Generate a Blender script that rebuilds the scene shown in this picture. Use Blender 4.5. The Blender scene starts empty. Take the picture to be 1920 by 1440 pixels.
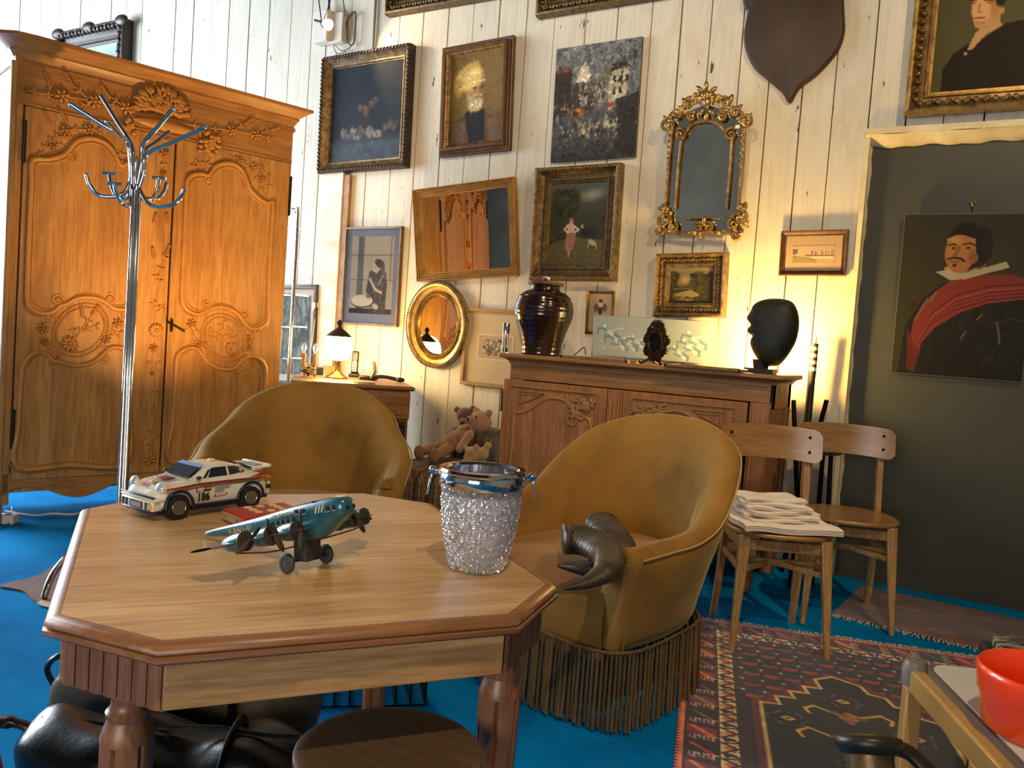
import bpy, bmesh, math, random
import numpy as np
from mathutils import Vector, Matrix, Euler
S = bpy.context.scene
COL = S.collection
PI = math.pi
rnd = random.Random(7)

# ------------------------------------------------------------------ camera
FPX = 1541.0
CH = 1.10
_p, _r, _a = math.radians(3.0), math.radians(4.1), math.radians(29.95)
cF = Vector((-math.sin(_a)*math.cos(_p), math.cos(_a)*math.cos(_p), -math.sin(_p)))
_rt = Vector((math.cos(_a), math.sin(_a), 0)); _up = _rt.cross(cF)
cR = _rt*math.cos(_r)+_up*math.sin(_r); cU = _up*math.cos(_r)-_rt*math.sin(_r)
cO = Vector((0, 0, CH))
cam = bpy.data.cameras.new('camera'); camo = bpy.data.objects.new('camera', cam); COL.objects.link(camo)
m = Matrix((cR, cU, -cF)).transposed().to_4x4(); m.translation = cO; camo.matrix_world = m
cam.sensor_width = 36; cam.lens = 36*FPX/1920; cam.clip_start = .05; cam.clip_end = 60
S.camera = camo
S.view_settings.view_transform = 'Standard'; S.view_settings.look = 'None'
S.view_settings.exposure = 0.0; S.view_settings.gamma = 1.0; S.view_settings.use_curve_mapping = False
def ray(x, y): return cF+cR*((x-960)/FPX)-cU*((y-720)/FPX)
def onz(x, y, z): d = ray(x, y); return cO+d*((z-CH)/d.z)
def ony(x, y, Y): d = ray(x, y); return cO+d*(Y/d.y)

# ------------------------------------------------------------------ world and lights
w = bpy.data.worlds.new('world'); S.world = w; w.use_nodes = True
w.node_tree.nodes['Background'].inputs[0].default_value = (.55, .75, 1, 1)
w.node_tree.nodes['Background'].inputs[1].default_value = .35
def light(kind, name, loc, energy, color, size=.1, target=None, sizey=None, spot=None, blend=.4):
    l = bpy.data.lights.new(name, kind); o = bpy.data.objects.new(name, l); COL.objects.link(o)
    o.location = loc; l.energy = energy; l.color = color
    if kind == 'AREA':
        l.size = size
        if sizey: l.shape = 'RECTANGLE'; l.size_y = sizey
    else: l.shadow_soft_size = size
    if kind == 'SPOT': l.spot_size = math.radians(spot); l.spot_blend = blend
    if target is not None: o.rotation_euler = (Vector(target)-Vector(loc)).to_track_quat('-Z', 'Y').to_euler()
    return o
YW = 4.50      # wall face
YD = 4.556     # green door panel
WARM = (1, .60, .25); HALO = (1, .71, .38); DAY = (.80, .91, 1)
# daylight through the shop window on the left
light('AREA', 'window_daylight', (-8.6, 1.5, 2.0), 760, DAY, 4.0, (-2.0, 1.2, .5), 2.8)
# daylight from the high glazing behind the armoire
light('AREA', 'high_window_daylight', (-8.9, 2.6, 3.4), 150, DAY, 2.2, (-6.5, 4.6, 2.9), 1.2)
# added warm fill behind the camera, brightens fronts such as the table apron
light('AREA', 'front_fill', (.1, -3.8, 1.5), 115, (1, .94, .86), 2.4, (-1.6, 2, .8), 1.6)
# halogen spots of the ceiling cable, plus added fills where noted
light('SPOT', 'halogen_or_fill', (.7, 2.0, 3.5), 190, HALO, .03, (-.85, 4.2, 1.4), None, 100, .8)
light('SPOT', 'halogen_or_fill', (-1.3, 1.9, 3.6), 125, HALO, .03, (-2.5, 4.5, 1.9), None, 75, .8)
light('SPOT', 'armoire_uplight', (-3.02, 2.62, .60), 125, (1, .55, .18), .03, (-3.95, 3.0, 1.75), None, 92, 1.0)
light('SPOT', 'halogen_or_fill', (-1.15, -.35, 2.6), 85, (1, .60, .26), .04, (-3.98, 3.0, 1.4), None, 40, .9)
light('SPOT', 'halogen_or_fill', (1.2, -2.2, 3.9), 60, HALO, .04, (-1.6, -5.2, 2.6), None, 110, .8)  # added fill: lights the unseen front wall that the gilt mirror reflects
light('SPOT', 'halogen_or_fill', (.2, .1, 3.4), 190, (1, .80, .56), .05, (-1.0, 1.7, .6), None, 66, .8)  # added overhead fill, put in to brighten the table

# ------------------------------------------------------------------ helpers
def lin(c):
    if isinstance(c, str):
        c = c.lstrip('#'); c = [int(c[i:i+2], 16)/255 for i in (0, 2, 4)]
    return tuple((x/12.92 if x <= .04045 else ((x+.055)/1.055)**2.4) for x in c)
def mat(name, col, rough=.6, metal=0, **k):
    m = bpy.data.materials.new(name); m.use_nodes = True
    b = m.node_tree.nodes['Principled BSDF']
    b.inputs['Base Color'].default_value = (*lin(col), 1)
    b.inputs['Roughness'].default_value = rough; b.inputs['Metallic'].default_value = metal
    for a, v in k.items(): b.inputs[a.replace('_', ' ')].default_value = v
    return m
def N(m, t, **k):
    n = m.node_tree.nodes.new(t)
    for a, v in k.items():
        if a in n.inputs.keys(): n.inputs[a].default_value = v
        else: setattr(n, a, v)
    return n
def LK(m, a, b): m.node_tree.links.new(a, b)
def ramp(m, fac, stops):
    r = N(m, 'ShaderNodeValToRGB'); e = r.color_ramp.elements
    while len(e) < len(stops): e.new(.5)
    for i, (p, c) in enumerate(stops): e[i].position = p; e[i].color = (*lin(c), 1)
    LK(m, fac, r.inputs[0]); return r.outputs[0]
def coords(m, scale=(1, 1, 1), rot=(0, 0, 0), kind='Object'):
    t = N(m, 'ShaderNodeTexCoord'); p = N(m, 'ShaderNodeMapping')
    p.inputs['Scale'].default_value = scale; p.inputs['Rotation'].default_value = rot
    LK(m, t.outputs[kind], p.inputs[0]); return p.outputs[0]
def noise(m, v, s, d=4, r=.55, dist=0):
    n = N(m, 'ShaderNodeTexNoise'); n.inputs['Scale'].default_value = s; n.inputs['Detail'].default_value = d
    n.inputs['Roughness'].default_value = r; n.inputs['Distortion'].default_value = dist
    LK(m, v, n.inputs['Vector']); return n.outputs['Fac']
def bump(m, h, strength=.3, dist=.01):
    b = N(m, 'ShaderNodeBump'); b.inputs['Strength'].default_value = strength; b.inputs['Distance'].default_value = dist
    LK(m, h, b.inputs['Height']); LK(m, b.outputs[0], m.node_tree.nodes['Principled BSDF'].inputs['Normal'])
def mixc(m, f, a, b, blend='MIX'):
    x = N(m, 'ShaderNodeMix', data_type='RGBA', blend_type=blend)
    for s, v in ((0, f), (6, a), (7, b)):
        if isinstance(v, (int, float)): x.inputs[s].default_value = v
        elif isinstance(v, (tuple, str)): x.inputs[s].default_value = (*lin(v), 1)
        else: LK(m, v, x.inputs[s])
    return x.outputs[2]
def BC(m, c): LK(m, c, m.node_tree.nodes['Principled BSDF'].inputs['Base Color'])
def wood(name, c1, c2, c3=None, axis='z', s=1.0, rough=.42, rings=.5, b=.15, coat=0.1):
    m = mat(name, c1, rough); c3 = c3 or c2
    sc = {'x': (.08, 1, 1), 'y': (1, .08, 1), 'z': (1, 1, .08)}[axis]
    v = coords(m, tuple(q*s for q in sc))
    n1 = noise(m, v, 9, 4, .6, .8); n2 = noise(m, v, 75, 3, .7)
    n3 = noise(m, coords(m, (1.3*s,)*3), 1.6, 3)
    c = ramp(m, n1, [(.3, c1), (.55, c2), (.72, c1)])
    c = mixc(m, ramp(m, n3, [(.35, '#000000'), (.7, '#b0b0b0')]), c, c3)
    c = mixc(m, .35, c, ramp(m, n2, [(.35, '#6a5a4a'), (.6, '#ffffff')]), 'MULTIPLY')
    BC(m, c); bump(m, n2, b, .002)
    m.node_tree.nodes['Principled BSDF'].inputs['Coat Weight'].default_value = coat
    m.node_tree.nodes['Principled BSDF'].inputs['Coat Roughness'].default_value = .3
    return m
def mottled(name, c1, c2, s=6, rough=.6, b=.1, metal=0, sc=(1, 1, 1), bs=None, **k):
    m = mat(name, c1, rough, metal, **k); v = coords(m, sc)
    n = noise(m, v, s, 5, .65); BC(m, ramp(m, n, [(.35, c1), (.68, c2)]))
    bump(m, noise(m, v, bs or s*4, 4, .7), b, .004); return m
def emis(name, col, st):
    m = mat(name, '#000000', .5); p = m.node_tree.nodes['Principled BSDF']
    p.inputs['Emission Color'].default_value = (*lin(col), 1); p.inputs['Emission Strength'].default_value = st; return m

def tag(o, label=None, cat=None, group=None, kind=None):
    if label: o['label'] = label
    if cat: o['category'] = cat
    if group: o['group'] = group
    if kind: o['kind'] = kind
    return o
def fmat(loc=(0, 0, 0), rz=0, extra=None):
    m = Matrix.Translation(Vector(loc)) @ Matrix.Rotation(rz, 4, 'Z')
    return m @ extra if extra is not None else m
def thing(name, label, cat, mtx=None, group=None):
    o = bpy.data.objects.new(name, None); COL.objects.link(o); o.empty_display_size = .05
    if mtx is not None: o.matrix_world = mtx
    return tag(o, label, cat, group)
def kids(o): return [c for c in bpy.data.objects if c.parent == o]
def copy_tree(o, parent=None):
    c = o.copy(); COL.objects.link(c)
    if parent: c.parent = parent; c.matrix_local = o.matrix_local
    for ch in kids(o): copy_tree(ch, c)
    return c
def crom(pts, n=8, closed=False):
    P = [Vector(p) for p in pts]; out = []; L = len(P)
    rng = L if closed else L-1
    for i in range(rng):
        if closed: a, b, c, d = P[(i-1) % L], P[i], P[(i+1) % L], P[(i+2) % L]
        else: a, b, c, d = P[max(i-1, 0)], P[i], P[i+1], P[min(i+2, L-1)]
        for k in range(n):
            t = k/n
            out.append(.5*((2*b)+(c-a)*t+(2*a-5*b+4*c-d)*t*t+(3*b-a-3*c+d)*t**3))
    if not closed: out.append(P[-1])
    return out
class M:
    def __init__(s): s.v = []; s.f = []
    def add(s, v, f, T=None):
        b = len(s.v)
        s.v += [tuple(T @ Vector(p)) for p in v] if T is not None else [tuple(p) for p in v]
        s.f += [tuple(i+b for i in q) for q in f]; return s
    def box(s, c, d, T=None, rz=0, taper=1.0):
        hx, hy, hz = d[0]/2, d[1]/2, d[2]/2
        v = [(x*(taper if z > 0 else 1)*hx, y*(taper if z > 0 else 1)*hy, z*hz) for z in (-1, 1) for x, y in ((-1, -1), (1, -1), (1, 1), (-1, 1))]
        R = Matrix.Translation(Vector(c)) @ Matrix.Rotation(rz, 4, 'Z')
        if T is not None: R = T @ R
        return s.add(v, [(0, 3, 2, 1), (4, 5, 6, 7), (0, 1, 5, 4), (1, 2, 6, 5), (2, 3, 7, 6), (3, 0, 4, 7)], R)
    def bb(s, x0, x1, y0, y1, z0, z1, T=None): return s.box(((x0+x1)/2, (y0+y1)/2, (z0+z1)/2), (abs(x1-x0), abs(y1-y0), abs(z1-z0)), T)
    def beam(s, a, b, w, h, up=(0, 0, 1), w2=None, h2=None):
        a = Vector(a); b = Vector(b); d = (b-a).normalized(); x = d.cross(Vector(up))
        if x.length < 1e-4: x = d.cross(Vector((0, 1, 0)))
        x.normalize(); y = x.cross(d); w2 = w2 or w; h2 = h2 or h
        v = []
        for p, ww, hh in ((a, w, h), (b, w2, h2)):
            for i, j in ((-1, -1), (1, -1), (1, 1), (-1, 1)): v.append(p+x*i*ww/2+y*j*hh/2)
        return s.add(v, [(0, 3, 2, 1), (4, 5, 6, 7), (0, 1, 5, 4), (1, 2, 6, 5), (2, 3, 7, 6), (3, 0, 4, 7)])
    def tube(s, pts, r, n=8, closed=False, caps=True, T=None, flat=1.0, up=None):
        P = [Vector(p) for p in pts]; L = len(P)
        if L < 2: return s
        R = r if isinstance(r, (list, tuple)) else [r]*L
        tang = []
        for i in range(L):
            if closed: t = P[(i+1) % L]-P[(i-1) % L]
            else: t = P[min(i+1, L-1)]-P[max(i-1, 0)]
            tang.append(t.normalized() if t.length > 1e-9 else Vector((0, 0, 1)))
        x = Vector(up) if up is not None else (Vector((0, 0, 1)) if abs(tang[0].z) < .9 else Vector((1, 0, 0)))
        v = []; 
        for i in range(L):
            if up is not None: x = Vector(up)
            x = (x-tang[i]*x.dot(tang[i]));
            if x.length < 1e-6: x = tang[i].orthogonal()
            x.normalize(); y = tang[i].cross(x)
            for k in range(n):
                a = 2*PI*k/n; v.append(P[i]+(x*math.cos(a)*flat+y*math.sin(a))*R[i])
        f = []
        for i in range(L if closed else L-1):
            j = (i+1) % L
            for k in range(n): f.append((i*n+k, i*n+(k+1) % n, j*n+(k+1) % n, j*n+k))
        if caps and not closed: f.append(tuple(range(n-1, -1, -1))); f.append(tuple((L-1)*n+k for k in range(n)))
        return s.add(v, f, T)
    def cyl(s, a, b, r, r2=None, n=16, T=None): return s.tube([a, b], [r, r if r2 is None else r2], n, T=T)
    def lathe(s, prof, n=32, T=None, c=(0, 0, 0), fl=None, caps=True):
        v = []; f = []; L = len(prof)
        for r, z in prof:
            for k in range(n):
                a = 2*PI*k/n; q = r*(fl(a, z) if fl else 1); v.append((c[0]+q*math.cos(a), c[1]+q*math.sin(a), c[2]+z))
        for i in range(L-1):
            for k in range(n): f.append((i*n+k, i*n+(k+1) % n, (i+1)*n+(k+1) % n, (i+1)*n+k))
        if caps and prof[0][0] > 1e-6: f.append(tuple(range(n-1, -1, -1)))
        if caps and prof[-1][0] > 1e-6: f.append(tuple((L-1)*n+k for k in range(n)))
        return s.add(v, f, T)
    def ell(s, c, r, n=10, m=6, T=None):
        if isinstance(r, (int, float)): r = (r, r, r)
        pr = [(math.sin(PI*i/m), -math.cos(PI*i/m)) for i in range(m+1)]
        v = [(0, 0, -1)]; f = []
        for i in range(1, m):
            for k in range(n): a = 2*PI*k/n; v.append((pr[i][0]*math.cos(a), pr[i][0]*math.sin(a), pr[i][1]))
        v.append((0, 0, 1)); e = len(v)-1
        for k in range(n):
            f.append((0, 1+(k+1) % n, 1+k)); f.append((e, e-n+k, e-n+(k+1) % n))
        for i in range(m-2):
            for k in range(n): a = 1+i*n; f.append((a+k, a+(k+1) % n, a+n+(k+1) % n, a+n+k))
        v = [(c[0]+p[0]*r[0], c[1]+p[1]*r[1], c[2]+p[2]*r[2]) for p in v] if T is None else [T @ Vector((p[0]*r[0], p[1]*r[1], p[2]*r[2])) for p in v]
        return s.add(v, f)
    def prism(s, pts, y0, y1, T=None):        # outline in local x,z; thickness along y
        n = len(pts); v = [(p[0], y0, p[1]) for p in pts]+[(p[0], y1, p[1]) for p in pts]
        f = [tuple(range(n)), tuple(range(2*n-1, n-1, -1))]+[(i, i+n, (i+1) % n+n, (i+1) % n) for i in range(n)]
        return s.add(v, f, T)
    def prismz(s, pts, z0, z1, T=None):
        n = len(pts); v = [(p[0], p[1], z0) for p in pts]+[(p[0], p[1], z1) for p in pts]
        f = [tuple(range(n-1, -1, -1)), tuple(range(n, 2*n))]+[(i, (i+1) % n, (i+1) % n+n, i+n) for i in range(n)]
        return s.add(v, f, T)
    def grid(s, fn, nu, nv, cu=False, cv=False, T=None):
        U = nu if cu else nu+1; V = nv if cv else nv+1
        v = [fn(i/nu, j/nv) for i in range(U) for j in range(V)]; f = []
        for i in range(nu):
            for j in range(nv): f.append((i*V+j, ((i+1) % U)*V+j, ((i+1) % U)*V+(j+1) % V, i*V+(j+1) % V))
        return s.add(v, f, T)
    def clusters(s, scale=1.0):
        n = len(s.v); par = list(range(n))
        def find(i):
            while par[i] != i: par[i] = par[par[i]]; i = par[i]
            return i
        for q in s.f:
            a = find(q[0])
            for j in q[1:]:
                b = find(j)
                if a != b: par[b] = a
        root = np.array([find(i) for i in range(n)]); r, isl = np.unique(root, return_inverse=True); k = len(r)
        if k < 2 or k > 700: return None
        P = np.array([tuple(p) for p in s.v])*scale; lo = np.full((k, 3), 1e9); hi = -lo
        np.minimum.at(lo, isl, P); np.maximum.at(hi, isl, P); size = (hi-lo).max(1)
        gap = np.maximum(0, np.maximum(lo[:, None]-hi[None], lo[None]-hi[:, None]))
        near = np.sqrt((gap**2).sum(2)) <= np.maximum(.019, .47*np.maximum(size[:, None], size[None]))
        lab = np.arange(k)
        while True:
            nl = np.array([lab[near[i]].min() for i in range(k)])
            if (nl == lab).all(): break
            lab = nl
        u, cl = np.unique(lab, return_inverse=True)
        return None if len(u) < 2 or len(u) > 16 else cl[isl]
    def build(s, name, material, parent=None, **kw):
        cl = s.clusters() if parent is not None and kw.get('kind') is None else None
        if cl is None: return s.build1(name, material, parent, **kw)
        first = None
        for c in range(cl.max()+1):
            idx = np.nonzero(cl == c)[0]; mp = {int(i): j for j, i in enumerate(idx)}
            q = M(); q.v = [s.v[i] for i in idx]; q.f = [tuple(mp[i] for i in f) for f in s.f if f[0] in mp]
            o = q.build1(name, material, parent, **kw); first = first or o
        return first
    def build1(s, name, material, parent=None, smooth=35, bevel=0, sub=0, seg=2, solid=0, label=None, cat=None, group=None, kind=None, mtx=None, recalc=True):
        me = bpy.data.meshes.new(name); me.from_pydata(s.v, [], s.f)
        if recalc:
            bm = bmesh.new(); bm.from_mesh(me); bmesh.ops.recalc_face_normals(bm, faces=bm.faces); bm.to_mesh(me); bm.free()
        me.materials.append(material)
        if smooth:
            me.polygons.foreach_set('use_smooth', [True]*len(me.polygons))
            if not sub: me.set_sharp_from_angle(angle=math.radians(smooth))
        o = bpy.data.objects.new(name, me); COL.objects.link(o)
        if parent: o.parent = parent
        if mtx is not None: o.matrix_world = mtx
        if solid: q = o.modifiers.new('s', 'SOLIDIFY'); q.thickness = solid; q.offset = 0
        if bevel:
            q = o.modifiers.new('b', 'BEVEL'); q.width = bevel; q.segments = seg; q.limit_method = 'ANGLE'; q.angle_limit = math.radians(40); q.harden_normals = False
        if sub: q = o.modifiers.new('u', 'SUBSURF'); q.levels = sub; q.render_levels = sub
        return tag(o, label, cat, group, kind)
def text_mesh(txt, size, material, parent, name, T, extr=.0004, shear=0, sx=1.0, bold=0):
    cu = bpy.data.curves.new('t', 'FONT'); cu.body = txt; cu.size = size; cu.extrude = extr; cu.align_x = 'CENTER'; cu.align_y = 'CENTER'; cu.shear = shear; cu.offset = bold
    o = bpy.data.objects.new('t', cu); COL.objects.link(o)
    bpy.context.view_layer.update()
    me = bpy.data.meshes.new_from_object(o.evaluated_get(bpy.context.evaluated_depsgraph_get()))
    bpy.data.objects.remove(o); me.transform(T @ Matrix.Diagonal((sx, 1, 1, 1))); me.materials.clear(); me.materials.append(material)
    q = bpy.data.objects.new(name, me); COL.objects.link(q); q.parent = parent
    return q

# ---- painted pictures: a fine mesh whose points carry the paint colours
class Art:
    def __init__(s, w, h, bg, seed=1):
        s.w, s.h = w, h; s.X, s.Y = np.meshgrid(np.linspace(0, 1, w), np.linspace(0, 1, h)); s.rs = np.random.RandomState(seed)
        s.a = np.ones((h, w, 3))*np.array(s.c(bg))
    def c(s, c):
        if isinstance(c, str): c = c.lstrip('#'); return np.array([int(c[i:i+2], 16)/255 for i in (0, 2, 4)])
        return np.array(c)
    def mix(s, k, c):
        k = np.clip(k, 0, 1)[..., None]; s.a = s.a*(1-k)+s.c(c)*k; return s
    def n(s, fx, fy, oct=3):
        o = np.zeros((s.h, s.w)); amp = 1; tot = 0
        for i in range(oct):
            gx, gy = max(2, int(fx*2**i)), max(2, int(fy*2**i)); g = s.rs.rand(gy+1, gx+1)
            x = s.X*gx*.9999; y = s.Y*gy*.9999; xi = x.astype(int); yi = y.astype(int); fx_, fy_ = x-xi, y-yi
            fx_ = fx_*fx_*(3-2*fx_); fy_ = fy_*fy_*(3-2*fy_)
            o += amp*((g[yi, xi]*(1-fx_)+g[yi, xi+1]*fx_)*(1-fy_)+(g[yi+1, xi]*(1-fx_)+g[yi+1, xi+1]*fx_)*fy_); tot += amp; amp *= .55
        return o/tot
    def ell(s, cx, cy, rx, ry, c, soft=.15, ang=0, al=1):
        t = math.radians(ang); ry = ry*s.h/s.w; R = max(rx, ry); ky = s.h/s.w
        i0 = max(0, int((cy-R/ky)*(s.h-1))-1); i1 = min(s.h, int((cy+R/ky)*(s.h-1))+3); j0 = max(0, int((cx-R)*(s.w-1))-1); j1 = min(s.w, int((cx+R)*(s.w-1))+3)
        if i1 <= i0 or j1 <= j0: return s
        W = (slice(i0, i1), slice(j0, j1)); dx = s.X[W]-cx; dy = (s.Y[W]-cy)*ky
        a = dx*math.cos(t)+dy*math.sin(t); b = -dx*math.sin(t)+dy*math.cos(t)
        d = np.sqrt((a/rx)**2+(b/ry)**2); k = (np.clip((1-d)/max(soft, .02), 0, 1)*al)[..., None]; s.a[W] = s.a[W]*(1-k)+s.c(c)*k; return s
    def paint(s, n=900, r=.03, j=.22, al=.75, ar=.4, blur=0):
        for i in range(n):
            x, y = s.rs.rand(), s.rs.rand(); c = s.a[min(s.h-1, int(y*s.h)), min(s.w-1, int(x*s.w))]*(1+s.rs.uniform(-j, j)); rr = r*s.rs.uniform(.4, 1)
            s.ell(x+s.rs.uniform(-.3, .3)*rr, y+s.rs.uniform(-.3, .3)*rr, rr, rr*ar*s.w/s.h*1.2, np.clip(c, 0, 1), .6, s.rs.uniform(-60, 60)+(90 if s.rs.rand() < .4 else 0), al)
        return s
    def poly(s, pts, c, al=1):
        ins = np.zeros(s.X.shape, bool); n = len(pts)
        for i in range(n):
            x1, y1 = pts[i]; x2, y2 = pts[(i+1) % n]
            if y1 == y2: continue
            cr = ((s.Y < y1) != (s.Y < y2)) & (s.X < (x2-x1)*(s.Y-y1)/(y2-y1)+x1); ins ^= cr
        return s.mix(ins*al, c)
    def line(s, pts, w, c, al=1):
        for (x1, y1), (x2, y2) in zip(pts[:-1], pts[1:]):
            k = s.h/s.w; dx, dy = x2-x1, (y2-y1)*k; L = dx*dx+dy*dy+1e-9
            t = np.clip(((s.X-x1)*dx+(s.Y-y1)*k*dy)/L, 0, 1)
            d = np.hypot(s.X-x1-t*dx, (s.Y-y1)*k-t*dy); s.mix(np.clip((w-d)/(w*.5), 0, 1)*al, c)
        return s
    def dabs(s, n, x0, x1, y0, y1, r, cols, al=.8, ar=2.0):
        for i in range(n):
            s.ell(s.rs.uniform(x0, x1), s.rs.uniform(y0, y1), r*s.rs.uniform(.4, 1.3), r*s.rs.uniform(.4, 1.3)*ar*s.w/s.h, cols[s.rs.randint(len(cols))], .5, s.rs.uniform(-25, 25), al)
        return s
    def var(s, amt, fx=12, fy=12, oct=4):
        s.a = np.clip(s.a*(1+amt*(s.n(fx, fy, oct)[..., None]-.5)*2), 0, 1); return s
    def obj(s, name, W, H, material, parent, y=0, T=None, relief=0, dmap=None, kind=None):
        u = np.linspace(-W/2, W/2, s.w); vv = np.linspace(H/2, -H/2, s.h); U, V = np.meshgrid(u, vv)
        co = np.zeros((s.h*s.w, 3)); co[:, 0] = U.ravel(); co[:, 2] = V.ravel(); co[:, 1] = y
        if relief: co[:, 1] -= relief*s.a.mean(2).ravel()
        if T is not None: A = np.array(T); co = co @ A[:3, :3].T+A[:3, 3]
        me = bpy.data.meshes.new(name); i = np.arange(s.h*s.w).reshape(s.h, s.w)
        f = np.stack([i[:-1, :-1], i[1:, :-1], i[1:, 1:], i[:-1, 1:]], -1).reshape(-1, 4)
        nf = len(f); me.vertices.add(len(co)); me.vertices.foreach_set('co', co.ravel())
        me.loops.add(nf*4); me.loops.foreach_set('vertex_index', f.ravel().astype(np.int32))
        me.polygons.add(nf); me.polygons.foreach_set('loop_start', np.arange(0, nf*4, 4, dtype=np.int32)); me.polygons.foreach_set('loop_total', np.full(nf, 4, dtype=np.int32))
        me.update(calc_edges=True); me.validate()
        at = me.color_attributes.new('paint', 'FLOAT_COLOR', 'POINT')
        a = np.clip(s.a, 0, 1).reshape(-1, 3); l = np.where(a <= .04045, a/12.92, ((a+.055)/1.055)**2.4)
        at.data.foreach_set('color', np.concatenate([l, np.ones((len(l), 1))], 1).astype(np.float32).ravel())
        me.materials.append(material); o = bpy.data.objects.new(name, me); COL.objects.link(o)
        if parent: o.parent = parent
        return o
def paintmat(name, rough=.45, b=.15, coat=.25, bs=60, sheen=0):
    m = mat(name, '#808080', rough); a = N(m, 'ShaderNodeAttribute', attribute_name='paint'); BC(m, a.outputs['Color'])
    bump(m, noise(m, coords(m), bs, 4, .7), b, .003); p = m.node_tree.nodes['Principled BSDF']
    p.inputs['Coat Weight'].default_value = coat; p.inputs['Coat Roughness'].default_value = .25
    p.inputs['Sheen Weight'].default_value = sheen
    return m
MOIL = paintmat('oil_paint', .7, .2, .02); MOIL.node_tree.nodes['Principled BSDF'].inputs['Specular IOR Level'].default_value = .2; MPRINT = paintmat('print_paper', .8, .02, 0); MPGLASS = paintmat('print_behind_glass', .5, 0, 1)
MPGLASS.node_tree.nodes['Principled BSDF'].inputs['Coat Roughness'].default_value = .02
MRUG = paintmat('woven_wool', .95, .5, 0, 400, .3)

# ------------------------------------------------------------------ materials
GOLD = mottled('gilt', '#54402a', '#9a7c4e', 25, .42, .25, .55)
GOLD2 = mottled('old_gilt', '#3e3220', '#7a643e', 30, .5, .3, .45)
GOLDB = mottled('bright_gilt', '#7d6238', '#c29e60', 18, .32, .15, .8)
DKFR = mottled('dark_frame', '#1c120b', '#3a2615', 30, .45, .2)
BRFR = mottled('brown_frame', '#3b2412', '#5f3c1e', 20, .4, .15)
OAK = wood('honey_oak', '#c08a46', '#a06c30', '#cc9a58', 'z', 1.0, .42)
OAKX = wood('honey_oak_rail', '#b8803c', '#9a662c', '#c69050', 'x', 1.0, .42)
OAKC = mottled('carved_oak', '#a87230', '#b8823c', 14, .45, .15)
OAKD = mat('carved_shadow_groove', '#4b2610', .6)
PINE = wood('pine_stripped', '#b07a48', '#8c5a32', '#bc8a58', 'z', 1.1, .5, b=.25)
PINEX = wood('pine_rail', '#a87c4c', '#8a6036', '#b08656', 'x', 1.1, .5, b=.25)
PINEC = mottled('pine_carving', '#906640', '#a67a4c', 16, .55, .2)
TABLE = wood('walnut_top', '#d6a970', '#b48650', '#dcb47c', 'x', 1.3, .36, b=.05, coat=.25)
TABLEE = wood('table_edge', '#9c6a42', '#80502e', '#a87448', 'x', 1.3, .42, coat=.1)
TABLEL = wood('table_leg', '#966440', '#7a4a2a', '#a07048', 'z', 2.0, .4, coat=.2)
TABLEA = wood('table_apron', '#cc9c64', '#a07444', '#d4a870', 'x', 1.5, .45)
CHROME = mat('chrome', '#d8dade', .08, 1)
BLACKM = mat('black_metal', '#0c0c0d', .4, .6)
BLACKP = mat('black_plastic', '#0d0d0e', .35)
WHITEP = mat('white_plastic', '#d8d2c2', .4)
MIRROR = mat('mirror_glass', '#c9c4b8', .015, 1)
GLASS = mat('clear_glass', '#ffffff', .03, 0, IOR=1.45, Transmission_Weight=1.0)
BRASS = mat('brass', '#a9803a', .3, 1)
LEATHER = mottled('black_leather', '#090909', '#15140f', 8, .33, .25, bs=60)
BRLEATHER = mottled('brown_leather', '#4a3f2e', '#6e5f46', 5, .4, .2, bs=50)
# ------------------------------------------------------------------ the room
def plank_mat():
    m = mat('painted_planks', '#d8d2c4', .6)
    v = coords(m, (1, 1, .06)); g = noise(m, v, 40, 5, .7, .4)
    v2 = coords(m, (1, 1, .5)); st = noise(m, v2, 7, 5, .65)
    v3 = coords(m, (3, 3, .9)); kn = noise(m, v3, 9, 3, .55)
    c = ramp(m, g, [(.25, '#beb59f'), (.5, '#cbc3b0'), (.8, '#d0cab9')])
    c = mixc(m, ramp(m, st, [(.50, '#000000'), (.75, '#a0a0a0')]), c, '#a08c66')
    c = mixc(m, ramp(m, kn, [(.70, '#000000'), (.73, '#ffffff')]), c, '#4a3a22')
    # thick cracked limewash on the lower wall
    sx = N(m, 'ShaderNodeSeparateXYZ'); tc = N(m, 'ShaderNodeTexCoord'); LK(m, tc.outputs['Object'], sx.inputs[0])
    mr = N(m, 'ShaderNodeMapRange'); mr.inputs[1].default_value = 1.75; mr.inputs[2].default_value = 1.45; LK(m, sx.outputs['Z'], mr.inputs[0])
    cr = noise(m, coords(m, (1.6, 1, .7)), 14, 6, .72, 1.2)
    crk = ramp(m, cr, [(.60, '#000000'), (.66, '#ffffff')])
    f = N(m, 'ShaderNodeMath', operation='MULTIPLY'); LK(m, mr.outputs[0], f.inputs[0]); LK(m, crk, f.inputs[1])
    f2 = N(m, 'ShaderNodeMath', operation='MULTIPLY'); LK(m, f.outputs[0], f2.inputs[0]); f2.inputs[1].default_value = .35
    c = mixc(m, f2.outputs[0], c, '#a5854c')
    BC(m, c)
    h = N(m, 'ShaderNodeMath', operation='MULTIPLY_ADD'); LK(m, mr.outputs[0], h.inputs[0]); LK(m, cr, h.inputs[1]); LK(m, g, h.inputs[2])
    bump(m, h.outputs[0], .45, .006); return m
PLANK = plank_mat()
xs = []
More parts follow.
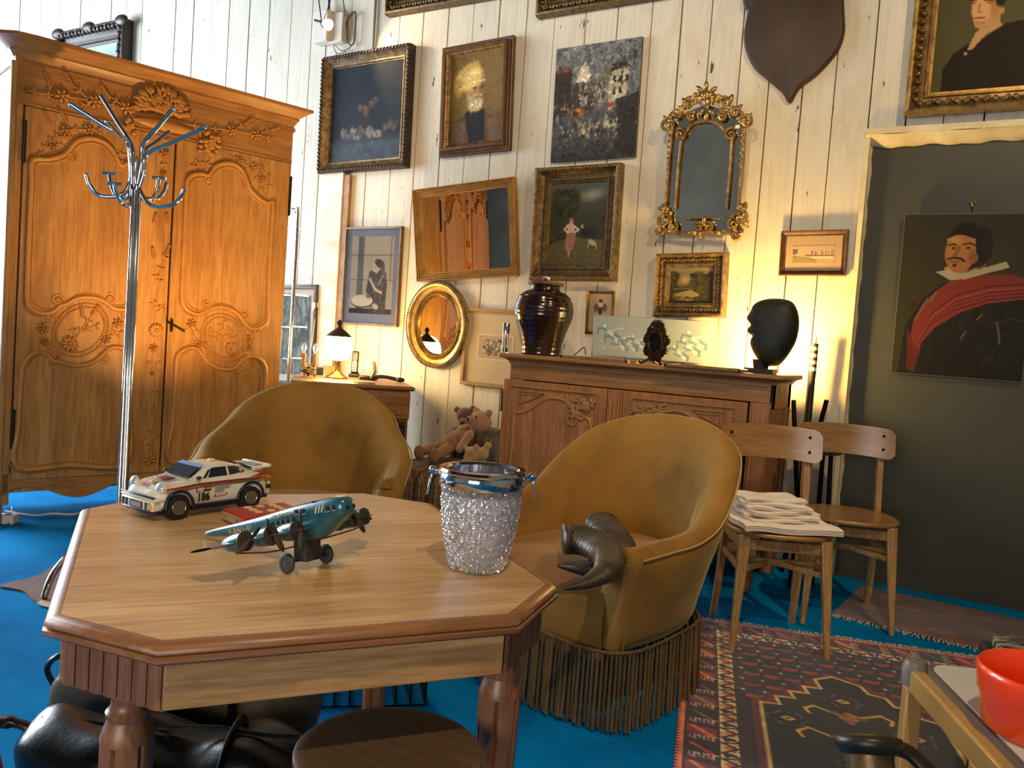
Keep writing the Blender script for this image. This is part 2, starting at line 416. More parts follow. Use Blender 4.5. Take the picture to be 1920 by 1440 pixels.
for px, py in [(3, 0), (38, 0), (77, 0), (112, 0), (152, 0), (180, 0), (209, 0), (238, 0), (268, 0), (330, 0), (364, 0), (398, 0), (431, 0), (469, 0), (506, 0), (547, 0), (587, 0), (612, 60), (661, 0), (706, 0), (752, 0), (795, 19),
               (843, 10), (890, 0), (938, 0), (990, 0), (1040, 35), (1099, 25), (1160, 15), (1225, 0), (1280, 0), (1337, 0), (1395, 30), (1441, 155), (1505, 165), (1571, 95), (1649, 0), (1698, 230), (1770, 215), (1846, 210)]:
    xs.append(ony(px, py, YW).x)
xs = [xs[0]-.9, xs[0]-.6, xs[0]-.3]+xs
while xs[-1] < 3.6: xs.append(xs[-1]+.17)
ZT = 4.7
DX0 = ony(1605, 500, YW).x; DZ = ony(1620, 250, YW).z        # green opening: left edge and top
wb = M()
for i in range(len(xs)-1):
    a, b = xs[i], xs[i+1]; g = .0045 if i % 3 else .0085; dy = rnd.uniform(0, .006)
    segs = [(0, ZT)]
    if a > DX0-.02: segs = [(DZ, ZT)]
    elif b > DX0: b = DX0
    elif i % 4 == 1 and a > -4.3: zz = rnd.uniform(1.35, 1.7); segs = [(0, zz-.002), (zz+.002, ZT)]
    if a > DX0-.02 and a < DX0+.12: segs = [(DZ, ZT)]
    for z0, z1 in segs: wb.bb(a+g/2, b-g/2, YW+dy, YW+.03, z0, z1)
wb.build('wall_back', PLANK, kind='structure', bevel=.0018, seg=1)
M().bb(-10, DX0, YW+.035, YW+.1, 0, ZT).bb(DX0, 3.6, YW+.035, YW+.1, DZ, ZT).build('wall_back_lining', mat('gap_dark', '#0b0906', .9), kind='structure')
# plastered reveal round the green opening
def rough_edge(pts, amp): return [(x+rnd.uniform(-amp, amp), z+rnd.uniform(-amp, amp)) for x, z in pts]
PLAST = mottled('rough_plaster', '#d9cfae', '#c4b283', 10, .7, .5, bs=30)
tr = M()
tr.grid(lambda u, v: (DX0-.004+v*.028+math.sin(u*57)*.003+math.sin(u*131)*.002, YW-.004+v*(YD-YW+.01), u*DZ), 60, 4)
tr.bb(DX0-.012, DX0+.012, YW-.006, YW+.03, 0, DZ)
tr.build('trim_1', PLAST, kind='structure', smooth=60)
tr = M()
tr.grid(lambda u, v: (DX0-.01+u*3, YW-.02+v*(YD-YW+.03), DZ-.012-.05*min(1, v*1.5)+math.sin(u*140)*.004*v+math.sin(u*61+2)*.004), 160, 5)
tr.bb(DX0-.01, 3.5, YW-.02, YW+.03, DZ-.012, DZ+.018)
tr.build('trim_2', PLAST, kind='structure', smooth=60)
GREEN = mottled('dark_green_paint', '#2f3024', '#36372a', 3, .55, .08)
M().bb(DX0-.05, 3.5, YD, YD+.04, 0, DZ+.02).build('door_1', GREEN, kind='structure')
# boxed post between the cool and the warm half of the wall
x0 = ony(600, 480, YW).x; x1 = ony(641, 480, YW).x
M().bb(x0, x1, YW-.035, YW+.01, .0, ony(620, 322, YW).z).build('trim_3', mottled('post_paint', '#d8d4c8', '#bfb7a2', 8, .6, .2), kind='structure', bevel=.004)
x2 = ony(652, 480, YW).x
M().bb(x1, x2, YW-.028, YW+.01, .75, ony(650, 330, YW).z).build('trim_4', mottled('bare_batten', '#9a7240', '#7c5526', 12, .6, .2), kind='structure')
CARPET = mat('blue_carpet', '#0074a8', 1.0, Specular_IOR_Level=.05)
cn = noise(CARPET, coords(CARPET), 2.2, 5, .6); c2 = noise(CARPET, coords(CARPET), 260, 2, .8)
BC(CARPET, mixc(CARPET, .5, ramp(CARPET, cn, [(.3, '#0068a8'), (.7, '#0090d8')]), ramp(CARPET, c2, [(.3, '#909090'), (.7, '#ffffff')]), 'MULTIPLY'))
bump(CARPET, c2, .6, .004)
M().bb(-10, 3.6, -5.2, YW+.1, -.1, 0).build('floor', CARPET, kind='structure', smooth=0)
PLS = mottled('side_wall_paint', '#cfd2d0', '#b8bbb8', 2, .7, .1)
DKW = mottled('dark_wall_paint', '#8a8274', '#777065', 2, .7, .1)
M().bb(-10.1, -10, -5.2, YW+.1, 0, ZT).build('wall_left', PLS, kind='structure')
M().bb(3.6, 3.7, -5.2, YW+.1, 0, ZT).build('wall_right', DKW, kind='structure')
M().bb(-10, 3.6, -5.3, -5.2, 0, ZT).build('wall_front', DKW, kind='structure')
M().bb(-10, 3.6, -5.2, YW+.1, ZT, ZT+.1).build('ceiling', mottled('dark_ceiling', '#3a332b', '#2c2620', 2, .8, .1), kind='structure')

# ------------------------------------------------------------------ framed pictures on the planked wall
def wall_frame(corners, out=.0, snap=True):
    P = [ony(x, y, YW-out) for x, y in corners]
    c = sum(P, Vector())/4
    w_ = ((P[1]-P[0]).length+(P[2]-P[3]).length)/2; h_ = ((P[0]-P[3]).length+(P[1]-P[2]).length)/2
    a = math.atan2((P[1]-P[0]).z+(P[2]-P[3]).z, (P[1]-P[0]).x+(P[2]-P[3]).x)
    b = math.atan2(-((P[0]-P[3]).x+(P[1]-P[2]).x), (P[0]-P[3]).z+(P[1]-P[2]).z)
    return c, w_, h_, (a+b)/2
def frame_mesh(w_, h_, prof):
    """prof = (inset from the outer edge, height in front of the wall)"""
    m = M(); v = []; L = len(prof)
    for d, z in prof:
        for sx, sz in ((-1, -1), (1, -1), (1, 1), (-1, 1)): v.append((sx*(w_/2-d), -z, sz*(h_/2-d)))
    f = []
    for i in range(L-1):
        for k in range(4): f.append((i*4+k, i*4+(k+1) % 4, (i+1)*4+(k+1) % 4, (i+1)*4+k))
    return m.add(v, f)
def orn_row(w_, h_, inset, z, sp, size, kind='leaf'):
    m = M()
    W, H = w_/2-inset, h_/2-inset
    for (ax, az, bx, bz) in ((-W, -H, W, -H), (W, -H, W, H), (W, H, -W, H), (-W, H, -W, -H)):
        L = math.hypot(bx-ax, bz-az); n = max(3, int(L/sp)); ang = math.atan2(bz-az, bx-ax)
        for i in range(n):
            t = (i+.5)/n
            T = Matrix.Translation((ax+(bx-ax)*t, -z, az+(bz-az)*t)) @ Matrix.Rotation(-ang, 4, 'Y')
            if kind == 'leaf': T = T @ Matrix.Rotation(-.6, 4, 'Y')
            if kind == 'scroll': T = T @ Matrix.Rotation((-.9 if i % 2 else .9), 4, 'Y')
            m.ell((0, 0, 0), (size[0], size[1], size[2]), 7, 4, T)
    return m
def picture(name, label, cat, corners, prof, fmat_, art=None, artmat=None, orn=None, liner=None, mirror=False, glass=False, mat_border=None, out=0.0, group=None, tilt=0):
    c, w_, h_, a = wall_frame(corners, out+prof_max(prof)*.5)
    T = Matrix.Translation((c.x, YW-out-abs(math.sin(tilt))*h_/2, c.z)) @ Matrix.Rotation(-a, 4, 'Y') @ Matrix.Rotation(tilt, 4, 'X')
    t = thing(name, label, cat, T, group)
    if liner: 
        k_, lm_ = liner; fr = frame_mesh(w_, h_, prof[:k_+1]).build('frame', fmat_, t, smooth=30); frame_mesh(w_, h_, prof[k_:]).build('inner_slip', lm_, t, smooth=30)
    else: fr = frame_mesh(w_, h_, prof).build('frame', fmat_, t, smooth=30)
    M().bb(-w_/2+.006, w_/2-.006, -.004, 0, -h_/2+.006, h_/2-.006).build('backing_board', BRFR, t, smooth=0)
    ins, zin = prof[-1]
    W, H = w_-2*ins, h_-2*ins
    for o_ in (orn or []):
        orn_row(w_, h_, *o_[:4], kind=o_[4] if len(o_) > 4 else 'leaf').build('carved_border', o_[5] if len(o_) > 5 else fmat_, fr, smooth=60)
    pic = None
    if mirror: pic = M().bb(-W/2-.002, W/2+.002, -zin-.001, -.002, -H/2-.002, H/2+.002).build('mirror_glass', MIRROR, t, smooth=0)
    elif art:
        if mat_border:
            mb, mc = mat_border
            M().bb(-W/2-.002, W/2+.002, -zin, -.002, -H/2-.002, H/2+.002).build('mount_board', mc, t, smooth=0)
            l, r_, tp, bt = mb; T2 = Matrix.Translation(((l-r_)/2, 0, (bt-tp)/2))
            pic = art.obj('print', W-l-r_, H-tp-bt, artmat or MPRINT, t, -zin-.0015, T2)
        else: pic = art.obj('painting', W+.004, H+.004, artmat or MOIL, t, -zin)
    if glass: M().bb(-W/2, W/2, -zin-.006, -zin-.004, -H/2, H/2).build('glass_pane', GLASS, t, smooth=0)
    return t, w_, h_
def prof_max(p): return max(z for _, z in p)
def pf(f, h, kind='slope'):
    if kind == 'slope': return [(0, 0), (0, h*.8), (.08*f, h), (.22*f, h), (.3*f, h*.82), (.75*f, h*.42), (.8*f, h*.52), (.9*f, h*.5), (.95*f, h*.3), (f, h*.28)]
    if kind == 'flat': return [(0, 0), (0, h), (.1*f, h*1.05), (.9*f, h*1.05), (f, h*.8), (f, h*.5)]
    if kind == 'cove': return [(0, 0), (0, h*.6), (.05*f, h*.95), (.14*f, h), (.22*f, h*.95), (.28*f, h*.7), (.4*f, h*.5), (.55*f, h*.4), (.68*f, h*.42), (.72*f, h*.55), (.8*f, h*.55), (.84*f, h*.35), (.95*f, h*.33), (f, h*.2)]
    if kind == 'reed': return [(0, 0)]+[(f*(i+q)/5, h*(1-.12*i)*z_) for i in range(5) for q, z_ in ((.02, .8), (.3, 1), (.7, 1), (.97, .8))]+[(f, h*.2)]
    if kind == 'step': return [(0, 0), (0, h*.45), (.08*f, h*.5), (.3*f, h*.45), (.36*f, h*.5), (.4*f, h), (.62*f, h), (.66*f, h*.92), (.7*f, h*.7), (.95*f, h*.5), (f, h*.4)]

# 1 still life with rope edge
a = Art(150, 190, '#121a24', 1); a.mix(a.n(4, 4)*.5, '#233244'); a.mix(np.clip((a.Y-.72)*9, 0, 1)*.9, '#4a5560'); a.var(.25)
a.ell(.5, .62, .2, .07, '#2a2622', .5)
for x, y, r in [(.42, .45, .07), (.5, .47, .07), (.58, .42, .075), (.63, .38, .05), (.5, .52, .06)]: a.ell(x, y, r, r*.85, '#5a463a', .7); a.ell(x-.02, y-.02, r*.4, r*.3, '#8a715e', .8, 0, .7)
a.dabs(90, .15, .6, .66, .76, .03, ['#6f6a62', '#4c4a48', '#8d857a', '#3a3836']); a.ell(.67, .74, .08, .055, '#9a8578', .4); a.line([(.64, .7), (.67, .74), (.66, .78)], .008, '#4a3830')
a.dabs(30, .75, .95, .62, .7, .03, ['#54483f', '#6f6154', '#3f3a36']); a.line([(.15, .79), (.95, .785)], .006, '#2a2d30', .6)
a.a *= .8; a.paint(900, .03, .25)
picture('framed_painting', 'dark still life of fruit in a gilt frame with rope edge', 'painting', [(606, 106), (771, 89), (766, 316), (603, 324)],
        pf(.08, .07), DKFR, a, liner=(3, GOLD), orn=[(.012, .066, .028, (.02, .012, .008), 'leaf', DKFR)])
# 2 bearded man in turban
a = Art(140, 200, '#5c4a26', 2); a.mix(a.n(3, 5)*.9, '#8a6d38'); a.mix(np.clip((a.Y-.6)*3, 0, 1)*.8, '#2c2418')
a.poly([(0, 1), (.02, .82), (.2, .7), (.38, .66), (.75, .68), (.95, .78), (1, 1)], '#55402c'); a.poly([(.3, .66), (.42, .62), (.68, .63), (.7, .98), (.4, 1)], '#171a1a')
for i in range(9): a.line([(.08+i*.03, .76), (.05+i*.03, 1)], .01, '#8b6f52', .5); a.line([(.75+i*.025, .74), (.8+i*.025, 1)], .01, '#8b6f52', .5)
a.ell(.48, .42, .19, .15, '#9a7648', .3, -10); a.ell(.62, .43, .05, .10, '#7c5a34', .6)
a.ell(.36, .27, .31, .17, '#c9a860', .3, -18); a.ell(.40, .17, .22, .09, '#b8944e', .5, -25); a.ell(.17, .36, .12, .13, '#a58444', .5); a.ell(.42, .23, .2, .07, '#e4cc8c', .8, -22)
for i in range(12): a.line([(.08+i*.02, .38-i*.022), (.3+i*.012, .2+i*.008), (.66-i*.01, .26+i*.008)], .007, '#9a7a40' if i % 2 else '#dcc484', .45)
a.line([(.2, .38), (.4, .33), (.66, .31)], .025, '#d8bc7c', .8); a.line([(.44, .385), (.52, .375)], .012, '#4a3420'); a.line([(.58, .37), (.64, .375)], .012, '#4a3420'); a.ell(.49, .4, .03, .012, '#3a2818', .5); a.ell(.61, .395, .025, .012, '#3a2818', .5)
a.line([(.56, .38), (.59, .46), (.54, .465)], .014, '#7c5830', .8); a.ell(.36, .44, .05, .06, '#a47c4c', .6)
a.ell(.50, .55, .17, .12, '#b09a70', .4, 0); a.ell(.52, .58, .12, .09, '#cdbb90', .6); a.dabs(120, .36, .64, .47, .65, .016, ['#d8c8a0', '#8a7654', '#b9a883', '#6c5a3c'], .5); a.line([(.48, .495), (.56, .485), (.62, .5)], .010, '#6c5434', .8)
a.paint(1200, .035, .22)
picture('framed_painting', 'portrait of a bearded old man in a turban, stepped brown and gilt frame', 'painting', [(826, 89), (962, 67), (955, 282), (825, 293)],
        pf(.072, .07, 'step'), BRFR, a, liner=(6, GOLD), orn=[(.062, .040, .02, (.011, .006, .003), 'leaf', GOLD)])
# 3 unframed street scene
a = Art(170, 210, '#55585a', 3); a.mix(a.n(6, 5)*.7, '#7c7e7c'); a.mix(np.clip((a.Y-.42)*4, 0, 1)*.75, '#3b3a38'); a.mix(np.clip((a.Y-.8)*5, 0, 1)*.8, '#2b2926'); a.var(.35, 20, 20)
a.poly([(.27, .3), (.28, .24), (.31, .19), (.345, .17), (.36, .12), (.37, .17), (.4, .2), (.42, .24), (.43, .32), (.25, .32)], '#b9b193'); a.poly([(.47, .3), (.49, .26), (.52, .25), (.55, .31)], '#8f8d84')
a.poly([(0, .2), (.05, .17), (.2, .22), (.22, .6), (0, .62)], '#332823'); a.poly([(.02, .18), (.15, .17), (.22, .22), (0, .22)], '#6c4236'); a.poly([(.22, .33), (.48, .34), (.52, .55), (.22, .62)], '#3a342e')
a.poly([(.64, .27), (.76, .17), (.88, .23), (.86, .48), (.66, .6)], '#a39a80'); a.poly([(.58, .3), (.76, .15), (.9, .24), (.72, .25)], '#382c28'); a.poly([(.52, .28), (.6, .2), (.66, .24), (.6, .5), (.5, .55)], '#5f5a50')
for x, y in [(.7, .3), (.77, .3), (.84, .3), (.7, .4), (.77, .4)]: a.poly([(x, y), (x+.03, y), (x+.03, y+.05), (x, y+.05)], '#262422')
a.dabs(160, .3, .62, .34, .52, .013, ['#b7b09a', '#4b463e', '#8d8672', '#302c28'], .8, 3); a.dabs(60, 0, .3, .5, .72, .012, ['#9f9984', '#4b463e', '#2d2a27'], .8, 5)
a.poly([(.75, .5), (1, .45), (1, 1), (.75, .95)], '#252320', .85); a.ell(.3, .58, .09, .05, '#9a5d2e', .4); a.ell(.27, .59, .04, .035, '#3a1f14', .4); a.poly([(.64, .53), (.73, .52), (.72, .56), (.64, .56)], '#8e3c30')
a.dabs(120, .1, .8, .68, .8, .014, ['#1c1b1d', '#40424a', '#a9a28c', '#2b2c33', '#5c4036'], .85, 3); a.dabs(12, .3, .75, .68, .74, .03, ['#b1a98e'], .7); a.dabs(120, 0, .8, .8, 1, .02, ['#3b3733', '#4e4943', '#241f1c', '#5a5248'], .5, .5)
for p in [[(.78, .2), (.76, .05)], [(.8, .3), (.82, .08)], [(.92, .3), (.93, .06)], [(.87, .2), (.95, .1)], [(.78, .15), (.72, .08)], [(.92, .2), (.98, .08)]]: a.line(p, .006, '#2e2a28', .9)
a.paint(2600, .035, .3, .85); a.paint(500, .016, .8, .9)
c, w_, h_, an = wall_frame([(1044, 92), (1205, 69), (1191, 293), (1033, 305)], .02)
t = thing('canvas_painting', 'unframed grey canvas of a town street with a white dome', 'painting', Matrix.Translation((c.x, YW, c.z)) @ Matrix.Rotation(-an, 4, 'Y'))
M().bb(-w_/2, w_/2, -.022, 0, -h_/2, h_/2).build('stretched_canvas', mottled('canvas_edge', '#6a6152', '#4c463c', 20), t, smooth=0); a.obj('painting', w_, h_, MOIL, t, -.0232)
# 4 shepherdess
a = Art(150, 200, '#2c2d20', 4); a.mix(np.clip(.5-a.Y, 0, 1)*1.7, '#5a6266'); a.mix(a.n(5, 5)*.5, '#3a3a28'); a.ell(.75, .15, .3, .1, '#9a9484', .8, -10, .7)
a.dabs(150, .05, .5, .08, .42, .06, ['#25291c', '#30341f', '#1d2118', '#3b3e27'], .6, .8); a.line([(.2, .3), (.18, .6)], .015, '#221c14'); a.poly([(0, .46), (.5, .42), (1, .44), (1, .6), (0, .62)], '#34382a', .8)
a.poly([(0, .75), (.4, .66), (1, .7), (1, 1), (0, 1)], '#5a5434', .8); a.dabs(120, 0, 1, .6, 1, .04, ['#4a4529', '#6b6340', '#353320'], .45, .5)
a.poly([(.33, .58), (.38, .54), (.48, .57), (.5, .68), (.44, .82), (.32, .82), (.31, .7)], '#8a6258'); a.poly([(.33, .5), (.4, .47), (.48, .52), (.46, .6), (.34, .6)], '#b99684'); a.ell(.4, .455, .04, .035, '#c9a088', .4); a.ell(.39, .44, .045, .03, '#7a5a34', .5)
a.line([(.33, .52), (.28, .56), (.35, .6)], .02, '#c2b19c'); a.line([(.47, .53), (.54, .57), (.47, .6)], .02, '#c2b19c'); a.line([(.37, .82), (.38, .9), (.4, .82)], .01, '#b48c74')
a.ell(.66, .6, .1, .07, '#23201c', .4); a.ell(.6, .53, .035, .03, '#8d8474', .4); a.ell(.8, .6, .1, .09, '#2b2723', .5); a.ell(.8, .73, .1, .04, '#a9957c', .5, 30); a.line([(.74, .7), (.72, .78)], .01, '#a9957c'); a.line([(.86, .74), (.88, .8)], .01, '#a9957c')
a.paint(900, .03, .2, .6)
picture('framed_painting', 'pastoral scene with a standing shepherdess in a wide gilt frame', 'painting', [(1006, 316), (1168, 306), (1152, 527), (996, 526)],
        pf(.098, .08, 'cove'), GOLD2, a, orn=[(.014, .072, .024, (.017, .009, .007), 'leaf', GOLD)])
# 5 small landscape
a = Art(150, 120, '#2a2718', 5); a.mix(np.clip(.62-a.Y, 0, 1)*1.5, '#77705c'); a.ell(.35, .35, .25, .2, '#a08a62', .9, -20, .7); a.dabs(150, .5, 1, .15, .75, .06, ['#26241a', '#322e1c', '#1a1812', '#3f3a22'], .7, 1); a.dabs(80, 0, .2, .1, .8, .05, ['#26241a', '#322e1c'], .7, 1)
a.poly([(.1, .75), (.5, .62), (.75, .8), (.5, .95), (.1, .9)], '#8c8252', .7); a.dabs(80, 0, 1, .8, 1, .05, ['#1f1b12', '#3a3320', '#2a2416'], .6, .6); a.line([(.1, .6), (.5, .58)], .012, '#6f7468', .7)
a.paint(700, .03, .25, .4)
picture('framed_painting', 'small dark wooded landscape in a deep gilt frame above the cherub canvas', 'painting', [(1230, 477), (1367, 472), (1357, 595), (1226, 594)],
        pf(.082, .07, 'cove'), GOLD, a, orn=[(.038, .045, .02, (.013, .008, .006), 'scroll', GOLD2)])
# 6 etched river view
a = Art(160, 90, '#a08a70', 6); a.mix(np.clip(a.Y-.55, 0, 1)*.9, '#85704f'); a.poly([(0, .6), (.3, .68), (.55, .8), (.6, 1), (0, 1)], '#7c6545', .8); a.line([(0, .62), (.35, .72), (.6, .88)], .012, '#5a482c'); a.poly([(.4, .6), (1, .62), (1, .78), (.5, .74)], '#b9a888', .8)
a.poly([(.3, .52), (1, .55), (1, .63), (.3, .62)], '#5b4c2e', .8); a.dabs(40, .0, .12, .2, .5, .03, ['#54462c', '#3f3522'], .7, 1); a.line([(.06, .4), (.07, .7)], .01, '#3f3522')
for x in (.45, .53, .68, .92): a.dabs(14, x, x+.05, .28, .5, .016, ['#4a3d26'], .7, 1); a.line([(x+.02, .4), (x+.02, .6)], .006, '#3a2f1c')
a.poly([(.78, .3), (.8, .3), (.8, .55), (.78, .55)], '#5a4a32', .8); a.poly([(.84, .33), (.86, .33), (.86, .55), (.84, .55)], '#5a4a32', .8)
picture('framed_print', 'small framed river view etching beside the dark green door', 'picture', [(1465, 432), (1591, 432), (1587, 518), (1461, 516)],
        pf(.028, .03), BRFR, a, mat_border=((.035, .035, .05, .04), mat('tan_mount', '#9c8468', .8)))
# 7 print with blue mount: seated figure at a round table
a = Art(150, 210, '#b9b19c', 7); a.mix(a.n(6, 9)*.3, '#94907f'); a.poly([(.16, 0), (.3, 0), (.3, 1), (.16, 1)], '#595a5c', .85); a.line([(0, .24), (1, .24)], .008, '#4c4c4c'); a.line([(.93, 0), (.93, .55)], .01, '#4c4c4c'); a.line([(0, .56), (1, .56)], .008, '#4c4c4c')
a.poly([(0, .93), (1, .93), (1, 1), (0, 1)], '#2a2a2c'); a.poly([(.45, .45), (.6, .4), (.8, .44), (.87, .6), (.85, .98), (.6, 1), (.5, .8), (.38, .7)], '#46464a'); a.dabs(260, .42, .85, .46, .97, .02, ['#2b2b2f', '#5c5b5c', '#38383c', '#7a7770'], .6)
a.ell(.6, .4, .1, .085, '#c9c0a6', .25, 10); a.ell(.68, .35, .14, .06, '#3b3a3c', .3, 25); a.ell(.76, .42, .05, .09, '#5a5856', .4); a.line([(.55, .4), (.57, .4)], .008, '#333333'); a.line([(.55, .46), (.6, .47)], .007, '#333333'); a.line([(.47, .55), (.6, .68), (.74, .72)], .035, '#c5bca2'); a.line([(.78, .5), (.66, .62)], .03, '#8c8778')
a.ell(.3, .84, .27, .085, '#2c2c2c', .05); a.ell(.3, .83, .265, .08, '#d8d2be', .05); a.line([(.27, .92), (.27, 1)], .008, '#2c2c2c'); a.line([(.34, .92), (.34, 1)], .008, '#2c2c2c'); a.ell(.45, .77, .06, .03, '#77756d', .2); a.ell(.62, .9, .09, .04, '#c9c0a6', .3, 20)
picture('framed_print', 'print of a seated woman at a round table in a blue-grey mount', 'picture', [(649, 427), (757, 424), (744, 613), (640, 608)],
        pf(.016, .03, 'flat'), mottled('thin_bronze_frame', '#5a4630', '#7d6546', 20, .4, .1, .3), a, mat_border=((.05, .045, .05, .065), mat('blue_grey_mount', '#7a88a0', .7)), glass=True)
# 8 engraving with wide cream mount
a = Art(110, 130, '#a69070', 8); a.dabs(300, .2, .8, .2, .8, .04, ['#55462f', '#857253', '#3d3222', '#c4b08a'], .7); a.mix((np.maximum(abs(a.X-.5), abs(a.Y-.5)) > .46)*1.0, '#c8b48e')
picture('framed_print', 'cream mounted engraving half hidden by the sideboard', 'picture', [(874, 577), (1000, 583), (984, 732), (864, 721)],
        pf(.024, .03, 'flat'), mottled('plain_gilt_wood', '#8d6a38', '#a37e48', 14, .45), a, mat_border=((.08, .09, .14, .15), mat('cream_mount', '#b39f7c', .8)))
# 9 coat of arms
a = Art(90, 130, '#a08a72', 9); a.ell(.5, .33, .42, .1, '#3a342c', .3, 0, .7); a.ell(.25, .35, .14, .16, '#4d4a44', .4); a.ell(.76, .35, .14, .16, '#4d4a44', .4); a.ell(.5, .25, .16, .12, '#b9a27c', .3); a.poly([(.38, .34), (.62, .34), (.62, .5), (.5, .58), (.38, .5)], '#2e1c16'); a.ell(.5, .14, .14, .06, '#2e231a', .3)
a.ell(.5, .78, .3, .1, '#55483a', .5); a.dabs(30, .15, .85, .65, .9, .04, ['#7e6c56', '#3d3328'], .7)
picture('framed_print', 'narrow gilt-framed print of a winged crest behind the cherub canvas', 'picture', [(1102, 545), (1153, 546), (1148, 628), (1097, 627)], pf(.017, .022), GOLDB, a, mat_border=((.014, .014, .014, .014), mat('beige_mount', '#a58f76', .8)))
# 10, 11 pictures cut by the top edge
a = Art(150, 90, '#23261e', 10); a.mix(a.n(5, 4)*.6, '#4b4a36'); a.dabs(60, 0, 1, .5, 1, .06, ['#1b1d17', '#3b3826'], .6)
P0 = ony(724, 28, YW-.04); P1 = ony(1055, -33, YW-.04)
def top_pic(label, px0, px1, hgt, art, cols):
    A = ony(*px0, YW-.04); B = ony(*px1, YW-.04); W = (B-A).length; an = math.atan2((B-A).z, (B-A).x)
    up = Vector((-math.sin(an), 0, math.cos(an))); C = (A+B)/2+up*hgt/2
    t = thing('framed_painting', label, 'painting', Matrix.Translation((C.x, YW, C.z)) @ Matrix.Rotation(-an, 4, 'Y'))
    fr = frame_mesh(W, hgt, pf(.1, .07, 'cove')).build('frame', cols, t, smooth=30)
    orn_row(W, hgt, .045, .05, .022, (.015, .01, .008), 'scroll').build('carved_border', GOLD, fr, smooth=60)
    art.obj('painting', W-.19, hgt-.19, MOIL, t, -.02); return t
top_pic('wide gilt-framed painting cut by the top edge, nearer the white lamp', (724, 30), (975, -13), .55, a, GOLD2)
a = Art(150, 90, '#1e2422', 11); a.mix(a.n(5, 4)*.6, '#34423f'); a.ell(.2, .85, .12, .1, '#0f100e', .3); a.dabs(60, 0, 1, .5, 1, .06, ['#141a18', '#2e3a34'], .6)
top_pic('gilt-framed painting cut by the top edge, above the street canvas', (1006, 33), (1300, -15), .55, a, GOLD2)
# 12 lady's portrait upper right
LWD, LHT = 1.1, 1.0
LA = ony(1694, 217, YW-.05); LC = Vector((LA.x+LWD/2, YW, LA.z+LHT/2)); LSX, LSY = LWD-.22, LHT-.22
def lpx(x, y): p = ony(x, y, YW-.04); return ((p.x-LC.x)/LSX+.5, .5-(p.z-LC.z)/LSY)
a = Art(190, 170, '#4a4426', 12); a.mix(a.n(4, 4)*.5, '#5c5430'); a.mix(np.clip(a.X-.7, 0, 1)*1.5*np.clip(a.Y-.2, 0, 1), '#6b3426')
def Lp(c, al, *q): a.poly([lpx(*p) for p in q], c, al)
def Ll(c, w_, *q): a.line([lpx(*p) for p in q], w_, c)
def Le(c, x, y, r, q, soft=.3, an=0, al=1): u_, v_ = lpx(x, y); a.ell(u_, v_, r, q, c, soft, an, al)
Lp('#22190e', 1, (1762, 190), (1768, 130), (1788, 100), (1812, 82), (1842, 72), (1890, 40), (1960, 30), (2030, 90), (2030, 190))
Lp('#b98c5c', 1, (1815, 92), (1830, 60), (1842, 48), (1875, 32), (1880, 45), (1850, 62), (1824, 90)); Le('#23180e', 1850, -20, .075, .085, .25)
Lp('#b58455', 1, (1822, 20), (1878, 8), (1876, 44), (1850, 52), (1830, 50)); Le('#c8965f', 1842, 14, .052, .10, .25, -8); Le('#a97647', 1868, 12, .03, .08, .5); Le('#23180e', 1878, -6, .03, .06, .4); Le('#b27c4a', 1881, 18, .010, .025, .3)
Ll('#3a2412', .005, (1822, 0), (1834, -2)); Ll('#3a2412', .005, (1848, -1), (1862, -3)); Le('#2a1a0c', 1829, 4, .007, .006); Le('#2a1a0c', 1855, 3, .007, .006)
Ll('#8d5c34', .004, (1839, 6), (1836, 20), (1842, 21)); Ll('#7d3d28', .005, (1828, 32), (1848, 31)); Ll('#a26c40', .006, (1832, 40), (1846, 40)); Le('#a08a54', 1812, 98, .010, .012)
A = LA; t = thing('framed_painting', "large gilt-framed portrait of a dark-haired woman above the green door", 'painting', Matrix.Translation(LC))
fr = frame_mesh(LWD, LHT, pf(.115, .09, 'cove')).build('frame', GOLDB, t, smooth=30); orn_row(LWD, LHT, .05, .06, .04, (.02, .013, .012), 'scroll').build('carved_border', GOLD, fr, smooth=60)
a.obj('painting', LSX+.01, LSY+.01, MOIL, t, -.03)
# 13 picture above the armoire (frame outline seen over the cornice)
a = Art(150, 110, '#5f8a94', 13); a.mix(a.n(4, 3)*.8, '#9db8bc'); a.ell(.5, .6, .35, .35, '#3b4c3a', .8, 20, .8); a.ell(.85, .5, .25, .5, '#4c5b48', .7)
A = ony(112, 66, YW-.05); B = ony(241, 38, YW-.05); W = (B-A).length; an = math.atan2((B-A).z, (B-A).x); C = (A+B)/2
t = thing('framed_painting', 'dark carved frame with a pale landscape showing above the armoire', 'painting', Matrix.Translation((C.x, YW, C.z-.36)) @ Matrix.Rotation(-an*.6, 4, 'Y'))
fr = frame_mesh(W, .74, pf(.17, .10, 'cove')).build('frame', DKFR, t, smooth=30)
o_ = orn_row(W, .74, .05, .09, .05, (.035, .03, .022), 'scroll'); 
for sx in (-1, 0, 1): o_.ell((sx*(W/2-.04), -.09, .35), (.09, .03, .05), 10, 6)
o_.build('carved_border', DKFR, fr, smooth=60); a.obj('painting', W-.33, .41, MPGLASS, t, -.03)
# rectangular mirror
picture('wall_mirror', 'rectangular mirror in a reeded gold frame', 'mirror', [(779, 352), (970, 342), (975, 523), (790, 522)], pf(.056, .045, 'reed'), mottled('reeded_gold_wood', '#86612c', '#a67c3e', 16, .4, .2, .2), mirror=True, tilt=.09)

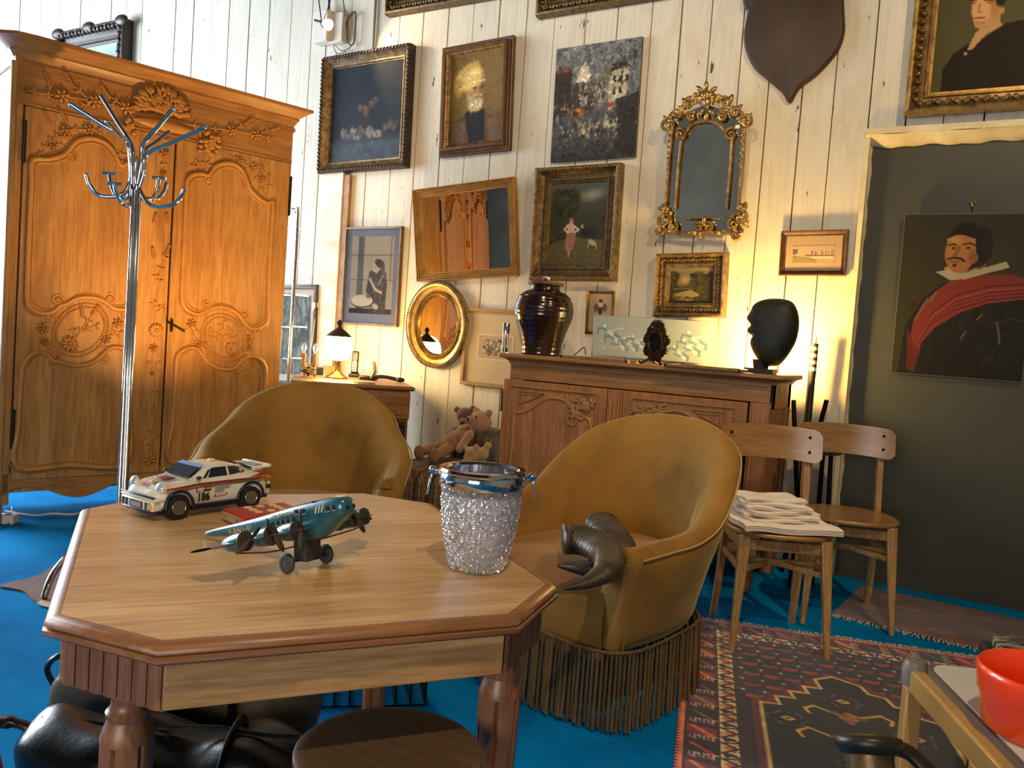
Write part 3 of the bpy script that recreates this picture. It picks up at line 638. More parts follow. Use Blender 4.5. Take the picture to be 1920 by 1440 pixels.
# oval mirror
A = ony(817, 609, YW-.04); T = Matrix.Translation((A.x, YW, A.z)) @ Matrix.Rotation(-.03, 4, 'Y')
t = thing('oval_mirror', 'oval mirror in a beaded gilt frame beside the table lamp', 'mirror', T)
RX = (ony(874, 605, YW-.04)-ony(760, 605, YW-.04)).x/2; RZ = (ony(823, 528, YW-.04)-ony(811, 691, YW-.04)).z/2
def oval(prof, n=96):
    m = M(); v = []; f = []; L = len(prof)
    for d, z in prof:
        for k in range(n): a = 2*PI*k/n; v.append(((RX-d)*math.cos(a), -z, (RZ-d)*math.sin(a)))
    for i in range(L-1):
        for k in range(n): f.append((i*n+k, i*n+(k+1) % n, (i+1)*n+(k+1) % n, (i+1)*n+k))
    return m.add(v, f)
fr = oval([(0, 0), (0, .03), (.006, .045), (.02, .05), (.03, .045), (.034, .035), (.055, .03), (.066, .04), (.075, .038), (.08, .025), (.088, .03), (.096, .018), (.1, .01)]).build('frame', GOLDB, t)
ob = M()
for k in range(90):
    a = 2*PI*k/90; ob.ell((0, 0, 0), (.012, .008, .007), 7, 4, Matrix.Translation(((RX-.008)*math.cos(a), -.044, (RZ-.008)*math.sin(a))) @ Matrix.Rotation(-a-1.2, 4, 'Y'))
for k in range(110):
    a = 2*PI*k/110; ob.ell(((RX-.072)*math.cos(a), -.04, (RZ-.072)*math.sin(a)), .005, 6, 4)
ob.build('beading', GOLD2, fr, smooth=60)
M().prism([((RX-.096)*math.cos(2*PI*k/64), (RZ-.096)*math.sin(2*PI*k/64)) for k in range(64)], -.014, -.002).build('mirror_glass', MIRROR, t, smooth=0)

# shield plaque
t0 = [(1392, -20), (1393, 10), (1400, 18), (1397, 40), (1393, 65), (1397, 95), (1412, 125), (1440, 150), (1465, 172), (1480, 192), (1497, 165), (1530, 140), (1560, 108), (1575, 85), (1583, 55), (1582, 20), (1580, -20), (1576, -60), (1490, -90), (1396, -60)]
pts = [ony(x, y, YW-.03) for x, y in t0]; cx = sum(p.x for p in pts)/len(pts); cz = sum(p.z for p in pts)/len(pts)
SH = [(p.x-cx, p.z-cz) for p in crom(pts, 3, True)]
t = thing('shield_plaque', 'dark wooden shield plaque hanging point down high on the wall', 'plaque', Matrix.Translation((cx, YW, cz)))
m = M(); n = len(SH); v = []; f = []
for k, y in ((1, 0), (1, -.018), (.955, -.034), (.93, -.036)): v += [(x*k, y, z*k) for x, z in SH]
f.append(tuple(3*n+i for i in range(n)))
for i in range(3):
    for k in range(n): f.append((i*n+k, i*n+(k+1) % n, (i+1)*n+(k+1) % n, (i+1)*n+k))
m.add(v, f).build('shield_board', mottled('dark_varnished_wood', '#2a1a0d', '#3d2814', 5, .5, .05), t, smooth=30)

# giltwood mirror: side bars, inner arch, crest of scrolls
def wp(x, y, o=.05): p = ony(x, y, YW-o); return p
MC = wp(1325, 330); t = thing('giltwood_mirror', 'ornate carved giltwood mirror with scrolled crest', 'mirror', Matrix.Translation((MC.x, YW-.03, MC.z)) @ Matrix.Rotation(.06, 4, 'X'))
def lp(x, y, o=.05, d=0): p = wp(x, y, o); return (p.x-MC.x, -(o+d), p.z-MC.z)
gp = [(1262, 240), (1290, 215), (1330, 200), (1370, 213), (1398, 240), (1396, 300), (1388, 350), (1386, 395), (1392, 432), (1250, 436), (1246, 400), (1252, 330)]
M().prism([(lp(x, y, .03)[0], lp(x, y, .03)[2]) for x, y in gp], -.03, -.004).build('mirror_glass', MIRROR, t, smooth=0)
fr = M()
fr.tube([lp(1266, 238), (lp(1258, 300)), lp(1250, 385)], .010, 8); fr.tube([lp(1400, 240), lp(1396, 300), lp(1386, 392)], .010, 8)
fr.tube([lp(1283, 255), (lp(1276, 310)), lp(1268, 392)], .008, 8); fr.tube([lp(1377, 256), lp(1373, 310), lp(1364, 392)], .008, 8)
fr.tube(crom([lp(1272, 262), lp(1288, 252), lp(1305, 235), lp(1330, 230), lp(1352, 237), lp(1368, 254), lp(1380, 260)], 6), .009, 8)
fr.tube([lp(1285, 410), lp(1352, 410)], .006, 8); fr.tube(crom([lp(1246, 430), lp(1290, 438), lp(1325, 434), lp(1355, 438), lp(1395, 432)], 6), .012, 8)
fr.tube(crom([lp(1256, 232), lp(1268, 215), lp(1290, 205), lp(1305, 192), lp(1318, 182), lp(1330, 178), lp(1344, 184), lp(1358, 196), lp(1372, 206), lp(1392, 214), lp(1402, 235)], 5), .013, 8)
fo = fr.build('frame', GOLD, t)
orn = M()
def scroll(x, y, r, turns=1.4, th=.012, s=1, a0=0, o=.055):
    c = lp(x, y, o); pts = []
    for i in range(26):
        q = i/25; a = a0+s*q*turns*2*PI; rr = r*(1-.85*q); pts.append((c[0]+rr*math.cos(a), c[1]-.004*q, c[2]+rr*math.sin(a)))
    orn.tube(pts, [th*(1-.4*i/25) for i in range(26)], 6)
def leaf(x, y, l, ang, w_=.35, o=.058):
    c = lp(x, y, o); orn.ell((0, 0, 0), (l, .012, l*w_*1.3), 8, 5, Matrix.Translation(c) @ Matrix.Rotation(-ang, 4, 'Y'))
for (x, y, r, s, a0) in [(1256, 238, .04, 1, 0), (1403, 232, .04, -1, PI), (1275, 215, .03, -1, 1), (1385, 212, .03, 1, 2), (1298, 198, .035, 1, .5), (1362, 198, .035, -1, 2.4), (1280, 255, .035, -1, 2), (1375, 254, .035, 1, 1), (1302, 222, .025, 1, 1), (1358, 222, .025, -1, 2),
                          (1246, 415, .045, 1, 0), (1390, 408, .045, -1, PI), (1262, 425, .03, -1, 1), (1376, 420, .03, 1, 2), (1240, 432, .025, 1, 3), (1380, 440, .022, -1, 0), (1250, 392, .025, 1, 2), (1392, 388, .025, -1, 1), (1312, 425, .025, 1, 1), (1330, 425, .025, -1, 2)]: scroll(x, y, r, s=s, a0=a0)
for k in range(46):
    q = rnd.uniform(0, 1); sx_ = rnd.choice((-1, 1)); leaf(1331+sx_*(8+62*q), 186+38*q*q+10*q+rnd.uniform(-7, 7), rnd.uniform(.012, .022), rnd.uniform(0, 6.28), .5, .058)
for k in range(40):
    sx_ = rnd.choice((1250, 1388)); leaf(sx_+rnd.uniform(-14, 14), 415+rnd.uniform(-26, 18), rnd.uniform(.010, .018), rnd.uniform(0, 6.28), .5, .056)
for i in range(5): leaf(1331-8*math.cos(PI*(i+.5)/5), 190-8*math.sin(PI*(i+.5)/5), .024, PI-PI*(i+.5)/5, .5, .066)
for x, y, l, g in [(1318, 172, .03, 2.4), (1342, 174, .03, .7), (1330, 166, .03, 1.57), (1315, 190, .03, 2.2), (1348, 192, .03, .9), (1290, 195, .03, 2.2), (1374, 192, .035, 1.2), (1282, 207, .025, 2.6), (1390, 205, .025, .6), (1330, 222, .03, -1.57), (1320, 214, .025, -2.4), (1340, 214, .025, -.7),
                   (1322, 415, .03, 1.57), (1314, 440, .025, -1.57), (1244, 400, .03, 1.4), (1396, 395, .03, 1.6), (1410, 222, .022, 1.2), (1252, 226, .022, 1.8), (1300, 436, .03, 0), (1345, 436, .03, 0)]: leaf(x, y, l, g)
orn.ell(lp(1331, 196, .07), (.022, .02, .03), 10, 8)
for x in (1259, 1398):
    for k in range(14): q = k/13; orn.ell(lp(x-q*10+(0 if x < 1300 else -2), 245+q*140, .06), (.006, .006, .010), 6, 4)
orn.build('carved_scrolls', GOLDB, fo, smooth=60)
M().box(lp(1387, 240, .07), (.024, .003, .018)).build('paper_tag', mat('white_paper', '#d8d4c8', .7), t)
# ------------------------------------------------------------------ armoire
AO = onz(5, 940, .12); AO.z = 0; AR = math.radians(73.32)
AM = fmat(AO, AR); AMI = AM.inverted()
def pl_local(Mi, px, py, c=0.0):
    o = Mi @ cO; d = Mi.to_3x3() @ ray(px, py); t = (c-o.y)/d.y; return o+d*t
def A2(px, py, c=-.02): p = pl_local(AMI, px, py, c); return (p.x, p.y, p.z)
arm = thing('armoire', 'tall honey oak armoire carved with scrolls, flowers and wheat', 'wardrobe', AM)
XL, XR = -.02, 1.452; AD = .56
zd1 = A2(46, 197)[2]; zc = A2(300, 222)[2]
b = M()
b.bb(XL, XL+.02, .02, AD, .14, 2.30).bb(XR-.02, XR, .02, AD, .14, 2.30).bb(XL, XR, AD-.015, AD, .14, 2.30).bb(XL, XR, 0, AD, 2.27, 2.31).bb(XL, XR, 0, AD, .16, .19)
b.build('carcass', OAK, arm, bevel=.004)
xdl = A2(40, 400)[0]; xdr = A2(535, 500)[0]
b = M().bb(XL, xdl-.004, -.012, .04, .10, zd1+.02).bb(xdr+.004, XR, -.012, .04, .10, zd1+.02)
b.cyl((XL, .0, .1), (XL, .0, 2.28), .018, n=10)
b.build('corner_stile', OAK, arm, bevel=.006)
b = M().bb(XL, XR, -.014, .03, zd1+.006, 2.29).bb(XL, XR, -.02, .0, zd1+.002, zd1+.016)
b.build('frieze_rail', OAKX, arm, bevel=.003)
# scalloped base rail
bp = [(XL, .26), (XR, .26), (XR, .10)]
sc = []
for i in range(61):
    u = i/60; k = abs(u-.5)*2
    z = .15+.035*math.sin(k*PI*3.0)*(1 if k < .95 else 0)-(.05*math.exp(-((u-.5)/.04)**2))-(.06 if u < .04 else 0)
    sc.append((XR-(XR-XL)*u, z))
M().prism(bp+sc, -.012, .03).build('scalloped_base_rail', OAKX, arm, bevel=.003)
b = M()
for x in (XL-.005, XR-.04):
    for y in (.04, AD-.04): b.box((x, y, .08), (.05, .07, .16), taper=1.1)
b.build('foot', OAK, arm, bevel=.01)
# cornice: a profile carried round the front and both sides
cp = [(0, 2.265), (.012, 2.265), (.014, 2.285), (.006, 2.292), (.010, 2.305), (.022, 2.325), (.030, 2.335), (.028, 2.345), (.045, 2.358), (.066, 2.375), (.078, 2.384), (.088, 2.386), (.088, 2.402), (0, 2.405)]
path = [((XR, AD), (1, 0)), ((XR, 0), (1, -1)), ((XL+.08, 0), (0, -1)), ((XL+.03, .012), (-.5, -1)), ((XL+.008, .035), (-1, -.5)), ((XL, .08), (-1, 0)), ((XL, AD), (-1, 0))]
v = []; f = []; L = len(cp)
for (p, d) in path:
    for o_, z in cp: v.append((p[0]+d[0]*o_, p[1]+d[1]*o_, z))
for i in range(len(path)-1):
    for k in range(L-1): f.append((i*L+k, i*L+k+1, (i+1)*L+k+1, (i+1)*L+k))
M().add(v, f).bb(XL, XR, 0, AD, 2.39, 2.4).build('cornice', OAKX, arm, smooth=25)
# doors
gapx = A2(321, 440)[0]
zb = A2(150, 890)[2]
def moulding(m, pts, r=.013, closed=True, y=-.03):
    P = crom([A2(x, y_, -.022) for x, y_ in pts], 4, closed)
    m.tube([(p.x, -.027, p.z) for p in P], r, 8, closed, up=(0, 1, 0), flat=1.25)
    c = sum(P, Vector())/len(P)
    m.tube([(p.x+(c.x-p.x)*.075, -.028, p.z+(c.z-p.z)*.05) for p in P], r*.45, 6, closed, up=(0, 1, 0)); m.tube([(p.x-(c.x-p.x)*.06, -.022, p.z-(c.z-p.z)*.04) for p in P], r*.35, 6, closed, up=(0, 1, 0))
    return P
def flower(m, px, py, r, petals=6, y=-.03):
    c = A2(px, py, -.022)
    for k in range(petals):
        a = 2*PI*k/petals+.3
        m.ell((0, 0, 0), (r*.42, .012, r*.22), 6, 4, Matrix.Translation((c[0]+math.cos(a)*r*.58, y, c[2]+math.sin(a)*r*.58)) @ Matrix.Rotation(-a, 4, 'Y') @ Matrix.Rotation(.35, 4, 'Z'))
    m.ell((c[0], y-.006, c[2]), (r*.24, .012, r*.24), 8, 5)
def stem(m, pts, r=.006):
    P = crom([A2(x, y, -.022) for x, y in pts], 4); m.tube([(p.x, -.024, p.z) for p in P], [r*(1-.5*i/len(P)) for i in range(len(P))], 5)
    for i in range(2, len(P)-1, 3):
        d = (P[i+1]-P[i-1]).normalized(); a = math.atan2(d.z, d.x)
        for s in (-1, 1):
            q = a+s*.9; m.ell((0, 0, 0), (.016, .009, .006), 6, 4, Matrix.Translation((P[i].x+math.cos(q)*.012, -.025, P[i].z+math.sin(q)*.012)) @ Matrix.Rotation(-q, 4, 'Y'))
def wheat(m, x, y, ang, l=.06):
    c = A2(x, y, -.022)
    for k in range(6):
        for s in (-1, 1):
            q = math.radians(ang)+s*.45; t = k*l/6
            m.ell((0, 0, 0), (.011, .009, .005), 6, 4, Matrix.Translation((c[0]+math.cos(math.radians(ang))*t+math.cos(q)*.006, -.026, c[2]+math.sin(math.radians(ang))*t+math.sin(q)*.006)) @ Matrix.Rotation(-q, 4, 'Y'))
def sscroll(m, px, py, r, s=1, a0=0):
    c = A2(px, py, -.022); pts = []
    for i in range(22):
        q = i/21; a = a0+s*q*1.5*2*PI; rr = r*(1-.8*q); pts.append((c[0]+rr*math.cos(a), -.026-.004*q, c[2]+rr*math.sin(a)))
    m.tube(pts, [.010*(1-.3*i/21) for i in range(22)], 6)
    m.ell((c[0], -.03, c[2]), (r*.3, .008, r*.3), 8, 5)
def rope(m, cx, cy, a_, b_, tilt, n=56):
    t = math.radians(tilt)
    for k in range(n):
        q = 2*PI*k/n; x = cx+a_*math.cos(q)*math.cos(t)-b_*math.sin(q)*math.sin(t); y = cy+a_*math.cos(q)*math.sin(t)+b_*math.sin(q)*math.cos(t)
        c = A2(x, y, -.022); m.ell(c, (.0075, .011, .006), 6, 4)
def door(name, x0, x1):
    d = M().bb(x0, x1, -.022, .006, zb_door, zd1).build(name, OAK, arm, bevel=.004); return d
zb_door = A2(30, 900)[2]
dl = door('door', xdl, gapx-.003); dr = door('door', gapx+.006, xdr)
upL = [(60, 301), (87, 299), (112, 293), (125, 285), (142, 266), (158, 260), (177, 260), (196, 268), (210, 282), (221, 303), (228, 311), (240, 304), (250, 300), (258, 312), (257, 380), (254, 480), (250, 560), (246, 571), (237, 579), (225, 580), (210, 577), (200, 569), (183, 560), (162, 557), (142, 560), (125, 569), (112, 573), (104, 581), (90, 587), (71, 586), (56, 577), (50, 562), (51, 500), (54, 420), (58, 340)]
loL = [(40, 698), (44, 683), (56, 667), (75, 660), (90, 667), (98, 677), (112, 679), (129, 684), (150, 685), (171, 680), (185, 671), (196, 661), (208, 652), (227, 652), (238, 659), (244, 675), (240, 760), (236, 868), (130, 872), (31, 876), (34, 800), (37, 740)]
upR = [(349, 347), (353, 333), (363, 327), (378, 326), (388, 329), (394, 324), (403, 312), (422, 306), (440, 309), (453, 320), (461, 337), (466, 352), (474, 362), (488, 375), (501, 381), (511, 381), (508, 430), (504, 500), (501, 580), (500, 598), (494, 609), (475, 617), (462, 611), (453, 599), (444, 588), (429, 579), (412, 575), (396, 578), (385, 583), (379, 586), (369, 589), (354, 584), (344, 573), (340, 555), (343, 480), (346, 410)]
loR = [(330, 677), (337, 661), (354, 652), (369, 655), (379, 667), (386, 678), (397, 685), (410, 691), (427, 693), (440, 688), (450, 678), (465, 669), (481, 671), (494, 684), (497, 711), (492, 770), (487, 856), (400, 860), (318, 865), (322, 800), (327, 730)]
for dd, pth in ((dl, (upL, loL)), (dr, (upR, loR))):
    mm = M()
    for k, p_ in enumerate(pth):
        P = moulding(mm, p_)
        q = M().prism([(p.x, p.z) for p in P], -.030, -.02); q.build('panel', OAK, dd, smooth=0)
    mm.build('panel_moulding', OAKC, dd, smooth=60)
c1 = M()
for a_ in [(133, 295, .028, -1, 1.5), (226, 312, .026, 1, 1), (107, 563, .03, 1, 0), (206, 561, .03, -1, 2), (100, 680, .03, -1, 1), (196, 673, .03, 1, 2)]: sscroll(c1, *a_)
rope(c1, 151, 619, 49, 38, -38); rope(c1, 151, 619, 56, 45, -38, 80)
for a_ in [(123, 245, .032), (165, 243, .032), (98, 276, .02), (80, 615, .032), (83, 640, .022), (221, 606, .03), (199, 636, .028), (130, 644, .045, 9), (136, 650, .03), (292, 619, .042, 12), (287, 652, .026), (307, 287, .028), (305, 327, .02), (280, 860, .035), (284, 700, .014)]: flower(c1, *a_)
for q in [[(80, 290), (90, 268), (105, 256), (123, 245)], [(130, 243), (150, 243), (165, 243), (187, 246)], [(95, 262), (94, 285)], [(108, 258), (112, 280)], [(143, 632), (160, 608), (172, 592)], [(150, 622), (176, 612), (184, 614)], [(140, 632), (135, 612)], [(84, 612), (96, 598), (106, 592)], [(80, 622), (82, 640), (92, 648), (108, 668)], [(188, 668), (200, 636), (206, 620), (222, 606), (236, 590)],
          [(202, 632), (220, 622), (230, 632)], [(290, 610), (297, 540), (300, 505), (310, 480)], [(298, 540), (288, 500)], [(294, 580), (284, 560)], [(295, 585), (308, 572)], [(289, 660), (287, 720), (290, 745)], [(288, 665), (276, 690)], [(288, 665), (300, 690)], [(286, 790), (280, 820), (278, 850)], [(280, 830), (270, 812)], [(281, 826), (296, 812)], [(308, 275), (309, 255)], [(307, 290), (306, 325), (303, 350)], [(228, 306), (232, 275), (238, 250)], [(228, 306), (222, 280)]]: stem(c1, q)
for a_ in [(92, 232, 110), (125, 230, 120), (76, 285, 250), (135, 258, 190), (288, 485, 100), (310, 478, 70), (172, 590, 60), (155, 595, 100), (292, 400, 260, .05), (312, 400, 280, .05), (284, 775, 90)]: wheat(c1, *a_)
for i in range(26): 
    a = rnd.uniform(0, 2*PI); r = rnd.uniform(0, 20); c = A2(240+r*math.cos(a)*.7, 240+r*math.sin(a)*.9); c1.ell((c[0], -.034, c[2]), (.014, .014, .012), 7, 5)
c1.build('flower_carving', OAKC, dl, smooth=60)
c1 = M()
for a_ in [(390, 341, .034, 1, 1.2), (464, 355, .028, 1, 1), (385, 573, .03, 1, 0), (457, 592, .03, -1, 2), (381, 680, .03, -1, 1), (452, 692, .03, 1, 2)]: sscroll(c1, *a_)
rope(c1, 420, 633, 40, 33, 50); rope(c1, 420, 633, 47, 39, 50, 76)
for a_ in [(447, 302, .03), (475, 314, .03), (490, 337, .022), (358, 607, .03), (376, 645, .03), (468, 636, .03), (468, 652, .024), (433, 653, .042, 9), (436, 662, .028)]: flower(c1, *a_)
for q in [[(430, 292), (447, 302), (475, 314), (500, 305)], [(478, 320), (484, 345), (498, 370)], [(495, 322), (505, 340), (500, 365)], [(430, 642), (418, 625), (413, 612), (420, 600)], [(424, 634), (400, 622), (388, 620)], [(424, 638), (400, 632), (392, 638)], [(428, 640), (425, 622), (440, 612)], [(432, 645), (432, 628), (446, 628)], [(360, 610), (370, 630), (376, 645), (386, 668)], [(352, 648), (366, 640)], [(346, 620), (356, 610)], [(470, 632), (484, 622), (492, 615)], [(468, 656), (458, 668), (450, 682)], [(386, 325), (383, 290), (380, 275)], [(387, 325), (394, 296), (402, 275)], [(364, 322), (364, 306), (376, 304)]]: stem(c1, q)
for a_ in [(375, 258, 95), (402, 266, 60), (486, 330, 70), (500, 345, 80)]: wheat(c1, *a_)
for i in range(34):
    a = rnd.uniform(0, 2*PI); r = rnd.uniform(0, 24); c = A2(390+r*math.cos(a)*.9, 270+r*math.sin(a)*.9); c1.ell((c[0], -.034, c[2]), (.015, .014, .013), 7, 5)
c1.build('flower_carving', OAKC, dr, smooth=60)
# frieze carving with the big bouquet
c1 = M()
for i in range(150):
    a = rnd.uniform(0, PI); r = rnd.random()**.5
    x = 302+math.cos(a)*52*r; y = 214-math.sin(a)*50*r*(1 if rnd.random() < .9 else 1.1)+math.cos(a)*52*r*.2; c = A2(x, y, -.03)
    c1.ell((0, 0, 0), (.026, .013, .010), 7, 4, Matrix.Translation((c[0], -.04-.035*(1-r), c[2])) @ Matrix.Rotation(-a+rnd.uniform(-.4, .4), 4, 'Y') @ Matrix.Rotation(.6, 4, 'Z'))
c = A2(310, 236, -.03); c1.ell((c[0], -.03, c[2]), (.17, .02, .03), 12, 6)
c1.build('bouquet_carving', OAKC, arm, smooth=60)
c1 = M()
for a_ in [(116, 180, .04), (177, 191, .04), (237, 203, .04), (48, 168, .02), (433, 245, .034), (480, 254, .034)]: flower(c1, *a_)
for q in [[(48, 168), (80, 176), (116, 180), (177, 191), (237, 203), (262, 208)], [(112, 186), (96, 193)], [(168, 196), (150, 200)], [(162, 183), (138, 160)], [(232, 200), (205, 180)], [(340, 232), (390, 240), (433, 245), (480, 254), (515, 262)], [(440, 242), (460, 232)], [(488, 250), (510, 244)]]: stem(c1, q)
for a_ in [(95, 165, 112, .08), (140, 165, 125, .08), (206, 184, 130, .07), (460, 232, 40), (508, 245, 30)]: wheat(c1, *a_)
c1.build('frieze_carving', OAKC, arm, smooth=60)
h = M()
for (x, z0, z1) in ((xdl-.001, A2(33, 225)[2], A2(30, 300)[2]), (xdl-.001, A2(8, 770)[2], A2(5, 840)[2]), (xdr+.001, A2(530, 330)[2], A2(528, 400)[2])): h.cyl((x, -.026, z0), (x, -.026, z1), .008, n=8).ell((x, -.026, z0), .009, 8, 5).ell((x, -.026, z1), .009, 8, 5)
h.build('hinge', BLACKM, arm)
k = A2(320, 610); M().box((k[0], -.034, k[2]), (.012, .006, .07)).tube([(k[0]-.03, -.04, k[2]+.02), (k[0]+.07, -.045, k[2]-.03)], .004, 6).build('lock_handle', BLACKM, arm)

# ------------------------------------------------------------------ coat stand
CZ = 1.665
ph = onz(256, 365, CZ); CX, CY = ph.x, ph.y
cs = thing('coat_stand', 'chrome tubular coat stand in front of the armoire', 'coat rack', Matrix.Translation((CX, CY, 0)))
bx = onz(219, 1120, 0); lean = Vector((bx.x-CX, bx.y-CY, 0)); lean *= .25
m = M()
for k in range(3):
    a = 2*PI*k/3+.4; m.tube([(lean.x+.013*math.cos(a), lean.y+.013*math.sin(a), .02), (.013*math.cos(a), .013*math.sin(a), CZ+.02)], .0125, 12)
m.build('pole', CHROME, cs, smooth=60)
camr = _rt; camf = Vector((-math.sin(_a), math.cos(_a), 0))
def cpt(px, py, dd): 
    """point at pixel, depth offset dd from the stand's axis"""
    r_ = ray(px, py); o_ = Vector((CX, CY, CZ)); t_ = ((o_-cO).dot(camf)+dd)/r_.dot(camf); p = cO+r_*t_; return p-Vector((CX, CY, 0))
for tip, mid, dd in [((133, 196), (236, 262), -.10), ((190, 180), (246, 270), .08), ((201, 228), (240, 270), -.16), ((325, 203), (268, 272), -.06), ((320, 315), (270, 285), .12), ((385, 238), (275, 290), -.10)]:
    if tip == (320, 315): tip = (316, 248)
    P = crom([cpt(*tip, dd), cpt((tip[0]*.45+mid[0]*.55), (tip[1]*.45+mid[1]*.55), dd*.5), cpt(*mid, dd*.12), cpt((mid[0]*.6+256*.4) if mid[0] < 256 else (mid[0]*.75+256*.25), mid[1]+35, dd*.05), cpt(250+(mid[0]-250)*.25, 365, 0)], 6)
    hk = M().tube(P, .0105, 10); hk.ell(P[0], .011, 10, 6); hk.build('upper_hook', CHROME, cs, smooth=60)
for tip, low, dd in [((162, 328), (190, 368), -.06), ((205, 326), (222, 372), .06), ((215, 345), (232, 384), -.14), ((298, 334), (285, 374), .03), ((345, 355), (318, 386), -.06), ((312, 345), (295, 372), .12)]:
    P = crom([cpt(*tip, dd), cpt(tip[0]*.7+low[0]*.3, tip[1]*.45+low[1]*.55, dd*.9), cpt(*low, dd*.6), cpt(low[0]*.4+254*.6, low[1]-3, dd*.2), cpt(250+(low[0]-250)*.1, 340, 0), cpt(252+(low[0]-250)*.08, 300, 0)], 6)
    hk = M().tube(P, .0105, 10); hk.ell(P[0], .011, 10, 6)
    if tip[0] in (205, 298, 215): d = camr*.03; hk.tube([P[0]-d, P[0]+d*1.1], .0095, 10)
    hk.build('lower_hook', CHROME, cs, smooth=60)
ft = M()
base = Vector((lean.x, lean.y, 0)); FT = onz(82, 1128, 0)-Vector((CX, CY, 0))-base; FL = FT.length/.25
o3 = Vector((CX, CY, 0)); T1 = onz(82, 1128, 0)-o3-base; T2 = onz(143, 957, 0)-o3-base; T3 = -T1*.8; T4 = -T2.normalized()*.3
for d in (T1, T2.normalized()*min(.5, T2.length), T3, T4):
    ft.tube(crom([base+d*.03+Vector((0, 0, .16)), base+d*.24+Vector((0, 0, .13)), base+d*.64+Vector((0, 0, .135)), base+d*.9+Vector((0, 0, .09)), base+d+Vector((0, 0, .014))], 6), .0125, 10)
ft.cyl(base+Vector((0, 0, .1)), base+Vector((0, 0, .17)), .03)
ft.build('base_feet', CHROME, cs, smooth=60)

# ------------------------------------------------------------------ sideboard
SY = 3.90; SBX0, SBX1 = -2.262, -.862; SD = .46; SZ = 1.03
SMt = Matrix.Translation((SBX0, SY, 0)); SMI = SMt.inverted()
def S2(px, py, c=-.02): p = pl_local(SMI, px, py, c); return (p.x, p.y, p.z)
sb = thing('sideboard', 'stripped pine sideboard with carved panelled doors', 'sideboard', SMt)
SW = SBX1-SBX0
b = M().bb(0, .09, 0, .05, .16, SZ-.03).bb(SW-.09, SW, 0, .05, .16, SZ-.03)
b.bb(0, .02, .04, SD, .18, SZ-.03).bb(0, SW, SD-.02, SD, .18, SZ-.03).bb(0, SW, .0, SD, .2, .23)
b.bb(SW-.02, SW-.004, .04, SD, .18, SZ-.03).bb(SW-.02, SW+.0, .04, .11, .18, SZ-.03).bb(SW-.02, SW, SD-.07, SD, .18, SZ-.03).bb(SW-.02, SW, .04, SD, SZ-.17, SZ-.03).bb(SW-.02, SW, .04, SD, .18, .3)
b.build('carcass', PINE, sb, bevel=.004)
cp = [(0, SZ-.05), (.008, SZ-.05), (.012, SZ-.038), (.024, SZ-.028), (.044, SZ-.022), (.05, SZ-.018), (.05, SZ-.004), (.046, SZ), (0, SZ)]
path = [((SW, SD), (1, 0)), ((SW, 0), (1, -1)), ((0, 0), (-1, -1)), ((0, SD), (-1, 0))]; v = []; f = []; L = len(cp)
for (p, d) in path:
    for o_, z in cp: v.append((p[0]+d[0]*o_, p[1]+d[1]*o_, z))
for i in range(3):
    for k in range(L-1): f.append((i*L+k, i*L+k+1, (i+1)*L+k+1, (i+1)*L+k))
M().add(v, f).bb(-.0, SW, 0, SD, SZ-.012, SZ).build('top_board', PINEX, sb, smooth=25)
M().bb(0, SW, -.004, .04, SZ-.135, SZ-.03).bb(.0, SW, -.012, .0, SZ-.06, SZ-.045).build('top_rail', PINEX, sb, bevel=.003)
dz1 = SZ-.14; dz0 = .235
d0 = (S2(945, 705)[0], S2(1138, 730)[0]); d1 = (S2(1170, 715)[0], S2(1402, 745)[0])
xc0, xc1 = d0[1]+.004, d1[0]-.004
b = M().bb(xc0, xc1, -.014, .03, dz0, dz1)
for k in range(3): b.cyl((xc0+(xc1-xc0)*(k+.8)/3.6, -.014, dz0+.05), (xc0+(xc1-xc0)*(k+.8)/3.6, -.014, dz1-.05), .007, n=8)
b.build('centre_stile', PINE, sb, bevel=.003)
bp = [(0, .25), (SW, .25), (SW, .1)]+[(SW-SW*u/40, .17+.03*math.sin(abs(u/40-.5)*2*PI*2.5)-(.06 if abs(u/40-.5) > .46 else 0)) for u in range(41)]
M().prism(bp, -.016, .03).bb(0, SW, -.03, 0, .235, .25).build('scalloped_base_rail', PINEX, sb, bevel=.003)
ft = []
for x in (.04, SW-.04):
    m = M().tube(crom([(x, .03, .17), (x, .0, .1), (x+(.01 if x > .5 else -.01), -.03, .05), (x, -.035, .02)], 5), [.05, .046, .044, .04, .038, .034, .032, .03, .028, .026, .026, .026, .028, .03, .03, .03], 10)
    sp = []
    for i in range(20): q = i/19; r = .028*(1-.8*q); a = 1+q*9; sp.append((x+r*math.cos(a)*.2, -.045-.012*q+r*.0, .035+r*math.sin(a)))
    m.ell((x, -.035, .03), (.03, .028, .03), 12, 8)
    m.build('scroll_foot', PINE, sb, smooth=60)
    M().box((x, SD-.03, .09), (.06, .06, .18), taper=1.1).build('back_foot', PINE, sb, bevel=.008)
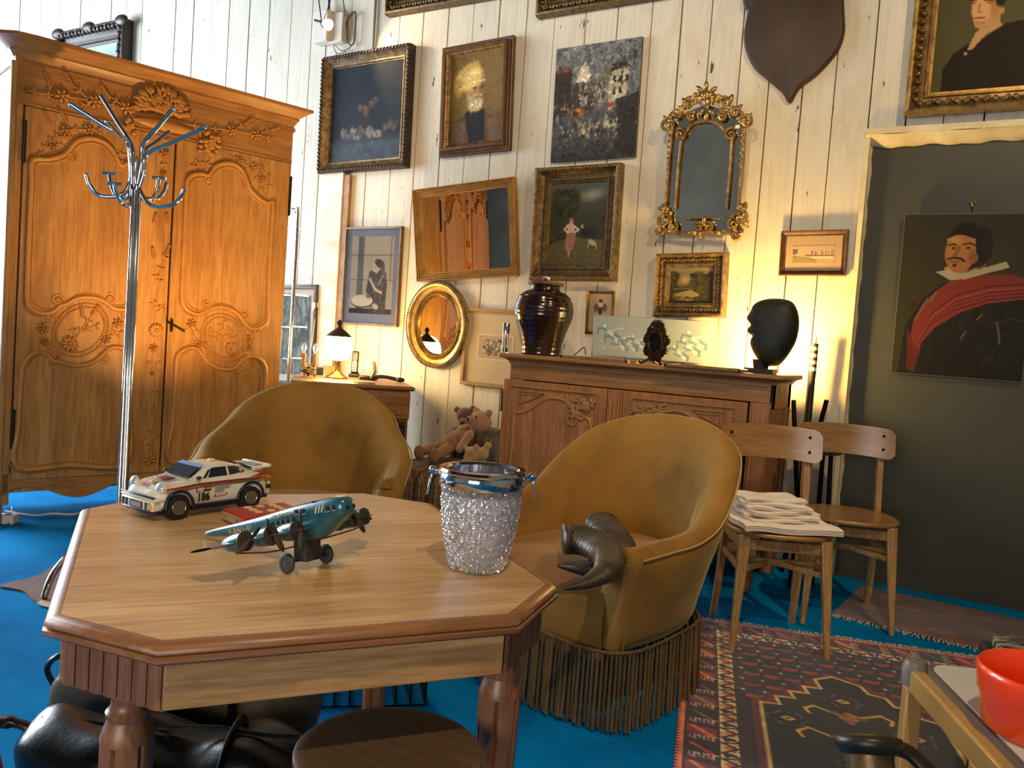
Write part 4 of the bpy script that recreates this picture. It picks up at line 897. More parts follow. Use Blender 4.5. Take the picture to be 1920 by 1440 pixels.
def sdoor(x0, x1, flip):
    d = M().bb(x0, x1, -.018, .01, dz0, dz1).build('door', PINE, sb, bevel=.003)
    W = x1-x0; H = dz1-dz0
    def q(u, v_): return (x0+(1-u if flip else u)*W, z1_(v_))
    def z1_(v_): return dz1-v_*H
    fm = M()
    for (a, b_) in (((.08, .05), (.92, .05)), ((.92, .05), (.92, .95)), ((.92, .95), (.08, .95)), ((.08, .95), (.08, .05))):
        A = q(*a); B = q(*b_); fm.tube([(A[0], -.02, A[1]), (B[0], -.02, B[1])], .006, 6)
        n = int(math.hypot(A[0]-B[0], A[1]-B[1])/.016)
        for i in range(n): t_ = (i+.5)/n; fm.ell((A[0]+(B[0]-A[0])*t_, -.024, A[1]+(B[1]-A[1])*t_), (.006, .006, .006), 6, 4)
    fm.build('beaded_edge', PINEC, d, smooth=60)
    out = [(.14, .28), (.2, .265), (.28, .235), (.36, .18), (.46, .125), (.56, .115), (.66, .14), (.71, .19), (.74, .25), (.79, .245), (.85, .25), (.88, .30), (.885, .4), (.885, .6), (.885, .9), (.5, .905), (.14, .905), (.14, .6), (.14, .4)]
    P = crom([(q(*p)[0], 0, q(*p)[1]) for p in out], 4, True)
    M().prism([(p.x, p.z) for p in P], -.026, -.015).build('panel', PINE, d, smooth=0)
    mm = M().tube([(p.x, -.024, p.z) for p in P], .010, 8, True, up=(0, 1, 0)); cc = sum(P, Vector())/len(P)
    mm.tube([(p.x+(p.x-cc.x)*.07, -.020, p.z+(p.z-cc.z)*.035) for p in P], .005, 6, True, up=(0, 1, 0))
    tri = [(.16, .2), (.16, .09), (.42, .09), (.3, .15)]; T_ = [(q(*p)[0], -.02, q(*p)[1]) for p in tri]; mm.tube(T_, .004, 6, True, up=(0, 1, 0))
    T_ = [((x-.5*(T_[0][0]+T_[2][0]))*.72+.5*(T_[0][0]+T_[2][0]), y, (z-T_[0][2]-.02)*.72+T_[0][2]+.02) for x, y, z in T_]; mm.tube(T_, .003, 6, True, up=(0, 1, 0))
    mm.build('panel_moulding', PINEC, d, smooth=60)
    cv = M()
    for i in range(60):
        u = rnd.uniform(.64, .9); v_ = rnd.uniform(.08, .17)+(u-.64)*.12; p = q(u, v_); a = rnd.uniform(0, 6)
        cv.ell((0, 0, 0), (.02, .008, .007), 6, 4, Matrix.Translation((p[0], -.026, p[1])) @ Matrix.Rotation(a, 4, 'Y'))
    for i in range(16):
        u = rnd.uniform(.68, .8); v_ = rnd.uniform(.2, .27); p = q(u, v_); cv.ell((0, 0, 0), (.016, .008, .007), 6, 4, Matrix.Translation((p[0], -.03, p[1])) @ Matrix.Rotation(rnd.uniform(0, 6), 4, 'Y'))
    p = q(.70, .27); pts = []
    for i in range(26): g = i/25; r = .045*(1-.75*g); a = (1 if flip else -1)*(g*8)+2; pts.append((p[0]+r*math.cos(a), -.028, p[1]+r*math.sin(a)))
    cv.tube(pts, [.007-.003*i/25 for i in range(26)], 6)
    for i in range(20): p = q(.885, .42+i*.018); cv.ell((p[0]-.004*(-1)**i, -.03, p[1]), (.009, .008, .012), 6, 4)
    cv.build('flower_carving', PINEC, d, smooth=60)
sdoor(d0[0], d0[1], False); sdoor(d1[0], d1[1], True)
M().bb(d1[1]+.01, SW-.01, -.01, .0, dz0, dz1).cyl((d1[1]+.03, -.01, dz0), (d1[1]+.03, -.01, dz1), .01, n=8).bb(.012, d0[0]-.006, -.01, 0, dz0, dz1).build('corner_stile', PINE, sb, bevel=.003)
M().cyl((d0[0]-.004, -.02, dz1-.18), (d0[0]-.004, -.02, dz1-.06), .005, n=8).cyl((d1[1]+.004, -.02, dz1-.3), (d1[1]+.004, -.02, dz1-.16), .005, n=8).build('hinge', BLACKM, sb)

# ------------------------------------------------------------------ things on the sideboard
def on_sb(px, py, z=SZ): p = onz(px, py, z); return p
def SBP(px, Y, dz=0): p = ony(px, 690, Y); return Vector((p.x, Y, SZ+dz))
STONEW = mottled('brown_glazed_stoneware', '#150a06', '#26120a', 4, .18, .12, sc=(1, 1, 6), bs=14, Coat_Weight=.6)
p = SBP(1012, 4.12); R = .5*(ony(1067, 600, 4.12).x-ony(969, 600, 4.12).x); H = ony(1012, 531, 4.12).z-SZ
v_ = thing('stoneware_jar', 'large dark brown glazed jar with a ribbed body and wooden lid', 'jar', Matrix.Translation(p))
pr = [(0, 0), (.62, 0), (.66, .02), (.7, .15), (.82, .35), (.97, .55), (1.0, .66), (.97, .76), (.86, .87), (.62, .945), (.5, .96), (.46, .975), (.45, 1.0), (.49, 1.03), (.49, 1.05), (.42, 1.05)]
pp = crom([(r, 0, z) for r, z in pr[2:10]], 8)
prf = [(0, 0), (.62*R, 0)]+[((q.x+.006*math.sin(q.z*90))*R, q.z*H*.94) for q in pp]+[(.52*R, .895*H), (.5*R, .91*H), (.49*R, .955*H), (.55*R, .97*H), (.56*R, .985*H), (.45*R, .99*H)]
M().lathe(prf, 48).build('body', STONEW, v_, smooth=60)
M().lathe([(0, .975*H), (.60*R, .975*H), (.62*R, .99*H), (.60*R, 1.01*H), (.1*R, 1.015*H), (0, 1.015*H)], 32).build('lid', mottled('lid_wood', '#4a2a18', '#6a4026', 10, .5), v_)
M().lathe([(0, 1.01*H), (.10*R, 1.01*H), (.12*R, 1.03*H), (.05*R, 1.045*H), (.12*R, 1.06*H), (.13*R, 1.08*H), (.06*R, 1.11*H), (0, 1.12*H)], 14).build('lid_knob', GLASS, v_, smooth=60)
p = SBP(944, 3.98); t = thing('glass_cylinder', 'slim clear glass cylinder with a chrome cap beside the jar', 'ornament', Matrix.Translation(p))
M().lathe([(0, .0), (.018, 0), (.018, .11), (.016, .11), (.016, .004), (0, .004)], 24).build('glass_tube', GLASS, t, smooth=60)
M().lathe([(0, .005), (.0155, .005), (.0155, .028), (0, .028)], 24).lathe([(0, .028), (.003, .028), (.009, .06), (.003, .1), (0, .1)], 16).build('dark_filling', mat('smoky_fill', '#3a342a', .3), t)
M().lathe([(0, .11), (.02, .11), (.02, .165), (.018, .168), (0, .168)], 24).build('cap', CHROME, t)
# cherub canvas leaning on the wall
a = Art(240, 90, '#8796a0', 21); a.mix(a.n(6, 4)*.6, '#a6aca6'); a.mix(np.clip(a.Y-.6, 0, 1)*.6, '#a6a898')
def cherub(x, y, s, an):
    dk, lt = '#5f7d92', '#c9ccbc'
    a.ell(x, y, .05*s, .09*s, dk, .3, an); a.ell(x+.002, y-.01, .042*s, .075*s, lt, .4, an, .8); a.ell(x-.045*s, y-.14*s, .022*s, .06*s, dk, .3); a.ell(x-.044*s, y-.15*s, .018*s, .05*s, lt, .4)
    a.line([(x-.03*s, y-.06*s), (x-.09*s, y-.1*s), (x-.1*s, y+.05*s)], .009*s, dk); a.line([(x+.03*s, y+.02*s), (x+.08*s, y+.1*s), (x+.075*s, y+.2*s)], .015*s, dk); a.line([(x+.02*s, y+.05*s), (x+.05*s, y+.16*s)], .015*s, lt)
    a.line([(x+.03*s, y-.06*s), (x+.09*s, y-.12*s)], .01*s, lt); a.ell(x+.05*s, y-.05*s, .05*s, .05*s, '#7a93a2', .5, -30, .7); a.line([(x-.05*s, y+.05*s), (x, y+.1*s), (x+.05*s, y+.04*s)], .004, '#4f6b80')
for q in [(.15, .42, 1.1, 20), (.21, .62, 1.1, 35), (.31, .66, .9, -30), (.38, .6, .9, 10), (.72, .78, .9, 60), (.8, .62, 1, -20), (.84, .45, 1.1, 10)]: cherub(*q)
a.paint(900, .012, .1, .3); a.dabs(60, .08, .45, .6, .95, .03, ['#8ba0a8', '#b9beb2', '#9aaaa8'], .3, .5)
c1_, w1, h1, an = wall_frame([(1114, 588), (1344, 600), (1338, 678), (1105, 664)], .12)
t = thing('canvas_painting', 'long pale blue canvas of flying cherubs leaning behind the bronze frame', 'painting', Matrix.Translation((c1_.x, YW-.10, SZ+h1/2*math.cos(.12)+w1/2*math.sin(abs(an))+.02)) @ Matrix.Rotation(-an, 4, 'Y') @ Matrix.Rotation(.12, 4, 'X'))
M().bb(-w1/2, w1/2, -.002, .018, -h1/2, h1/2).build('stretched_canvas', mottled('raw_canvas', '#a89c80', '#8a7c60', 12, .8), t); a.obj('painting', w1, h1, MOIL, t, -.003)
# bronze rococo photograph frame on three feet
p = SBP(1226, 4.0); T = Matrix.Translation(p) @ Matrix.Rotation(-.3, 4, 'Z')
t = thing('bronze_frame', 'small rococo bronze photo frame standing on scroll feet', 'photo frame', T)
BRZ = mottled('old_bronze', '#1e150b', '#4a3418', 30, .35, .2, .7)
m = M(); S_ = .088
for i in range(60):
    a_ = 2*PI*i/60; r = 1+.1*math.sin(a_*9)+.06*math.sin(a_*5+1); x = S_*.75*math.cos(a_)*r; z = .112+S_*.95*math.sin(a_)*r
    m.ell((0, 0, 0), (.016, .008, .009), 6, 4, Matrix.Translation((x, 0, z)) @ Matrix.Rotation(-a_+rnd.uniform(-.8, .8), 4, 'Y'))
    m.ell((x*.75, -.004, .112+(z-.112)*.78), (.012, .009, .010), 6, 4)
for k in range(9): a_ = PI*(k+.5)/9; m.ell((0, 0, 0), (.022, .007, .006), 6, 4, Matrix.Translation((.03*math.cos(a_), 0, .195+.02*math.sin(a_))) @ Matrix.Rotation(-a_, 4, 'Y'))
m.tube([(S_*.5*math.cos(2*PI*k/24), -.006, .112+S_*.62*math.sin(2*PI*k/24)) for k in range(24)], .008, 8, True)
m.build('cast_frame', BRZ, t, smooth=60)
m = M()
for s in (-1, 0, 1): m.tube(crom([(s*.02, 0, .035), (s*.045, -.01, .02), (s*.06, -.03 if s else .05, .006), (s*.075, -.03 if s else .06, .012)], 5), .006, 6)
m.build('scroll_feet', BRZ, t, smooth=60)
M().prism([(S_*.45*math.cos(2*PI*k/24), .112+S_*.58*math.sin(2*PI*k/24)) for k in range(24)], -.004, .002).build('glass_pane', mat('dark_mirror', '#1a1a18', .08, .6), t)
# flat old frames / trays lying on the top
for (x0_, x1_, Y, lab) in ((1065, 1190, 3.97, 'thin pale frame lying flat on the sideboard beside the jar'), (1258, 1400, 3.93, 'worn wooden tray lying flat on the sideboard in front of the bust')):
    A = SBP(x0_, Y); B = SBP(x1_, Y); w2 = (B-A).length
    t = thing('flat_tray', lab, 'tray', Matrix.Translation((A+B)/2))
    m = M().bb(-w2/2, w2/2, -.10, .10, .0, .004); mt = mottled('worn_tray', '#6a4a2c', '#9a7a50', 14, .5)
    m.build('board', mt, t); M().bb(-w2/2, w2/2, -.11, -.095, 0, .014).bb(-w2/2, w2/2, .095, .11, 0, .014).bb(-w2/2, -w2/2+.015, -.11, .11, 0, .014).bb(w2/2-.015, w2/2, -.11, .11, 0, .014).build('rim', mt, t, bevel=.003)
# cable end behind the jar
p = SBP(1072, 4.2); M().tube(crom([p+Vector((-.03, .1, .02)), p+Vector((0, .02, .012)), p+Vector((.05, 0, .05)), p+Vector((.07, 0, .06)), p+Vector((.08, 0, .02))], 5), .003, 6).build('cable_end', BLACKP, label='thin black cable curling up beside the brown jar', cat='cable')
# sculpted head on a block
p = SBP(1441, 4.02); BY = 4.02
HX = [(1408, 585), (1416, 570), (1435, 561), (1462, 560), (1485, 566), (1496, 585), (1498, 612), (1492, 640), (1478, 665), (1462, 684), (1446, 687), (1432, 685), (1416, 665), (1409, 648), (1410, 638), (1414, 632), (1408, 628), (1403, 622), (1404, 616), (1408, 612), (1409, 606), (1404, 600), (1402, 594)]
PP = [ony(x, y, BY) for x, y in HX]; 
t = thing('head_sculpture', 'dark bronze head sculpture silhouetted against the glowing lamp', 'sculpture', Matrix.Translation(p))
P3 = [Vector((q.x-p.x, 0, q.z-p.z)) for q in crom(PP, 4, True)]; cx_ = sum(q.x for q in P3)/len(P3); cz_ = sum(q.z for q in P3)/len(P3)
m = M(); v = []; f = []; n = len(P3); LV = 12
for j in range(LV+1):
    ph_ = PI*j/LV; y = -.085*math.cos(ph_)*1.0; k = max(.02, math.sin(ph_))**.55
    for q in P3: v.append((cx_+(q.x-cx_)*k, y, cz_+(q.z-cz_)*k))
for j in range(LV):
    for i in range(n): f.append((j*n+i, j*n+(i+1) % n, (j+1)*n+(i+1) % n, (j+1)*n+i))
f.append(tuple(range(n-1, -1, -1))); f.append(tuple(LV*n+i for i in range(n)))
m.add(v, f).build('head', mottled('dark_bronze_green', '#121610', '#20261c', 20, .55, .4), t, smooth=70)
zq = min(q.z for q in P3)+.012; M().cyl((cx_-.005, 0, .02), (cx_-.005, 0, zq+.02), .034, .042).build('neck', mottled('neck_bronze', '#121610', '#20261c', 20, .55, .4), t, smooth=60)
M().box((cx_-.005, 0, .012), (.135, .1, .024)).build('plinth', mottled('plinth_bronze', '#17150f', '#26221a', 20, .5), t, bevel=.003)
p2 = SBP(1478, 4.27, 0)
lt = thing('small_lamp', 'small lit lamp hidden behind the sculpted head', 'lamp', Matrix.Translation((-.80+.0, 4.26, SZ)))
M().lathe([(0, 0), (.035, 0), (.035, .008), (.008, .014), (.006, .05), (.012, .055), (.012, .065), (0, .066)], 20).build('lamp_base', BRASS, lt, smooth=50)
bulb = M().lathe([(0, .066), (.010, .066), (.014, .08), (.02, .095), (.02, .108), (.012, .122), (0, .126)], 16).build('bulb', emis('bulb_glow', '#ffcf80', 60), lt, smooth=60)
lt.location = (SBX0+SW*.905, 4.24, SZ)
light('POINT', 'sconce_bulb', (lt.location.x, 4.24, SZ+.10), 85, (1, .64, .18), .042)
# ------------------------------------------------------------------ small cabinet in the corner
KZ = .78
k0 = onz(545, 713, KZ); k1 = onz(779, 726, KZ); kd = k1-k0; KR = math.atan2(kd.y, kd.x); KW = kd.length; KD = .66
KM = fmat((k0.x, k0.y, 0), KR)
cb = thing('low_cabinet', 'low pine cabinet with a lit table lamp on it, beside the armoire', 'cabinet', KM)
KWOOD = wood('cabinet_wood', '#8f6436', '#70481f', '#a0743f', 'z', 1.2, .45); KWX = wood('cabinet_top_wood', '#9a6c38', '#7a4f24', '#a87a44', 'x', 1.2, .4)
M().bb(0, KW, 0, KD, KZ-.022, KZ-.004).bb(.006, KW-.006, .006, KD, KZ-.028, KZ).build('top_board', KWX, cb, bevel=.006)
b = M().bb(.03, KW-.03, .03, .05, KZ-.04, KZ-.02).bb(.03, .05, .03, KD-.02, .08, KZ-.02).bb(KW-.05, KW-.03, .03, KD-.02, .08, KZ-.02).bb(.03, KW-.03, KD-.04, KD-.02, .08, KZ-.02).bb(.03, KW-.03, .03, KD-.02, .1, .12)
b.bb(.03, .09, .02, .05, .0, KZ-.2).bb(KW-.09, KW-.03, .02, .05, 0, KZ-.2).bb(.03, KW-.03, .03, .05, KZ-.22, KZ-.2).build('carcass', KWOOD, cb, bevel=.004)
dd = M().bb(.04, KW-.025, .012, .04, KZ-.20, KZ-.035).build('drawer', KWX, cb, bevel=.004)
M().bb(.08, KW/2-.05, .006, .014, KZ-.175, KZ-.06).build('drawer_panel', KWX, dd, bevel=.004); M().bb(KW/2+.05, KW-.07, .006, .014, KZ-.175, KZ-.06).build('drawer_panel', KWX, dd, bevel=.004)
M().ell((KW/2, -.005, KZ-.115), .016, 12, 8).build('knob', BRASS, dd, smooth=60)
for s in (0, 1):
    x0_, x1_ = ((.095, KW/2-.003), (KW/2+.003, KW-.095))[s]
    d = M().bb(x0_, x1_, .022, .045, .13, KZ-.225).build('door', KWOOD, cb, bevel=.003)
    M().bb(x0_+.05, x1_-.05, .014, .024, .18, KZ-.275).build('panel', KWOOD, d, bevel=.006)
M().bb(KW-.085, KW-.045, .006, .03, KZ-.30, KZ-.21).ell((KW-.065, .008, KZ-.235), .014).build('corner_bracket', DKFR, cb, bevel=.004)

def onk(px, py): return onz(px, py, KZ)
LGL = emis('lamp_shade_glow', '#ffe2a8', 14)
p = onk(631, 709); t = thing('table_lamp', 'glowing brass table lamp with a white globe shade', 'lamp', Matrix.Translation(p))
M().lathe([(0, 0), (.072, 0), (.074, .008), (.066, .014), (.04, .028), (.022, .05), (.016, .07), (.016, .09), (.022, .095), (.022, .12), (0, .12)], 32).build('base', BRASS, t, smooth=50)
gl = M().lathe([(.03, .115), (.06, .125), (.082, .15), (.09, .19), (.086, .235), (.07, .27), (.045, .292), (.02, .30)], 32).build('globe_shade', LGL, t, smooth=60)
M().lathe([(.082, .268), (.06, .29), (.035, .31), (.014, .325), (.012, .34), (.02, .355), (.01, .372), (0, .376)], 28).build('shade_cap', mottled('aged_brass_cap', '#2c2316', '#5c4a2a', 12, .4, .1, .6), t, smooth=50)
light('POINT', 'table_lamp_bulb', (p.x, p.y, KZ+.205), 120, (1, .62, .17), .115)
p = onk(664, 707); t = thing('cordless_phone', 'black cordless handset standing in its charging cradle', 'phone', fmat((p.x, p.y, KZ), KR-.2))
M().box((0, 0, .012), (.07, .07, .024)).box((0, .02, .028), (.05, .02, .02)).build('cradle', BLACKP, t, bevel=.006)
T = Matrix.Translation((0, 0, .1)) @ Matrix.Rotation(-.12, 4, 'X')
hs = M().box((0, 0, 0), (.046, .024, .15), T).build('handset', BLACKP, t, bevel=.008)
b = M()
for i in range(3):
    for j in range(5): b.box((-.012+.012*i, -.0125, -.055+.013*j), (.008, .003, .007), T)
b.build('keypad', WHITEP, hs); M().box((0, -.0125, .035), (.032, .002, .03), T).build('display', mat('phone_display', '#3b4234', .2), hs)
M().box((0, -.0135, .008), (.01, .002, .006), T).build('call_button', mat('amber_key', '#d8a23c', .4), hs)
p = onk(690, 712); t = thing('card_terminal', 'grey payment terminal with keys lying in a holder', 'card reader', fmat((p.x, p.y, KZ), KR-.3))
T = Matrix.Translation((0, 0, .03)) @ Matrix.Rotation(.35, 4, 'X')
M().box((0, 0, 0), (.085, .13, .03), T).bb(-.05, .05, -.06, .07, 0, .012).build('body', BLACKP, t, bevel=.006)
b = M()
for i in range(4):
    for j in range(4): b.box((-.027+.018*i, -.04+.02*j, .017), (.012, .013, .005), T)
b.build('keys', WHITEP, t)
M().lathe([(0, .02), (.035, .03), (.04, .08), (.025, .12), (0, .125)], 16, T=Matrix.Translation((0, .06, 0))).build('paper_roll', mat('paper_white', '#d8d4c4', .8), t, smooth=50)
p = onk(728, 716); d = (kd.normalized()); t = thing('corded_handset', 'black telephone handset lying at the right end of the cabinet', 'phone', fmat((p.x, p.y, KZ), KR-.2))
M().tube(crom([(-.10, 0, .02), (-.05, 0, .03), (0, 0, .028), (.05, 0, .02), (.08, 0, .016)], 5), [.012, .014, .014, .013, .012]+[.012]*15+[.014], 10).ell((.075, 0, .018), (.03, .026, .016), 12, 8).ell((-.1, 0, .018), (.02, .022, .016), 12, 8).build('handset_body', BLACKP, t, smooth=60)
p = onk(684, 719); M().box((0, 0, .004), (.11, .07, .008), rz=KR+.3).box((.01, .0, .010), (.09, .06, .004), rz=KR).build('paper_slips', mat('paper_slip', '#b8b09c', .8), mtx=Matrix.Translation((p.x, p.y, KZ)), label='small pile of paper slips below the phones', cat='papers')
p = onk(614, 701); M().box((0, 0, .028), (.07, .05, .056), rz=KR+.4).build('cardboard_box', mottled('tan_card', '#9c7a4c', '#b08c5c', 5, .7), mtx=Matrix.Translation((p.x, p.y, KZ)), label='small tan cardboard box left of the glowing lamp', cat='box', bevel=.002)
p = onk(597, 703); M().box((0, 0, .026), (.05, .04, .052), rz=KR+.4).build('adapter_box', BLACKP, mtx=Matrix.Translation((p.x, p.y, KZ)), label='small black box beside the twin candle light', cat='box', bevel=.003)
p = onk(578, 707); t = thing('candle_light', 'brass wall light with two candle bulbs and a coiled cream cable', 'lamp', fmat((p.x, p.y, KZ), KR-.3))
m = M()
for s in (-1, 1): m.tube(crom([(0, 0, .05), (s*.02, -.01, .03), (s*.036, 0, .045), (s*.036, 0, .075)], 5), .004, 6); m.lathe([(0, .072), (.016, .075), (.014, .082), (0, .082)], 14, c=(s*.036, 0, 0))
m.tube(crom([(0, 0, .01), (.015, -.03, .03), (-.02, -.035, .045), (0, 0, .06)], 5), .006, 6); m.ell((0, 0, .04), (.022, .014, .03)); 
for k in range(8): a = k*.8; m.ell((.04*math.cos(a), .02*math.sin(a), .02+.004*k), (.014, .008, .009), 6, 4)
for k in range(3): m.tube([(.03*math.cos(k*2.1), .03*math.sin(k*2.1), .03), (.04*math.cos(k*2.1), .04*math.sin(k*2.1), .0)], .004, 6)
m.build('brass_arms', GOLD, t, smooth=60)
for s in (-1, 1):
    M().cyl((s*.036, 0, .08), (s*.036, 0, .15), .0125, n=16).build('candle_sleeve', mottled('amber_wax', '#b87a2c', '#d89a48', 20, .5), t)
    M().lathe([(.007, .15), (.008, .158), (.014, .172), (.016, .186), (.012, .203), (.005, .218), (0, .224)], 16, c=(s*.036, 0, 0)).build('candle_bulb', GLASS, t, smooth=60)
m = M(); pts = []
for k in range(120): a = k/120*2*PI*4.3; pts.append((.04*math.cos(a)*(1+.12*math.sin(k*.3)), .028*math.sin(a), .055+.018*math.sin(a*.6)+.012*math.sin(k*.21)))
m.tube(crom(pts[::2], 3), .003, 6).build('coiled_cable', mat('cream_cable', '#c8b070', .5), t, smooth=60)
# hanging white plug and its lead down the wall
W_ = lambda x, y, o=.03: ony(x, y, YW-o)
t = thing('hanging_plug', 'white plug hanging on a wire beside the boxed post', 'plug', Matrix.Translation(W_(592, 575)))
o0 = W_(592, 575)
m = M().tube(crom([W_(608, 330)-o0, W_(604, 420)-o0, W_(598, 500)-o0, W_(598, 560)-o0], 6), .0035, 6); m.build('black_lead', BLACKP, t, smooth=60)
m = M().lathe([(0, .035), (.028, .03), (.030, .0), (.018, -.035), (.010, -.05), (0, -.052)], 14); m.build('plug_body', WHITEP, t, smooth=50)
m = M().tube(crom([W_(591, 590)-o0, W_(588, 620, .1)-o0, W_(584, 650, .15)-o0], 5), .003, 6).build('white_lead', WHITEP, t, smooth=60)
# wall lamp on wires with junction boxes
t = thing('cable_spot_lamp', 'lit halogen spot on thin wires in front of white junction boxes', 'lamp', Matrix.Translation(W_(617, 44, .28))); o0 = W_(617, 44, .28)
def R_(x, y, o): return W_(x, y, o)-o0
m = M().tube([R_(594, -30, .28), R_(603, 42, .28)], .004, 6).tube([R_(590, 38, .28), R_(606, 42, .28)], .008, 6).tube(crom([R_(600, 40, .28), R_(604, 50, .28), R_(612, 54, .28)], 4), .003, 6).tube([R_(630, -30, .26), R_(606, 40, .28)], .002, 6)
m.build('holder_wires', BLACKM, t, smooth=60)
c_ = R_(606, 42, .28); d_ = (R_(628, 52, .28)-c_).normalized(); T = Matrix.Translation(c_) @ d_.to_track_quat('Z', 'Y').to_matrix().to_4x4()
rf = M().lathe([(.008, 0), (.02, .012), (.034, .04), (.038, .06)], 24, T=T).build('reflector', emis('halogen_glass', '#ffc0a8', 5.0), t, smooth=60)
hb = M().lathe([(0, .0), (.007, .01), (.008, .04), (0, .045)], 12, T=T).build('halogen_bulb', emis('halogen_filament', '#fff0d8', 8), t, smooth=60)
q_ = o0+c_+d_*.08
light('SPOT', 'halogen_or_fill', q_, 24, HALO, .02, ony(905, 140, YW), None, 95, .6)
t = thing('junction_box', 'white junction boxes and loose cables above the rope-edged frame', 'electrical box', Matrix.Translation(W_(625, 55, 0))); o0 = W_(625, 55, 0)
def box_px(m, x0_, y0_, x1_, y1_, dep): A = W_(x0_, y0_, 0)-o0; B = W_(x1_, y1_, 0)-o0; m.bb(min(A.x, B.x), max(A.x, B.x), -dep, 0, min(A.z, B.z), max(A.z, B.z))
m = M(); box_px(m, 604, 30, 628, 84, .09); box_px(m, 628, 30, 649, 82, .05); m.build('boxes', WHITEP, t, bevel=.006)
m = M(); 
m.tube(crom([R_(0, 0, 0)*0+(W_(617, -20, .02)-o0), W_(617, 28, .03)-o0], 4), .008, 6)
m.tube(crom([W_(662, 24, .03)-o0, W_(667, 26, .03)-o0, W_(664, 78, .03)-o0, W_(654, 82, .03)-o0, W_(651, 60, .03)-o0, W_(650, 40, .03)-o0, W_(662, 24, .03)-o0], 4), .005, 6)
m.tube(crom([W_(628, 84, .03)-o0, W_(640, 95, .03)-o0, W_(655, 90, .03)-o0, W_(664, 78, .03)-o0], 4), .003, 6); m.tube(crom([W_(625, 84, .03)-o0, W_(632, 100, .03)-o0, W_(650, 96, .03)-o0], 4), .003, 6)
m.tube([W_(641, -20, .02)-o0, W_(647, 30, .03)-o0], .004, 6); m.build('loose_cables', mat('grey_cable', '#2e2a26', .6), t, smooth=60)
M().tube(crom([W_(705, -20, .012), W_(702, 40, .012), W_(699, 100, .012)], 4), .009, 8).build('wall_conduit', mat('conduit_paint', '#8d8274', .6), label='thin painted pipe running down the planks above the still life', cat='pipe')
# glass and chrome shelf rack
RY = 4.22; RP = lambda x, y, Y=RY: ony(x, y, Y)
o0 = RP(548, 700); o0.z = 0
t = thing('chrome_rack', 'chrome tube rack with glass shelves squeezed beside the armoire', 'shelf', Matrix.Translation(o0))
def q3(x, y, Y=RY): return RP(x, y, Y)-o0
zt = RP(545, 393).z; xr_ = RP(556, 450).x-o0.x
m = M().tube(crom([(xr_-.25, 0, 0), (xr_-.25, 0, zt-.07), (xr_-.22, 0, zt-.01), (xr_-.16, 0, zt), (xr_-.06, 0, zt), (xr_-.02, 0, zt-.015), (xr_, 0, zt-.08), (xr_, 0, .8), (xr_, 0, 0)], 6), .013, 12)
m.build('tube_frame', CHROME, t, smooth=60)
for y in (428, 490, 552, 612, 672):
    z = RP(550, y).z; M().bb(xr_-.24, xr_-.01, -.12, .16, z-.004, z+.004).build('glass_shelf', GLASS, t, smooth=0)
    M().tube([(xr_-.25, 0, z-.008), (xr_, 0, z-.008)], .004, 6).build('shelf_rail', CHROME, t, smooth=60)
a = Art(110, 170, '#3a4446', 31); a.dabs(500, 0, 1, 0, 1, .06, ['#222a2c', '#5d6a6c', '#47524c', '#7c8683', '#2b2f26', '#6b6048'], .6); a.dabs(30, .1, .9, .6, .9, .04, ['#7a4a34', '#2d5d70'], .6)
picture('framed_print', 'dark framed leafy print standing behind the chrome rack', 'picture', [(515, 536), (600, 532), (588, 722), (500, 722)], pf(.03, .03, 'flat'), DKFR, a, mat_border=((.04, .04, .05, .05), mat('grey_mount', '#a49a88', .8)), out=.02)

# ------------------------------------------------------------------ plaid slipper chair and teddy bears
def plaid():
    m = mat('plaid_cloth', '#8a7858', .9, Sheen_Weight=.2); sx = N(m, 'ShaderNodeSeparateXYZ'); LK(m, coords(m), sx.inputs[0]); outs = []
    for ax, sc_ in (('X', 15), ('Y', 15), ('Z', 15)):
        a_ = N(m, 'ShaderNodeMath', operation='MULTIPLY'); LK(m, sx.outputs[ax], a_.inputs[0]); a_.inputs[1].default_value = sc_
        f_ = N(m, 'ShaderNodeMath', operation='FRACT'); LK(m, a_.outputs[0], f_.inputs[0])
        r_ = N(m, 'ShaderNodeValToRGB'); r_.color_ramp.interpolation = 'CONSTANT'; e = r_.color_ramp.elements
        for i_, (p_, c_) in enumerate([(0, .75), (.12, .2), (.42, .9), (.52, .35), (.6, .9), (.72, .45)]):
            el = e[i_] if i_ < 2 else e.new(p_); el.position = p_; el.color = (c_, c_*.93, c_*.85, 1)
        LK(m, f_.outputs[0], r_.inputs[0]); outs.append(r_.outputs[0])
    c = mixc(m, .8, outs[0], outs[1], 'MULTIPLY'); c = mixc(m, .5, c, outs[2], 'MULTIPLY'); c = mixc(m, 1.0, c, '#b09468', 'MULTIPLY'); BC(m, c); return m
PLAID = plaid()
PC = Vector((-2.64, 3.88, 0)); t = thing('slipper_chair', 'small plaid-covered slipper chair in the corner holding teddy bears', 'chair', fmat(PC, -.5))
m = M().grid(lambda u, v: (.30*math.cos(2*PI*u)*(1-.06*v), .28*math.sin(2*PI*u)*(1-.06*v), .12+.20*v), 40, 4, cu=True)
m.lathe([(.0, .12), (.29, .12), (.30, .2), (.295, .3), (.27, .355), (.2, .378), (.1, .386), (0, .388)], 40); m.build('seat', PLAID, t, smooth=60)
m = M(); 
m.grid(lambda u, v: ((.29+.03*math.sin(PI*v))*math.sin((u-.5)*2.1), .10+(.29+.03*math.cos(v*2*PI))*math.cos((u-.5)*2.1)*.75+.03*math.cos(2*PI*v), .33+.12*(1-((u-.5)*2)**4)+.13*math.sin(2*PI*v)), 20, 12, cv=True)
m.build('backrest', PLAID, t, smooth=60)
m = M()
for x in (-.2, .2):
    for y in (-.2, .2): m.cyl((x, y, 0), (x, y, .13), .018, .024)
